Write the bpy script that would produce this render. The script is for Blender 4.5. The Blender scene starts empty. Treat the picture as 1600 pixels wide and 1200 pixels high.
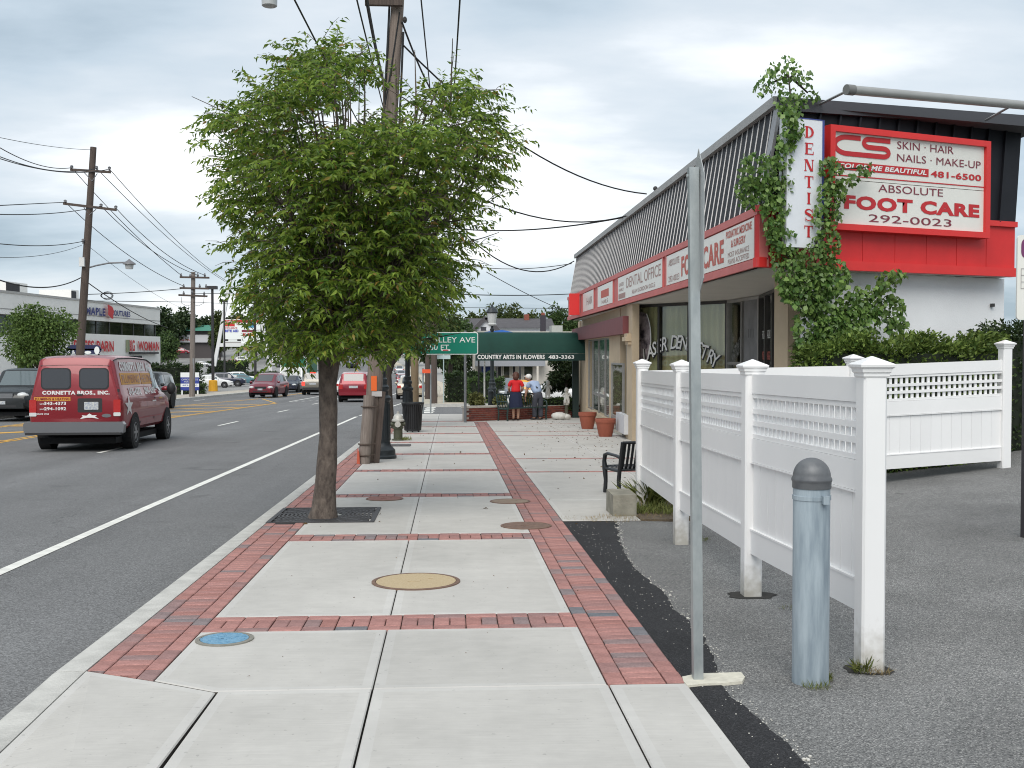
import bpy, math, random
import numpy as np
from mathutils import Vector, Matrix
from math import sin, cos, pi, radians

rnd = random.Random(7)
nrs = np.random.RandomState(11)
sc = bpy.context.scene

# ------------------------------------------------------------------ camera
FOC = 1700.0; HC = 1.58; S = 30 / 1700.0          # focal length in px of a 1600 px frame, eye height, street gradient
TH = math.atan(47 / FOC); PS = math.atan(98 / FOC * cos(TH))
FW = Vector((sin(PS) * cos(TH), cos(PS) * cos(TH), -sin(TH)))
RT = Vector((cos(PS), -sin(PS), 0))
UP = RT.cross(FW)
cam = bpy.data.cameras.new('camera'); camo = bpy.data.objects.new('camera', cam); sc.collection.objects.link(camo)
cam.sensor_width = 36; cam.lens = 36 * FOC / 1600; cam.clip_start = 0.05; cam.clip_end = 3000
mw = Matrix((RT, UP, -FW)).transposed().to_4x4(); mw.translation = (0, 0, HC); camo.matrix_world = mw
sc.camera = camo

# ------------------------------------------------------------------ sky, sun, exposure
SUN_EL, SUN_AZ = radians(46), radians(194)        # azimuth clockwise from +Y
w = bpy.data.worlds.new('World'); sc.world = w; w.use_nodes = True
nt = w.node_tree; nt.nodes.clear(); N = nt.nodes.new; L = nt.links.new
out = N('ShaderNodeOutputWorld'); sky = N('ShaderNodeTexSky'); sky.sky_type = 'NISHITA'; sky.sun_disc = False
sky.sun_elevation = SUN_EL; sky.sun_rotation = SUN_AZ
bg1 = N('ShaderNodeBackground'); bg1.inputs['Strength'].default_value = 0.10; L(sky.outputs[0], bg1.inputs[0])
bg2 = N('ShaderNodeBackground'); bg2.inputs['Strength'].default_value = 0.84
tc = N('ShaderNodeTexCoord'); sep = N('ShaderNodeSeparateXYZ'); L(tc.outputs['Generated'], sep.inputs[0])
def wmath(op, a, b):
    n = N('ShaderNodeMath'); n.operation = op
    for i, v in enumerate((a, b)):
        if isinstance(v, (int, float)): n.inputs[i].default_value = v
        elif v is not None: L(v, n.inputs[i])
    return n.outputs[0]
zz = wmath('ADD', wmath('ABSOLUTE', sep.outputs[2], None), 0.20)
cmb = N('ShaderNodeCombineXYZ'); L(wmath('DIVIDE', sep.outputs[0], zz), cmb.inputs[0]); L(wmath('DIVIDE', sep.outputs[1], zz), cmb.inputs[1])
mp = N('ShaderNodeMapping'); mp.inputs['Location'].default_value = (20.3, 4.4, 0); mp.inputs['Scale'].default_value = (0.75, 1.25, 1); L(cmb.outputs[0], mp.inputs[0])
n1 = N('ShaderNodeTexNoise'); n1.inputs['Scale'].default_value = 0.95; n1.inputs['Detail'].default_value = 9; n1.inputs['Roughness'].default_value = 0.52; L(mp.outputs[0], n1.inputs['Vector'])
# a brighter break in the cloud deck above the street
br = Vector((FW + RT * (-330 / FOC) + UP * (455 / FOC))).normalized()
dt = N('ShaderNodeVectorMath'); dt.operation = 'DOT_PRODUCT'; L(tc.outputs['Generated'], dt.inputs[0]); dt.inputs[1].default_value = br
lobe = wmath('MULTIPLY', wmath('POWER', wmath('MAXIMUM', dt.outputs['Value'], 0.0), 26.0), 0.14)
cl = wmath('ADD', n1.outputs['Fac'], lobe)
cr = N('ShaderNodeValToRGB'); L(cl, cr.inputs[0])
e = cr.color_ramp.elements
e[0].position = 0.36; e[0].color = (0.25, 0.32, 0.38, 1)
e[1].position = 0.75; e[1].color = (0.92, 0.92, 0.92, 1)
k = e.new(0.475); k.color = (0.40, 0.47, 0.53, 1)
k = e.new(0.585); k.color = (0.53, 0.575, 0.615, 1)
L(cr.outputs[0], bg2.inputs[0])
mx = N('ShaderNodeMixShader'); mx.inputs[0].default_value = 0.93
L(bg1.outputs[0], mx.inputs[1]); L(bg2.outputs[0], mx.inputs[2]); L(mx.outputs[0], out.inputs[0])

sl = bpy.data.lights.new('sun', 'SUN'); sl.energy = 1.5; sl.angle = radians(45); sl.color = (1.0, 0.96, 0.9)
so = bpy.data.objects.new('sun', sl); sc.collection.objects.link(so)
sd = Vector((sin(SUN_AZ) * cos(SUN_EL), cos(SUN_AZ) * cos(SUN_EL), sin(SUN_EL)))
so.rotation_euler = sd.to_track_quat('Z', 'Y').to_euler(); so.location = (0, -5, 30)
vs = sc.view_settings
sc.display_settings.display_device = 'sRGB'
vs.view_transform = 'Standard'; vs.look = 'None'; vs.gamma = 1; vs.use_curve_mapping = False; vs.exposure = 0.85
try:
    sc.cycles.filter_width = 1.05; sc.cycles.max_bounces = 8; sc.cycles.transparent_max_bounces = 16
except Exception: pass

# ------------------------------------------------------------------ helpers: pixels of the photograph to points of the place
def ray(px, py): return FW + RT * ((px - 800) / FOC) + UP * ((600 - py) / FOC)
def GP(px, py, h=0.0):
    d = ray(px, py); t = (h - HC) / (d.z + S * d.y); return Vector((d.x * t, d.y * t, HC + d.z * t))
def PX(px, py, X): d = ray(px, py); t = X / d.x; return Vector((X, d.y * t, HC + d.z * t))
def PY(px, py, Y): d = ray(px, py); t = Y / d.y; return Vector((d.x * t, Y, HC + d.z * t))
def PZ(px, py, z): d = ray(px, py); t = (z - HC) / d.z; return Vector((d.x * t, d.y * t, z))
def PP(px, py, o, n):                              # onto the plane through o with normal n
    d = ray(px, py); c = Vector((0, 0, HC)); t = (o - c).dot(n) / d.dot(n); return c + d * t
_tab = [(-60, 60 * S), (0, 0), (60, -60 * S), (100, -100 * S), (140, -2.42), (200, -2.95), (250, -2.5), (300, -0.9), (350, 1.2), (400, 3.5), (500, 8), (700, 13), (2000, 20)]
_tx = np.array([a for a, b in _tab], float); _ty = np.array([b for a, b in _tab], float)
_tm = np.gradient(_ty, _tx)
def gz(y):
    y = min(max(y, -60), 1999); i = int(np.searchsorted(_tx, y, side='right') - 1); i = min(i, len(_tx) - 2)
    h = _tx[i + 1] - _tx[i]; t = (y - _tx[i]) / h
    if y < 100: return -S * y
    return float((2*t**3 - 3*t**2 + 1) * _ty[i] + (t**3 - 2*t**2 + t) * h * _tm[i] + (-2*t**3 + 3*t**2) * _ty[i+1] + (t**3 - t**2) * h * _tm[i+1])
def bend(y):                                       # the street swings left beyond the junction
    if y < 92: return 0.0
    return -3.4e-4 * (min(y, 330) - 92) ** 2 - (max(y, 330) - 330) * 0.10
def rise(x): return 0.085 * max(0.0, min(x, 9) - 2.4)
ROADZ = -0.13

# ------------------------------------------------------------------ materials
MATS = {}
def M(name, col, rough=0.6, metal=0.0, var=0.0, scale=6.0, bump=0.0, bscale=40.0, spec=0.5, col2=None, rand=0.0, emit=0.0, coat=0.0, stretch=None, detail=5.0, contrast=0.5, island=False):
    if name in MATS: return MATS[name]
    m = bpy.data.materials.new(name); MATS[name] = m; m.use_nodes = True
    t = m.node_tree; b = t.nodes['Principled BSDF']; n = t.nodes.new; l = t.links.new
    b.inputs['Roughness'].default_value = rough; b.inputs['Metallic'].default_value = metal
    b.inputs['Specular IOR Level'].default_value = spec; b.inputs['Coat Weight'].default_value = coat
    b.inputs['Base Color'].default_value = (*col, 1)
    vec = None
    if var or bump or col2:
        co = n('ShaderNodeTexCoord'); vec = co.outputs['Object']
        if stretch:
            q = n('ShaderNodeMapping'); q.inputs['Scale'].default_value = stretch; l(vec, q.inputs[0]); vec = q.outputs[0]
    src = None
    if var or col2:
        a = n('ShaderNodeTexNoise'); a.inputs['Scale'].default_value = scale; a.inputs['Detail'].default_value = detail; a.inputs['Roughness'].default_value = 0.6; l(vec, a.inputs['Vector'])
        r = n('ShaderNodeValToRGB'); l(a.outputs['Fac'], r.inputs[0])
        lo = col if col2 else tuple(c * (1 - var) for c in col); hi = col2 if col2 else tuple(min(1, c * (1 + var)) for c in col)
        r.color_ramp.elements[0].position = 0.5 - contrast / 2; r.color_ramp.elements[1].position = 0.5 + contrast / 2
        r.color_ramp.elements[0].color = (*lo, 1); r.color_ramp.elements[1].color = (*hi, 1)
        src = r.outputs[0]; l(src, b.inputs['Base Color'])
    if rand:
        if island: oi = n('ShaderNodeNewGeometry'); ro = oi.outputs['Random Per Island']
        else: oi = n('ShaderNodeObjectInfo'); ro = oi.outputs['Random']
        hs = n('ShaderNodeHueSaturation'); mr = n('ShaderNodeMapRange'); l(ro, mr.inputs[0]); mr.inputs[3].default_value = 1 - rand; mr.inputs[4].default_value = 1 + rand
        l(mr.outputs[0], hs.inputs['Value'])
        if src: l(src, hs.inputs['Color'])
        else: hs.inputs['Color'].default_value = (*col, 1)
        l(hs.outputs[0], b.inputs['Base Color'])
    if bump:
        a = n('ShaderNodeTexNoise'); a.inputs['Scale'].default_value = bscale; a.inputs['Detail'].default_value = 4; l(vec, a.inputs['Vector'])
        bp = n('ShaderNodeBump'); bp.inputs['Strength'].default_value = bump; bp.inputs['Distance'].default_value = 0.02; l(a.outputs['Fac'], bp.inputs['Height']); l(bp.outputs[0], b.inputs['Normal'])
    if emit:
        b.inputs['Emission Color'].default_value = (*col, 1); b.inputs['Emission Strength'].default_value = emit
    return m
def ramp_mat(name, ramp, island, rough=0.85, bump=0.5):
    m = bpy.data.materials.new(name); MATS[name] = m; m.use_nodes = True
    t = m.node_tree; b = t.nodes['Principled BSDF']; n = t.nodes.new; l = t.links.new
    b.inputs['Roughness'].default_value = rough; b.inputs['Specular IOR Level'].default_value = 0.25
    if island: ro = n('ShaderNodeNewGeometry').outputs['Random Per Island']
    else: ro = n('ShaderNodeObjectInfo').outputs['Random']
    r = n('ShaderNodeValToRGB'); l(ro, r.inputs[0]); r.color_ramp.interpolation = 'LINEAR'
    els = r.color_ramp.elements
    els[0].position, els[0].color = ramp[0][0], (*ramp[0][1], 1); els[1].position, els[1].color = ramp[-1][0], (*ramp[-1][1], 1)
    for p, c in ramp[1:-1]: q = els.new(p); q.color = (*c, 1)
    co = n('ShaderNodeTexCoord'); a = n('ShaderNodeTexNoise'); a.inputs['Scale'].default_value = 60 if not island else 30; a.inputs['Detail'].default_value = 6; l(co.outputs['Object'], a.inputs['Vector'])
    a2 = n('ShaderNodeTexNoise'); a2.inputs['Scale'].default_value = 9; l(co.outputs['Object'], a2.inputs['Vector'])
    ad = n('ShaderNodeMath'); ad.operation = 'ADD'; l(a.outputs['Fac'], ad.inputs[0]); l(a2.outputs['Fac'], ad.inputs[1])
    mr = n('ShaderNodeMapRange'); l(ad.outputs[0], mr.inputs[0]); mr.inputs[1].default_value = 0.6; mr.inputs[2].default_value = 1.4; mr.inputs[3].default_value = 0.68; mr.inputs[4].default_value = 1.3
    hs = n('ShaderNodeHueSaturation'); l(r.outputs[0], hs.inputs['Color']); l(mr.outputs[0], hs.inputs['Value']); l(hs.outputs[0], b.inputs['Base Color'])
    bp = n('ShaderNodeBump'); bp.inputs['Strength'].default_value = bump; bp.inputs['Distance'].default_value = 0.004; l(a.outputs['Fac'], bp.inputs['Height']); l(bp.outputs[0], b.inputs['Normal'])
    return m
def aggregate(name, base, dark, light, scale, big=0.6, amt=0.2, rough=0.9, track=(.9, .02, 1), crack=.16):
    """asphalt: voronoi stones in a binder, large soft tone shifts"""
    m = bpy.data.materials.new(name); MATS[name] = m; m.use_nodes = True
    t = m.node_tree; b = t.nodes['Principled BSDF']; n = t.nodes.new; l = t.links.new
    b.inputs['Roughness'].default_value = rough; b.inputs['Specular IOR Level'].default_value = 0.3
    co = n('ShaderNodeTexCoord')
    v = n('ShaderNodeTexVoronoi'); v.inputs['Scale'].default_value = scale; l(co.outputs['Object'], v.inputs['Vector'])
    rgb = n('ShaderNodeSeparateColor'); l(v.outputs['Color'], rgb.inputs[0])
    r = n('ShaderNodeValToRGB'); l(rgb.outputs[0], r.inputs[0]); el = r.color_ramp.elements
    el[0].position = 0.0; el[0].color = (*dark, 1); el[1].position = 1; el[1].color = (*light, 1)
    q = el.new(0.5); q.color = (*base, 1); q = el.new(0.86); q.color = (*[c * 1.35 for c in base], 1)
    a = n('ShaderNodeTexNoise'); a.inputs['Scale'].default_value = big; a.inputs['Detail'].default_value = 8; a.inputs['Roughness'].default_value = 0.65; l(co.outputs['Object'], a.inputs['Vector'])
    mr = n('ShaderNodeMapRange'); l(a.outputs['Fac'], mr.inputs[0]); mr.inputs[1].default_value = 0.3; mr.inputs[2].default_value = 0.7; mr.inputs[3].default_value = 1 - amt; mr.inputs[4].default_value = 1 + amt
    # wear along the wheel tracks, stained patches and hairline cracks
    q = n('ShaderNodeMapping'); q.inputs['Scale'].default_value = track; l(co.outputs['Object'], q.inputs[0])
    a2 = n('ShaderNodeTexNoise'); a2.inputs['Scale'].default_value = 1.0; a2.inputs['Detail'].default_value = 3; l(q.outputs[0], a2.inputs['Vector'])
    m2 = n('ShaderNodeMapRange'); l(a2.outputs['Fac'], m2.inputs[0]); m2.inputs[1].default_value = .35; m2.inputs[2].default_value = .65; m2.inputs[3].default_value = .88; m2.inputs[4].default_value = 1.10
    a3 = n('ShaderNodeTexNoise'); a3.inputs['Scale'].default_value = 0.9; a3.inputs['Detail'].default_value = 2; l(co.outputs['Object'], a3.inputs['Vector'])
    m3 = n('ShaderNodeMapRange'); l(a3.outputs['Fac'], m3.inputs[0]); m3.inputs[1].default_value = .66; m3.inputs[2].default_value = .74; m3.inputs[3].default_value = 1; m3.inputs[4].default_value = .72
    wv = n('ShaderNodeTexNoise'); wv.inputs['Scale'].default_value = 1.2; wv.inputs['Detail'].default_value = 4; l(co.outputs['Object'], wv.inputs['Vector'])
    vm = n('ShaderNodeVectorMath'); vm.operation = 'MULTIPLY_ADD'; l(wv.outputs['Color'], vm.inputs[0]); vm.inputs[1].default_value = (.9, .9, .9); l(co.outputs['Object'], vm.inputs[2])
    v2 = n('ShaderNodeTexVoronoi'); v2.feature = 'DISTANCE_TO_EDGE'; v2.inputs['Scale'].default_value = crack; l(vm.outputs[0], v2.inputs['Vector'])
    m4 = n('ShaderNodeMapRange'); l(v2.outputs['Distance'], m4.inputs[0]); m4.inputs[1].default_value = .0; m4.inputs[2].default_value = .006*crack; m4.inputs[3].default_value = .55; m4.inputs[4].default_value = 1
    pr = mr.outputs[0]
    for o_ in (m2.outputs[0], m3.outputs[0], m4.outputs[0]):
        x_ = n('ShaderNodeMath'); x_.operation = 'MULTIPLY'; l(pr, x_.inputs[0]); l(o_, x_.inputs[1]); pr = x_.outputs[0]
    hs = n('ShaderNodeHueSaturation'); l(r.outputs[0], hs.inputs['Color']); l(pr, hs.inputs['Value']); l(hs.outputs[0], b.inputs['Base Color'])
    bp = n('ShaderNodeBump'); bp.inputs['Strength'].default_value = 0.5; bp.inputs['Distance'].default_value = 0.006; l(v.outputs['Distance'], bp.inputs['Height']); l(bp.outputs[0], b.inputs['Normal'])
    return m
def glass(name, col, refl=1.0, alpha=0.35, rough=0.02):
    """window pane: part see-through, part mirror by angle"""
    m = bpy.data.materials.new(name); MATS[name] = m; m.use_nodes = True
    t = m.node_tree; t.nodes.clear(); n = t.nodes.new; l = t.links.new
    o = n('ShaderNodeOutputMaterial'); tr = n('ShaderNodeBsdfTransparent'); tr.inputs[0].default_value = (*col, 1)
    gl = n('ShaderNodeBsdfGlossy'); gl.inputs['Roughness'].default_value = rough; gl.inputs[0].default_value = (refl, refl, refl, 1)
    fr = n('ShaderNodeLayerWeight'); fr.inputs[0].default_value = 0.5; pw = n('ShaderNodeMath'); pw.operation = 'POWER'; pw.inputs[1].default_value = 5.0; l(fr.outputs['Facing'], pw.inputs[0])
    mr = n('ShaderNodeMapRange'); l(pw.outputs[0], mr.inputs[0]); mr.inputs[3].default_value = alpha; mr.inputs[4].default_value = 1
    x = n('ShaderNodeMixShader'); l(mr.outputs[0], x.inputs[0]); l(tr.outputs[0], x.inputs[1]); l(gl.outputs[0], x.inputs[2]); l(x.outputs[0], o.inputs[0])
    return m
def leafmat(name, c1, c2, trans=0.35, rough=0.45, c3=None):
    m = bpy.data.materials.new(name); MATS[name] = m; m.use_nodes = True
    t = m.node_tree; t.nodes.clear(); n = t.nodes.new; l = t.links.new
    o = n('ShaderNodeOutputMaterial'); g = n('ShaderNodeNewGeometry'); r = n('ShaderNodeValToRGB'); l(g.outputs['Random Per Island'], r.inputs[0])
    el = r.color_ramp.elements; el[0].color = (*c1, 1); el[1].color = (*c2, 1); el[1].position = 0.97
    if c3: el[1].position = 0.955; q = el.new(0.985); q.color = (*c3, 1)
    co = n('ShaderNodeTexCoord'); a = n('ShaderNodeTexNoise'); a.inputs['Scale'].default_value = 1.7; a.inputs['Detail'].default_value = 3; l(co.outputs['Object'], a.inputs['Vector'])
    mr = n('ShaderNodeMapRange'); l(a.outputs['Fac'], mr.inputs[0]); mr.inputs[1].default_value = 0.3; mr.inputs[2].default_value = 0.7; mr.inputs[3].default_value = 0.75; mr.inputs[4].default_value = 1.25
    hs = n('ShaderNodeHueSaturation'); l(r.outputs[0], hs.inputs['Color']); l(mr.outputs[0], hs.inputs['Value'])
    d = n('ShaderNodeBsdfPrincipled'); d.inputs['Roughness'].default_value = rough; d.inputs['Specular IOR Level'].default_value = 0.35; l(hs.outputs[0], d.inputs['Base Color'])
    tl = n('ShaderNodeBsdfTranslucent'); l(hs.outputs[0], tl.inputs[0])
    x = n('ShaderNodeMixShader'); x.inputs[0].default_value = trans; l(d.outputs[0], x.inputs[1]); l(tl.outputs[0], x.inputs[2]); l(x.outputs[0], o.inputs[0])
    return m

# ------------------------------------------------------------------ mesh building
def link(o, parent=None):
    sc.collection.objects.link(o)
    if parent is not None: o.parent = parent
    return o
ORI = {}
def origin_of(p):
    v = Vector((0, 0, 0))
    while p is not None: v += ORI.get(p.name, Vector((0, 0, 0))); p = p.parent
    return v
class MB:
    def __init__(s): s.v = []; s.f = []; s.m = []
    def add(s, vs, fs, mi=0):
        b = len(s.v); s.v += [tuple(x) for x in vs]; s.f += [tuple(i + b for i in f) for f in fs]; s.m += [mi] * len(fs); return s
    def hexa(s, p, mi=0): return s.add(p, [(3,2,1,0),(4,5,6,7),(0,1,5,4),(1,2,6,5),(2,3,7,6),(3,0,4,7)], mi)
    def box(s, x0, x1, y0, y1, z0, z1, mi=0): return s.hexa([(x0,y0,z0),(x1,y0,z0),(x1,y1,z0),(x0,y1,z0),(x0,y0,z1),(x1,y0,z1),(x1,y1,z1),(x0,y1,z1)], mi)
    def bar(s, a, b, wx, wz, up=(0, 0, 1), mi=0):          # rectangular bar from a to b
        a, b = Vector(a), Vector(b); d = (b - a).normalized(); u = Vector(up)
        if abs(d.dot(u)) > 0.99: u = Vector((0, 1, 0))
        x = d.cross(u).normalized(); z = x.cross(d).normalized(); x = x * wx / 2; z = z * wz / 2
        return s.hexa([a-x-z, a+x-z, b+x-z, b-x-z, a-x+z, a+x+z, b+x+z, b-x+z], mi)
    def prism(s, poly, d, mi=0):                            # polygon extruded by vector d
        n = len(poly); d = Vector(d); p = [Vector(q) for q in poly]
        fs = [tuple(range(n - 1, -1, -1)), tuple(range(n, 2 * n))] + [(i, (i+1) % n, (i+1) % n + n, i + n) for i in range(n)]
        return s.add(p + [q + d for q in p], fs, mi)
    def quad(s, a, b, c, d, mi=0): return s.add([a, b, c, d], [(0, 1, 2, 3)], mi)
    def poly(s, p, mi=0): return s.add(p, [tuple(range(len(p)))], mi)
    def tube(s, pts, rad, n=8, mi=0, caps=True):
        pts = [Vector(p) for p in pts]; k = len(pts)
        if isinstance(rad, (int, float)): rad = [rad] * k
        vs = []; ref = None
        for i, p in enumerate(pts):
            d = (pts[min(i+1, k-1)] - pts[max(i-1, 0)])
            d = d.normalized() if d.length > 1e-9 else Vector((0, 0, 1))
            if ref is None: ref = Vector((0, 0, 1)) if abs(d.z) < 0.9 else Vector((1, 0, 0))
            x = d.cross(ref)
            if x.length < 1e-4: x = d.cross(Vector((0, 1, 0.3)))
            x.normalize(); y = x.cross(d)
            ref = y
            for j in range(n):
                a = 2 * pi * j / n; vs.append(p + (x * cos(a) + y * sin(a)) * rad[i])
        fs = [(i*n + j, i*n + (j+1) % n, (i+1)*n + (j+1) % n, (i+1)*n + j) for i in range(k-1) for j in range(n)]
        if caps: fs += [tuple(range(n-1, -1, -1)), tuple((k-1)*n + j for j in range(n))]
        return s.add(vs, fs, mi)
    def lathe(s, prof, o=(0, 0, 0), n=20, mi=0, sq=False, ax=None):   # profile [(r, z)], around z (or axis matrix)
        if sq: n = 4
        vs = []; o = Vector(o)
        for r, z in prof:
            for j in range(n):
                a = 2 * pi * (j + (0.5 if sq else 0)) / n; rr = r * (math.sqrt(2) if sq else 1)
                q = Vector((rr * cos(a), rr * sin(a), z)); vs.append(o + (ax @ q if ax else q))
        k = len(prof)
        fs = [(i*n + j, i*n + (j+1) % n, (i+1)*n + (j+1) % n, (i+1)*n + j) for i in range(k-1) for j in range(n)]
        fs += [tuple(range(n-1, -1, -1)), tuple((k-1)*n + j for j in range(n))]
        return s.add(vs, fs, mi)
    def ball(s, c, r, n=12, k=7, mi=0):
        c = Vector(c); r = Vector((r, r, r)) if isinstance(r, (int, float)) else Vector(r)
        vs = []; 
        for i in range(k + 1):
            t = pi * i / k
            for j in range(n):
                a = 2 * pi * j / n; vs.append(c + Vector((r.x * sin(t) * cos(a), r.y * sin(t) * sin(a), -r.z * cos(t))))
        fs = [(i*n + j, i*n + (j+1) % n, (i+1)*n + (j+1) % n, (i+1)*n + j) for i in range(k) for j in range(n)]
        return s.add(vs, fs, mi)
    def mesh(s, name, mats, smooth=None, off=None):
        me = bpy.data.meshes.new(name); off = off or Vector((0, 0, 0))
        me.from_pydata([(x - off.x, y - off.y, z - off.z) for x, y, z in s.v], [], s.f)
        for m in (mats if isinstance(mats, (list, tuple)) else [mats]): me.materials.append(m)
        if any(s.m): me.polygons.foreach_set('material_index', s.m)
        if smooth is not None:
            me.polygons.foreach_set('use_smooth', [True] * len(s.f)); me.set_sharp_from_angle(angle=radians(smooth))
        me.update(); return me
    def build(s, name, mats, parent=None, smooth=None, world=True, **props):
        """world: coordinates are world ones, brought into the (translated only) parent's frame"""
        me = s.mesh(name, mats, smooth, origin_of(parent) if world else None)
        o = link(bpy.data.objects.new(name, me), parent)
        for a, b in props.items(): o[a] = b
        return o
def thing(name, label, cat, loc, group=None, rz=0.0):
    o = bpy.data.objects.new(name, None); o.empty_display_size = 0.2; link(o); o.location = loc; o.rotation_euler.z = rz
    ORI[o.name] = Vector(loc); o['label'] = label; o['category'] = cat
    if group: o['group'] = group
    return o
def tag(o, label, cat, group=None, kind=None):
    o['label'] = label; o['category'] = cat
    if group: o['group'] = group
    if kind: o['kind'] = kind
    return o
def rebase(o, loc):                                # move a one-mesh thing's origin to its base
    loc = Vector(loc); o.data.transform(Matrix.Translation(-loc)); o.location = loc; return o
def dup(root, loc, rz=None, label=None):
    r = root.copy(); sc.collection.objects.link(r); r.location = loc; ORI[r.name] = Vector(loc)
    if rz is not None: r.rotation_euler.z = rz
    if label: r['label'] = label
    for c in list(root.children):
        d = c.copy(); sc.collection.objects.link(d); d.parent = r
        for g in list(c.children):
            h = g.copy(); sc.collection.objects.link(h); h.parent = d
    return r
def place_mesh(name, me, parent, M4, **props):
    o = link(bpy.data.objects.new(name, me), parent); o.matrix_local = M4
    for a, b in props.items(): o[a] = b
    return o
def frame(o, x, y):                                # matrix with local x along x, local y along y
    x = Vector(x).normalized(); z = x.cross(Vector(y)).normalized(); y = z.cross(x)
    m = Matrix((x, y, z)).transposed().to_4x4(); m.translation = o; return m
_tcache = {}
def text_mesh(s, w=None, h=None, bold=0.0, shear=0.0, depth=0.0):
    key = (s, w, h, bold, shear, depth)
    if key in _tcache: return _tcache[key]
    cu = bpy.data.curves.new('lettering', 'FONT'); cu.body = s; cu.size = 1; cu.offset = bold; cu.shear = shear; cu.extrude = depth; cu.resolution_u = 3
    cu.align_x = 'CENTER'; cu.space_character = 1.0 + bold * 2
    o = bpy.data.objects.new('lettering', cu); me = bpy.data.meshes.new_from_object(o); bpy.data.objects.remove(o)
    v = np.zeros(len(me.vertices) * 3, np.float32); me.vertices.foreach_get('co', v); v = v.reshape(-1, 3)
    a, b = v.min(0), v.max(0); c = (a + b) / 2; ex = b - a
    sx = w / ex[0] if w else (h / ex[1]); sy = h / ex[1] if h else sx
    v[:, 0] = (v[:, 0] - c[0]) * sx; v[:, 1] = (v[:, 1] - c[1]) * sy
    me.vertices.foreach_set('co', v.ravel()); me.update(); _tcache[key] = me; return me
def text(s, mat, parent, fr, cx, cy, w=None, h=None, bold=0.0, shear=0.0, dz=0.004, name='lettering'):
    """lettering centred at (cx, cy) of frame fr (world), dz proud of it"""
    me = text_mesh(s, w, h, bold, shear).copy(); me.materials.clear(); me.materials.append(mat)
    m = fr @ Matrix.Translation((cx, cy, dz)); m = Matrix.Translation(-origin_of(parent)) @ m
    return place_mesh(name, me, parent, m)
def panel(parent, fr, x0, x1, y0, y1, mat, name='panel', dz=0.0, th=0.01, loc=False):
    b = MB(); b.box(x0, x1, y0, y1, -th + dz, dz)
    b.v = [tuple(fr @ Vector(p)) for p in b.v]; return b.build(name, mat, parent, world=not loc)

def leaves(name, pos, dirs, size, mat, parent, width=0.36, fold=0.12, droop=0.15, world=True, **props):
    """many folded leaves (four triangles each) in one mesh"""
    pos = np.asarray(pos, np.float32); dirs = np.asarray(dirs, np.float32); n = len(pos)
    size = np.broadcast_to(np.asarray(size, np.float32), (n,))[:, None]
    d = dirs / np.maximum(np.linalg.norm(dirs, axis=1, keepdims=True), 1e-6)
    r = nrs.normal(size=(n, 3)).astype(np.float32); r[:, 2] += 1.2
    x = np.cross(d, r); x /= np.maximum(np.linalg.norm(x, axis=1, keepdims=True), 1e-6); z = np.cross(x, d)
    o = origin_of(parent) if world else Vector((0, 0, 0)); pos = pos - np.array(o, np.float32)
    A = pos; B = pos + size * (d * 0.42 - x * width / 2 + z * fold); C = pos + size * (d * 0.42 + x * width / 2 + z * fold)
    D = pos + size * d * 0.5; E = pos + size * (d - z * droop)
    V = np.stack([A, B, C, D, E], 1).reshape(-1, 3)
    t = np.array([[0,2,3],[0,3,1],[2,4,3],[3,4,1]]); F = (t[None] + (np.arange(n) * 5)[:, None, None]).reshape(-1, 3)
    me = bpy.data.meshes.new(name); me.vertices.add(len(V)); me.vertices.foreach_set('co', V.ravel().astype(np.float32))
    me.loops.add(F.size); me.loops.foreach_set('vertex_index', F.ravel().astype(np.int32))
    me.polygons.add(len(F)); me.polygons.foreach_set('loop_start', np.arange(0, F.size, 3, dtype=np.int32)); me.polygons.foreach_set('loop_total', np.full(len(F), 3, np.int32))
    me.materials.append(mat); me.update(calc_edges=True); me.validate()
    ob = link(bpy.data.objects.new(name, me), parent)
    for a, b in props.items(): ob[a] = b
    return ob
def clip(poly, a, b, c):                           # keep a*x+b*y >= c
    r = []
    for i in range(len(poly)):
        p, q = poly[i], poly[(i+1) % len(poly)]; dp = a*p[0]+b*p[1]-c; dq = a*q[0]+b*q[1]-c
        if dp >= 0: r.append(p)
        if dp * dq < 0: t = dp / (dp - dq); r.append((p[0]+(q[0]-p[0])*t, p[1]+(q[1]-p[1])*t))
    return r

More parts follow.
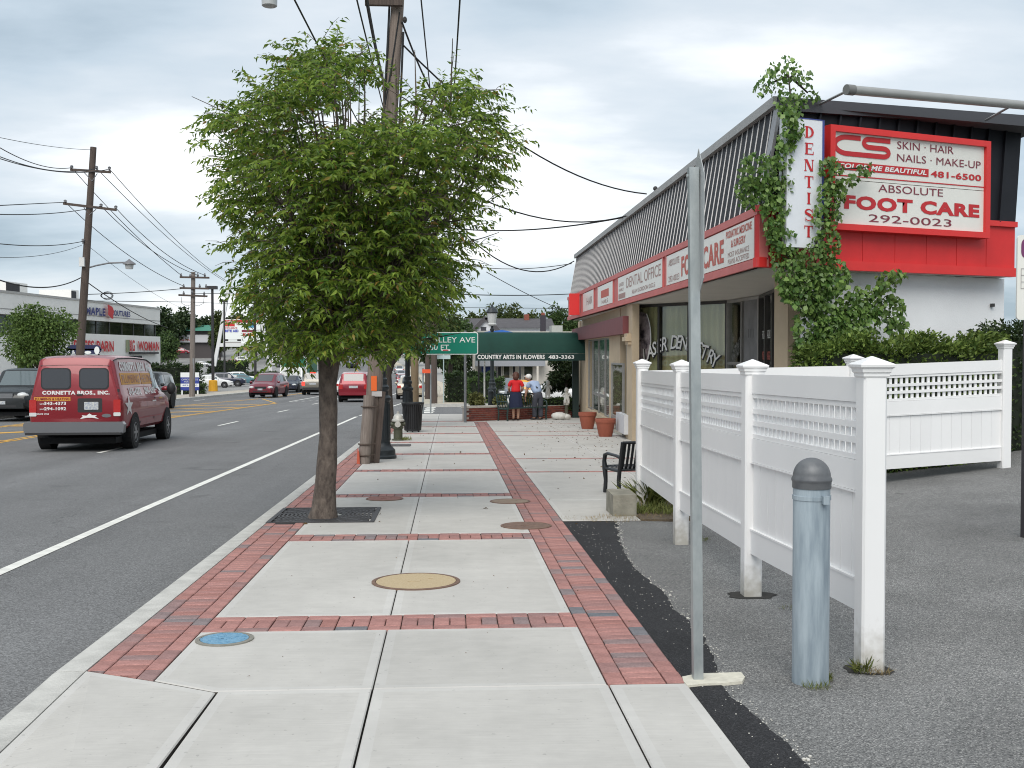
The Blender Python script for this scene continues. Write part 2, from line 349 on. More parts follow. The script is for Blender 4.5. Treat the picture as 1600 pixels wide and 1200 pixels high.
# ================================================================== THE GROUND
def concrete(name, base, broom):
    """poured concrete: broom lines across, soft blotches, dirt specks, a few darker stains"""
    m = bpy.data.materials.new(name); MATS[name] = m; m.use_nodes = True
    t = m.node_tree; b = t.nodes['Principled BSDF']; n = t.nodes.new; l = t.links.new
    b.inputs['Roughness'].default_value = 0.88; b.inputs['Specular IOR Level'].default_value = 0.2
    co = n('ShaderNodeTexCoord'); P = co.outputs['Object']
    def noise(sc_, det, stretch=None, rough=.6):
        a = n('ShaderNodeTexNoise'); a.inputs['Scale'].default_value = sc_; a.inputs['Detail'].default_value = det; a.inputs['Roughness'].default_value = rough
        if stretch: q = n('ShaderNodeMapping'); q.inputs['Scale'].default_value = stretch; l(P, q.inputs[0]); l(q.outputs[0], a.inputs['Vector'])
        else: l(P, a.inputs['Vector'])
        return a.outputs['Fac']
    def rng(s_, a0, a1, b0, b1):
        r = n('ShaderNodeMapRange'); l(s_, r.inputs[0]); r.inputs[1].default_value = a0; r.inputs[2].default_value = a1; r.inputs[3].default_value = b0; r.inputs[4].default_value = b1; return r.outputs[0]
    def mul(a, c):
        q = n('ShaderNodeMath'); q.operation = 'MULTIPLY'; l(a, q.inputs[0]); l(c, q.inputs[1]); return q.outputs[0]
    blot = rng(noise(0.9, 6), .3, .7, .90, 1.09); mid = rng(noise(7, 5), .3, .7, .955, 1.045); brm = noise(1.0, 3, (3.0, 130, 1)); br_ = rng(brm, .3, .7, 1 - .06*broom, 1 + .05*broom)
    stain = rng(noise(2.3, 3), .66, .78, 1.0, .84); speck = rng(noise(34, 2, None, .4), .70, .735, 1.0, .80)
    v = mul(mul(mul(blot, mid), mul(br_, stain)), speck)
    oi = n('ShaderNodeObjectInfo'); v = mul(v, rng(oi.outputs['Random'], 0, 1, .95, 1.05))
    hs = n('ShaderNodeHueSaturation'); hs.inputs['Color'].default_value = (*base, 1); l(v, hs.inputs['Value']); l(hs.outputs[0], b.inputs['Base Color'])
    bp = n('ShaderNodeBump'); bp.inputs['Strength'].default_value = .25*broom + .05; bp.inputs['Distance'].default_value = .004; l(brm, bp.inputs['Height']); l(bp.outputs[0], b.inputs['Normal'])
    return m
road_m = aggregate('road_asphalt', (0.158, 0.158, 0.159), (0.10, 0.10, 0.10), (0.25, 0.25, 0.25), 110, 0.35, 0.10)
lot_m = aggregate('lot_asphalt', (0.175, 0.174, 0.170), (0.075, 0.075, 0.075), (0.40, 0.39, 0.37), 165, 0.9, 0.20, track=(.5, .4, 1), crack=.3)
patch_m = aggregate('fresh_asphalt', (0.024, 0.024, 0.026), (0.012, 0.012, 0.013), (0.06, 0.06, 0.062), 160, 1.5, 0.2)
far_lot_m = aggregate('far_lot_asphalt', (0.24, 0.235, 0.225), (0.18, 0.18, 0.175), (0.32, 0.31, 0.3), 30, 0.1, 0.15)
conc_m = concrete('broomed_concrete', (0.475, 0.458, 0.428), 1.0)
conc_edge_m = concrete('trowelled_concrete', (0.50, 0.485, 0.458), 0.25)
kerb_m = M('kerb_concrete', (0.47, 0.46, 0.43), 0.85, var=0.22, scale=5, bump=0.25, bscale=70, spec=0.2, rand=0.06)
bed_m = M('joint_sand', (0.075, 0.065, 0.055), 0.95, var=0.4, scale=30)
BR = [(0.0, (0.31, 0.15, 0.13)), (0.25, (0.39, 0.20, 0.178)), (0.58, (0.33, 0.168, 0.15)), (0.82, (0.28, 0.165, 0.155)), (0.94, (0.245, 0.175, 0.17)), (0.985, (0.20, 0.178, 0.182)), (1.0, (0.14, 0.15, 0.165))]
brick_m = ramp_mat('paver_brick', BR, False); brick_far_m = ramp_mat('paver_brick_far', BR, True)
white_line_m = M('white_road_paint', (0.72, 0.71, 0.66), 0.7, var=0.18, scale=7, spec=0.3)
yellow_line_m = M('yellow_road_paint', (0.66, 0.36, 0.055), 0.7, var=0.2, scale=5, spec=0.3)
grass_m = leafmat('grass_blade', (0.06, 0.11, 0.02), (0.14, 0.18, 0.04), 0.3, 0.6)
lawn_m = M('lawn', (0.055, 0.10, 0.025), 0.9, var=0.45, scale=3, bump=0.4, bscale=30)
soil_m = M('soil', (0.10, 0.075, 0.05), 0.95, var=0.4, scale=12, bump=0.5, bscale=30)

def sheet(name, us, ys, zf, mat, bendit=True, parent=None, kind='structure', xf=None):
    b = MB(); n = len(us)
    for y in ys:
        for u in us: b.v.append(((xf(u, y) if xf else u + (bend(y) if bendit else 0)), y, zf(u, y)))
    for i in range(len(ys) - 1):
        for j in range(n - 1): b.f.append((i*n+j, i*n+j+1, (i+1)*n+j+1, (i+1)*n+j)); b.m.append(0)
    o = b.build(name, mat, parent, smooth=40)
    if kind: o['kind'] = kind
    return o
YS = [-12, -4, 2, 8, 15, 22, 30, 36, 42, 48, 55, 62, 70, 78, 85, 92] + list(range(98, 340, 6)) + list(range(340, 560, 15))
# terrain under everything, out to the horizon
gx = [-900, -500, -300, -200, -140, -100, -70, -45, -30, -18, -8, 0, 6, 14, 25, 40, 60, 90, 140, 220, 400, 900]
ground = sheet('ground', gx, [-60] + YS + [600, 700, 900, 1300, 1990], lambda u, y: gz(y) - 0.30, lawn_m, False)
RE = -2.10; LE = -16.9
road = sheet('road', [LE, -13.5, -10, -6.5, RE], YS, lambda u, y: gz(y) + ROADZ, road_m)
Y0, Y1 = 42.2, 55.0
sheet('cross_street', [RE, 6, 14, 24, 40, 80, 160], [Y0, 46, 50, Y1], lambda u, y: gz(y) + ROADZ - 0.001, road_m, False)
# paint
def stripe(u0, y0, u1, y1, wd, mat, n=1, name='lane_line'):
    b = MB()
    for i in range(n + 1):
        t = i / n; y = y0 + (y1 - y0) * t; u = u0 + (u1 - u0) * t + bend(y); z = gz(y) + ROADZ + 0.005
        b.v += [(u - wd/2, y, z), (u + wd/2, y, z)]
    for i in range(n): b.f.append((2*i, 2*i+1, 2*i+3, 2*i+2)); b.m.append(0)
    return b.build(name, mat, road)
stripe(-3.92, -6, -3.84, 14, 0.12, white_line_m, 6, 'edge_line'); stripe(-3.84, 14, -3.64, 43, 0.12, white_line_m, 8, 'edge_line')
for k in range(-1, 5): stripe(-7.53, 23.8 + 12.2*k, -7.53 + 0.02*k, 26.9 + 12.2*k, 0.11, white_line_m)
for k in range(8): stripe(-6.9 + 0.0*k, 97 + 12.2*k, -6.9, 100.2 + 12.2*k, 0.12, white_line_m)
# painted median: two yellow outlines and slanting bars, tapering to a tip
for du in (0, 0.22): stripe(-11.1 + du*0.9, 8, -11.35 + du, 31, 0.10, yellow_line_m, 5, 'median_line'); stripe(-11.35 + du, 31, -9.95 + du*0.5, 63, 0.10, yellow_line_m, 6, 'median_line')
for du in (0, -0.22): stripe(-14.3 + du, 8, -14.25 + du, 56, 0.10, yellow_line_m, 8, 'median_line'); stripe(-14.25 + du, 56, -12.6 + du, 74, 0.10, yellow_line_m, 4, 'median_line')
stripe(-12.6, 74, -9.95, 63, 0.12, yellow_line_m, 2, 'median_line'); 
for du in (0, 0.22): stripe(-12.7 + du, 76, -12.2 + du, 330, 0.11, yellow_line_m, 40, 'centre_line')
for k in range(10):
    y = 9 + 5.4 * k; xr = -11.3 if y < 31 else -11.35 + (y - 31) / 32 * 1.4; stripe(-14.2, y, xr, y + 3.2, 0.75, yellow_line_m, 2, 'median_bar')
stripe(-9.6, 66, -9.6, 84, 0.12, white_line_m, 3, 'turn_line')
for k in range(10): stripe(-9.3 + 0.32*k, 66 + 0.9*k, -9.2 + 0.32*k, 66.5 + 0.9*k, 0.12, white_line_m, 1, 'turn_dot')
for k in range(5): stripe(-15.9, 20 + 12.2*k, -15.9, 23 + 12.2*k, 0.11, white_line_m)
stripe(-2.9, 57, -2.2, 73, 0.12, white_line_m, 4, 'edge_line'); stripe(-4.5, 74, -4.1, 330, 0.12, white_line_m, 40, 'edge_line')
stripe(-3.6, 44, -2.9, 57, 0.12, white_line_m, 4, 'edge_line')
for k in range(4):                                  # crosswalk bars over the cross street
    b = MB(); x = -1.2 + 0.0*k; y = 43.4 + 3.0*k
    b.v = [(x, y, gz(y)+ROADZ+.006), (x+.45, y, gz(y)+ROADZ+.006), (x+.55, y+2, gz(y+2)+ROADZ+.006), (x+.1, y+2, gz(y+2)+ROADZ+.006)]; b.f = [(0,1,2,3)]; b.m = [0]
    b.build('crosswalk_bar', white_line_m, road)

# ---- kerb: separate stones, in the plane of the pavement
TILT = -math.atan(S)
def plane_root(name, kind='structure'):
    o = bpy.data.objects.new(name, None); link(o); o.rotation_euler.x = TILT; o['kind'] = kind; return o
kerb = plane_root('kerb')
def kerbstone(x0, x1, y0, y1, za0, za1, zb=-0.30):
    b = MB(); r = 0.025; p = []
    for y, z in ((y0, za0), (y1, za1)): p += [(x0, y, zb), (x1, y, zb), (x1, y, z - 0.004), (x1 - 0.01, y, z), (x0 + r + 0.01, y, z), (x0 + 0.01, y, z - 0.008), (x0, y, z - r - 0.005)]
    n = 7; f = [tuple(range(n-1, -1, -1)), tuple(range(n, 2*n))] + [(i, (i+1) % n, (i+1) % n + n, i + n) for i in range(n)]
    b.add(p, f); return b.build('kerb_stone', kerb_m, kerb, smooth=50, world=False)
ks = [5.85 + 3.02*i for i in range(13)]
for a in ks[:-1]: kerbstone(-2.105, -1.937, a, min(a + 3.014, Y0 - 0.15), 0.0, 0.0)
kerbstone(-2.105, -1.937, 3.9, 5.842, -0.085, 0.0); kerbstone(-2.105, -1.937, 0.9, 3.892, -0.10, -0.085); kerbstone(-2.105, -1.937, -4, 0.892, -0.10, -0.10)
far_kerb = sheet('far_kerb', [LE - 0.2, LE - 0.05, LE, LE + 0.004], YS, lambda u, y: gz(y) + (0.02 if u < LE - 0.01 else (0.0 if u < LE + 0.002 else -0.2)), kerb_m)
far_walk = sheet('far_pavement', [LE - 2.6, LE - 0.2], YS, lambda u, y: gz(y) + 0.02, M('far_concrete', (0.43, 0.39, 0.33), 0.9, var=0.2, scale=0.6))

o = MB().box(RE, 90, Y1 + .002, Y1 + .16, -S*Y1 - .4, -S*Y1 + .036).build('cross_street_kerb', kerb_m); o['kind'] = 'structure'
# ---- pavement: slabs and brick bands
pavement = plane_root('pavement')
def slab(poly, zs=None, bw=0.055, edge=True, th=0.03):
    """concrete slab with a trowelled margin; poly counter-clockwise"""
    n = len(poly); cx = sum(p[0] for p in poly)/n; cy = sum(p[1] for p in poly)/n; b = MB()
    zs = zs or [0.0] * n
    def inset(d):
        r = []
        for i in range(n):
            p0, p1, p2 = Vector(poly[i-1]), Vector(poly[i]), Vector(poly[(i+1) % n])
            a = (p1 - p0).normalized(); c = (p2 - p1).normalized(); na = Vector((-a.y, a.x)); nc = Vector((-c.y, c.x)); m = (na + nc); m = m / max(0.3, m.dot(na))
            r.append(p1 + m * d)
        return r
    a, c = inset(0.006), inset(bw)
    for i in range(n): b.v.append((poly[i][0], poly[i][1], zs[i] - th))
    for i in range(n): b.v.append((poly[i][0], poly[i][1], zs[i] - 0.006))
    for i in range(n): b.v.append((a[i].x, a[i].y, zs[i]))
    for i in range(n): b.v.append((c[i].x, c[i].y, zs[i] - (0.0012 if edge else 0)))
    for i in range(n):
        j = (i+1) % n
        b.f += [(i, j, n+j, n+i), (n+i, n+j, 2*n+j, 2*n+i), (2*n+i, 2*n+j, 3*n+j, 3*n+i)]; b.m += [2, 1, 1 if edge else 0]
    b.f.append(tuple(range(3*n, 4*n))); b.m.append(0)
    return b.build('slab', [conc_m, conc_edge_m, bed_m], pavement, world=False)
BX0, BX1, CX, RX0, RX1 = -1.93, -1.5236, -0.385, 0.80, 1.2064
PW = 0.1016
jg = 0.0036
def rect(x0, x1, y0, y1): return [(x0 + jg, y0 + jg), (x1 - jg, y0 + jg), (x1 - jg, y1 - jg), (x0 + jg, y1 - jg)]
bandY = [6.70 + 3.60 * k for k in range(9)]
ya = 5.44
lim = [ya] + [v for y in bandY for v in (y, y + 4*PW)] + [36.6]
for i in range(0, len(lim), 2):
    a, c = lim[i], lim[i+1]
    if i + 1 == len(lim) - 1: c = min(c, 36.3)
    slab(rect(BX1, CX, a, c) if i else [(-1.17, ya + jg), (CX - jg, ya + jg), (CX - jg, c - jg), (BX1 + jg, c - jg), (BX1 + jg, 5.66)])
    slab(rect(CX, RX0, a, c))
for y0, y1 in ((36.32, 39.2), (39.2, Y0 - 0.15)): slab(rect(BX1, CX, y0, y1)); slab(rect(CX, RX0, y0, y1))
slab(rect(BX0, BX1, 40.2, Y0 - .15))
for y0, y1 in ((36.32, 39.2), (39.2, Y0 - 0.15)): slab(rect(RX0 + .41, 3.0, max(y0, 38.62), y1)); slab(rect(3.0, 4.9, max(y0, 38.62), y1))
for y0, y1 in ((35.25, 38.6), (38.6, Y0 - .15)): slab(rect(RX0, RX0 + .405, y0, y1))
# apron in front: flare and drive slabs
slab([(-1.932, 3.95), (-1.2, 3.2), (-1.16, 5.42), (-1.52, 5.64), (-1.932, 5.86)], [-0.085, -0.03, 0, 0, 0])
slab([(-1.932, -3), (-1.2, -3), (-1.2, 3.19), (-1.932, 3.94)], [-0.1, -0.05, -0.03, -0.085])
slab([(-1.19, -3), (CX - .006, -3), (CX - .006, ya - jg), (-1.15, ya - jg)], [-0.05, 0, 0, 0])
slab(rect(CX, RX0 + .005, 2.2, ya)); slab(rect(CX, RX0 + .005, -3, 2.2)); slab(rect(RX0 + .005, RX1, 2.2, ya)); slab(rect(RX0 + .005, RX1, -3, 2.2))
# plaza slabs right of the band
PB = [17.2, 19.9, 27.3, 29.2, 33.6]; px_ = [RX1, 2.85, 4.75]
edges = [11.55] + [v for y in PB for v in (y, y + 2*PW)] + [38.5]
for i in range(0, len(edges), 2):
    segs = [edges[i], edges[i+1]]
    if segs[1] - segs[0] > 6: segs = [segs[0], (segs[0]+segs[1])/2, segs[1]]
    for a, c in zip(segs, segs[1:]):
        if a < 12: slab(rect(RX1, 2.06, a, 13.45)); a = 13.45
        slab(rect(RX1, 2.85, a, c)); slab(rect(2.85, 4.9, a, c))
# base under joints
b = MB(); b.box(-1.935, RX1 - 0.002, 5.5, Y0 - .15, -0.28, -0.022); b.box(-1.15, RX1 - 0.002, -3, 5.499, -0.28, -0.055); b.box(-1.935, -1.151, -3, 5.499, -0.3, -0.135); b.box(RX1 - 0.002, 2.07, 11.55, 13.5, -0.28, -0.022); b.box(RX1 - 0.002, 4.9, 13.5, 38.6, -0.28, -0.022); b.build('joint_bed', bed_m, pavement, world=False)

bt = 0.0
def brick_mesh(poly, name='brick'):
    b = MB(); n = len(poly); cx = sum(p[0] for p in poly)/n; cy = sum(p[1] for p in poly)/n
    g = 0.0032; c = 0.0055
    def sh(d): return [(p[0] - math.copysign(min(d, abs(p[0]-cx)*.8), p[0]-cx), p[1] - math.copysign(min(d, abs(p[1]-cy)*.8), p[1]-cy)) for p in poly]
    A, B = sh(g), sh(g + c)
    b.v = [(x, y, -0.03) for x, y in A] + [(x, y, -0.004) for x, y in A] + [(x, y, 0.0) for x, y in B]
    for i in range(n):
        j = (i+1) % n; b.f += [(i, j, n+j, n+i), (n+i, n+j, 2*n+j, 2*n+i)]; b.m += [0, 0]
    b.f.append(tuple(range(2*n, 3*n))); b.m.append(0); return b
hw = PW
lay_long = brick_mesh([(-hw/2, -hw), (hw/2, -hw), (hw/2, hw), (-hw/2, hw)]).mesh('brick', brick_m)
lay_wide = brick_mesh([(-hw, -hw/2), (hw, -hw/2), (hw, hw/2), (-hw, hw/2)]).mesh('brick', brick_m)
def band(name):
    return plane_root(name)
def put_brick(parent, x, y, wide, far, cuts=None):
    dz = rnd.uniform(-0.0015, 0.002); jx, jy = rnd.uniform(-.0015, .0015), rnd.uniform(-.0015, .0015)
    hx, hy = (hw, hw/2) if wide else (hw/2, hw)
    if cuts:
        p = [(x-hx, y-hy), (x+hx, y-hy), (x+hx, y+hy), (x-hx, y+hy)]
        for c in cuts: p = clip(p, *c)
        if len(p) < 3: return
        area = abs(sum(p[i][0]*p[(i+1)%len(p)][1]-p[(i+1)%len(p)][0]*p[i][1] for i in range(len(p))))/2
        if area < 0.0006: return
        if abs(area - 4*hx*hy) > 1e-6:
            b = brick_mesh([(q[0]-x, q[1]-y) for q in p])
            if far: far.add([(v[0]+x, v[1]+y, v[2]+dz) for v in b.v], b.f)
            else:
                o = link(bpy.data.objects.new('brick', b.mesh('brick', brick_m)), parent); o.location = (x, y, dz)
            return
    if far: 
        b = brick_mesh([(-hx, -hy), (hx, -hy), (hx, hy), (-hx, hy)]); far.add([(v[0]+x+jx, v[1]+y+jy, v[2]+dz) for v in b.v], b.f); return
    o = link(bpy.data.objects.new('brick', lay_wide if wide else lay_long), parent); o.location = (x+jx, y+jy, dz); o.rotation_euler.z = rnd.uniform(-.006, .006)
def run_band(parent, x0, y0, y1, ynear, cuts, skip=None):
    far = MB(); k = 0; y = y0
    while y < y1:
        f = far if y > ynear else None
        for (dx, dy, wd) in ((hw/2, hw, 0), (3.5*hw, hw, 0), (2*hw, hw/2, 1), (2*hw, 1.5*hw, 1)):
            px, py = x0 + dx, y + dy
            if skip and skip(px, py): continue
            put_brick(parent, px, py, wd, f, cuts)
        y += 2*hw
    if far.v: far.build('distant_bricks', brick_far_m, parent, world=False, kind='stuff')
GR = (-1.935, -0.80, 11.55, 12.80)                   # tree grate
inG = lambda x, y: GR[2] - .05 < y < GR[3] + .05
left_band = band('brick_band')
run_band(left_band, BX0, 5.46, 40.2, 16.6, [(0.55, 1.0, 0.55*-1.52 + 5.65)], inG)
right_band = band('brick_band')
run_band(right_band, RX0, ya + 0.012, 35.2, 16.6, [(0, 1, ya + 0.008)])
for k, y in enumerate(bandY):
    cross = band('brick_band'); far = MB() if k > 2 else None
    x = BX1
    while x < RX0 - 0.01:
        cuts = [(-1, 0, -(RX0 - .001))]
        for (dx, dy, wd) in ((hw, hw/2, 1), (hw, 3.5*hw, 1), (hw/2, 2*hw, 0), (1.5*hw, 2*hw, 0)): put_brick(cross, x + dx, y + dy, wd, far, cuts)
        x += 2*hw
    if far: far.build('distant_bricks', brick_far_m, cross, world=False, kind='stuff')
for y0_, y1_ in ((15.4, 17), (17, 20), (20, 23), (23, 26)): slab(rect(4.9, 6.9, y0_, y1_))
for y in PB:
    cross = band('brick_band'); far = MB(); x = RX1 + 0.004
    while x < 4.7: put_brick(cross, x + hw, y + hw/2, 1, far); put_brick(cross, x + hw, y + 1.5*hw, 1, far); x += 2*hw
    far.build('distant_bricks', brick_far_m, cross, world=False, kind='stuff')

# ---- parking lot rising to the right, with a fresh strip along the pavement
lxs = [RX1, 1.5, 1.9, 2.4, 3, 4, 5, 6.5, 8, 9.5, 12, 18, 30]
lot = sheet('parking_lot', lxs, [-8, -2, 3, 6, 9, 11.56, 13.3, 15, 17, 20, 24, 28, 34, 40.5], lambda u, y: -S*y - 0.012 + rise(u) - (0.6 if (y > 15.9 and u < 7.2) else 0.0), lot_m, False)
b = MB()
redge = [(-3, 1.46), (3.2, 1.46), (4.3, 1.44), (4.8, 1.42), (5.3, 1.37), (5.9, 1.45), (6.5, 1.52), (7.2, 1.51), (7.9, 1.54), (8.6, 1.50), (9.4, 1.53), (10.2, 1.60), (10.8, 1.68), (11.25, 1.74), (11.53, 1.78)]
fine = []
for (ya_, xa), (yb, xb) in zip(redge, redge[1:]):
    for i in range(6): t = i / 6; fine.append((ya_ + (yb-ya_)*t, xa + (xb-xa)*t + rnd.gauss(0, .008)))
fine.append(redge[-1])
for y, x in fine: b.v += [(RX1 + .001, y, -S*y - 0.007), (x, y, -S*y - 0.007), (x + 0.012, y, -S*y - 0.0125)]
for i in range(len(fine) - 1): b.f += [(3*i, 3*i+1, 3*i+4, 3*i+3), (3*i+1, 3*i+2, 3*i+5, 3*i+4)]; b.m += [0, 0]
o = b.build('asphalt_patch', patch_m); o['kind'] = 'structure'
b = MB(); pts = [(2.06, 11.56), (2.3, 11.5), (2.9, 11.35), (3.3, 11.7), (3.2, 13.2), (2.5, 13.5), (2.06, 13.5)]; b.prism([(x, y, -S*y - .02 + rise(x)) for x, y in pts], (0, 0, .03)); o = b.build('soil_strip', soil_m); o['kind'] = 'structure'
# crumbs of mortar along the patch edge
b = MB()
for i in range(420):
    y, x = rnd.choice(fine); s = rnd.uniform(.002, .006) * (2.2 if rnd.random() < .06 else 1); x += abs(rnd.gauss(0, .03)); y += rnd.uniform(-.1, .1)
    if y < 3.5: continue
    b.ball((x, y, -S*y - .008), (s, s*rnd.uniform(.6, 1.3), s*.6), 5, 3)
for i in range(160):
    x, y = rnd.uniform(1.24, 1.5), rnd.uniform(4.2, 11.4); s = rnd.uniform(.002, .005); b.ball((x, y, -S*y - .006), (s, s, s*.6), 5, 3)
o = b.build('mortar_crumbs', M('mortar', (0.55, 0.53, 0.48), 0.9)); o['kind'] = 'stuff'
# cement pad at the sign post
b = MB(); pts = [(1066, 1057), (1090, 1052), (1125, 1051), (1158, 1050), (1164, 1057), (1160, 1064), (1128, 1067), (1100, 1068), (1074, 1071), (1068, 1064)]
p = [GP(x, y, 0.004) for x, y in pts]; b.prism([q - Vector((0, 0, .03)) for q in p], (0, 0, .03)); o = b.build('cement_pad', M('cement', (0.60, 0.57, 0.48), 0.9, var=.15, scale=20, bump=.3)); o['kind'] = 'structure'
# far side: parking lot of the shopping strip, verge
sheet('shop_parking_lot', [-260, -150, -100, -60, -35, LE - 2.6], YS, lambda u, y: gz(y) - 0.02, far_lot_m)
# beyond the cross street: walk, lawn
o = sheet('far_path', [-0.75, 0.75], [Y1] + [y for y in YS if y > 56], lambda u, y: gz(y) + 0.03, M('path_concrete', (0.50, 0.44, 0.35), 0.9, var=0.15, scale=0.8))
sheet('front_yard', [RE + 0.02, -0.76], [Y1] + [y for y in YS if y > 56], lambda u, y: gz(y) + 0.02, M('pale_verge', (0.45, 0.41, 0.33), 0.9, var=0.2, scale=0.6))
sheet('side_yard', [0.76, 8, 30, 80], [Y1] + [y for y in YS if y > 56], lambda u, y: gz(y) + 0.03, M('yard_paving', (0.33, 0.32, 0.30), 0.9, var=0.2, scale=0.4))

# ================================================================== THE SHOP BUILDING ON THE RIGHT
XF = 4.15                                            # street face of the fascia
zS, zF, zR = 2.75, 3.55, 4.98                        # soffit, fascia top, roof edge
yN, yE = 14.40, 37.9                                 # near corner, far end
A0 = Vector((XF, yN, 0)); B0 = Vector((8.55, 16.05, 0))
fdir = (B0 - A0).normalized(); fnor = Vector((fdir.y, -fdir.x, 0))     # right face: along, outwards (towards us)
faded = M('faded_red_metal', (0.54, 0.135, 0.125), 0.55, var=0.10, scale=2, rand=0.04)
red = M('red_painted_board', (0.62, 0.022, 0.022), 0.5, var=0.08, scale=3, bump=0.05, bscale=60)
redtrim = M('red_trim', (0.66, 0.03, 0.028), 0.45, var=0.06, scale=3)
dark = M('dark_mansard_metal', (0.009, 0.010, 0.014), 0.6, spec=.25, var=0.25, scale=1.5)
fin = M('pale_fin_metal', (0.76, 0.74, 0.73), 0.5, var=0.12, scale=4)
coping = M('grey_coping', (0.30, 0.30, 0.29), 0.5, var=0.12, scale=3)
tan = M('tan_stucco', (0.50, 0.40, 0.28), 0.9, var=0.10, scale=2, bump=0.3, bscale=50)
whitew = M('white_stucco', (0.78, 0.79, 0.80), 0.85, var=0.06, scale=1.2, bump=0.2, bscale=60)
soffm = M('soffit_metal', (0.72, 0.69, 0.64), 0.6, var=0.05, scale=2)
alu = M('dull_aluminium', (0.38, 0.37, 0.36), 0.4, metal=0.6, var=0.1, scale=8)
darkalu = M('dark_bronze_frame', (0.05, 0.047, 0.045), 0.45, metal=0.4)
win = glass('shop_glass', (0.90, 0.92, 0.89), 0.9, 0.07)
signw = M('sign_white', (0.74, 0.73, 0.68), 0.35, var=0.05, scale=1.5)
signred = M('sign_red', (0.50, 0.02, 0.025), 0.5); signmar = M('sign_maroon', (0.20, 0.03, 0.05), 0.5); fadedred = M('faded_sign_red', (0.52, 0.11, 0.08), 0.6)
fadegrey = M('faded_sign_brown', (0.38, 0.24, 0.22), 0.7); signgrey = M('sign_grey', (0.30, 0.28, 0.27), 0.6); black = M('black_paint', (0.012, 0.012, 0.013), 0.5); whitep = M('white_lettering', (0.78, 0.78, 0.76), 0.5)

shop = thing('shop_building', 'single storey shop row with dark finned mansard roof and red fascia', 'building', (XF, yN, -S*yN))
# far wall and street wall
WX0, WX1 = 4.30, 4.66; WY0, WY1 = 25.3, 38.6
wd = Vector((WX1 - WX0, WY1 - WY0, 0)).normalized(); wn = Vector((-wd.y, wd.x, 0))      # towards the street
Wo = Vector((WX0, WY0, 0))
def wy(px, py=560):                                   # distance along the street wall of a pixel column
    p = PP(px, py, Wo, wn); return (p - Wo).dot(wd)
def wbox(b, s0, s1, z0, z1, d0, d1, mi=0):            # box on the street wall: s along, d outwards
    P = lambda s, d, z: Wo + wd * s + wn * d + Vector((0, 0, z))
    return b.hexa([P(s0, d1, z0), P(s0, d0, z0), P(s1, d0, z0), P(s1, d1, z0), P(s0, d1, z1), P(s0, d0, z1), P(s1, d0, z1), P(s1, d1, z1)], mi)
zw = lambda py, s: PP(702 + (Wo + wd*s).x / (Wo + wd*s).y * 1700, py, Wo, wn).z
sEnd = (Vector((WX1, WY1, 0)) - Wo).length
ss = {px: wy(px) for px in (903, 915, 921, 937, 940, 953, 958, 970, 973, 985, 988, 1000)}
g0 = -1.0
b = MB()
wbox(b, ss[903], sEnd, g0, zS, -.25, 0.0)             # far pier
wbox(b, ss[953], ss[915], g0, -0.25, -.2, 0.0); wbox(b, ss[953], ss[915], 2.05, zS, -.2, 0.0)
wbox(b, ss[970], ss[953], g0, zS, -.25, 0.02)
wbox(b, ss[985], ss[970], g0, -0.20, -.2, 0.0); wbox(b, ss[985], ss[970], 2.05, zS, -.2, 0.0)
wbox(b, wy(992), wy(983), g0, zS, -.10, 0.06)
wbox(b, ss[915], ss[903], g0, zS, -.3, -0.02)
b.build('wall', tan, shop)
b = MB(); wbox(b, wy(986), ss[903] + .3, 2.06, 2.48, 0.03, 0.20); b.build('beam', M('burgundy_beam', (0.17, 0.045, 0.05), 0.6, var=.15, scale=3), shop)
b = MB()
for s in (ss[985] - .02,):
    wbox(b, s - .55, s, 1.98, 2.06, .06, .16); wbox(b, s - .58, s + .03, 1.88, 1.98, .06, .20); wbox(b, s - .55, s, 1.80, 1.88, .06, .13)
b.build('capital', tan, shop)
def wwindow(s0, s1, z0, z1, n=1, d=-.12, dr=False):
    b = MB(); f = .05
    wbox(b, s0, s1, z1 - f, z1, d - .03, d + .03); wbox(b, s0, s1, z0, z0 + f, d - .03, d + .03)
    for i in range(n + 1): q = s0 + (s1 - s0 - f) * i / n; wbox(b, q, q + f, z0 + f, z1 - f, d - .03, d + .03)
    if dr: wbox(b, s0 + f, s1 - f, (z0+z1)/2 - .5, (z0+z1)/2 - .42, d - .02, d + .02)
    o = b.build('door' if dr else 'window', alu, shop)
    for i in range(n):
        b = MB(); q0, q1 = s0 + f + (s1 - s0 - f) * i / n, s0 + (s1 - s0 - f) * (i + 1) / n; wbox(b, q0, q1, z0 + f, z1 - f, d - .005, d + .005); b.build('pane', win, o)
    return o
wwindow(ss[953], ss[940], -.25, 2.05, 1); wwindow(ss[940], ss[921], -.5, 2.05, 2, dr=True); wwindow(ss[921], ss[915], -.25, 2.05, 1)
wwindow(ss[985], ss[973], -.2, 2.05, 1); d_ = wwindow(ss[970] - .9, ss[958] - .2, -.55, 1.35, 1, d=.05, dr=True)
b = MB(); wbox(b, ss[988], ss[915], -.9, 2.7, -2.6, -2.5); b.build('interior_wall', M('interior_paint', (0.32, 0.31, 0.25), 0.9, var=.3, scale=.8), shop)
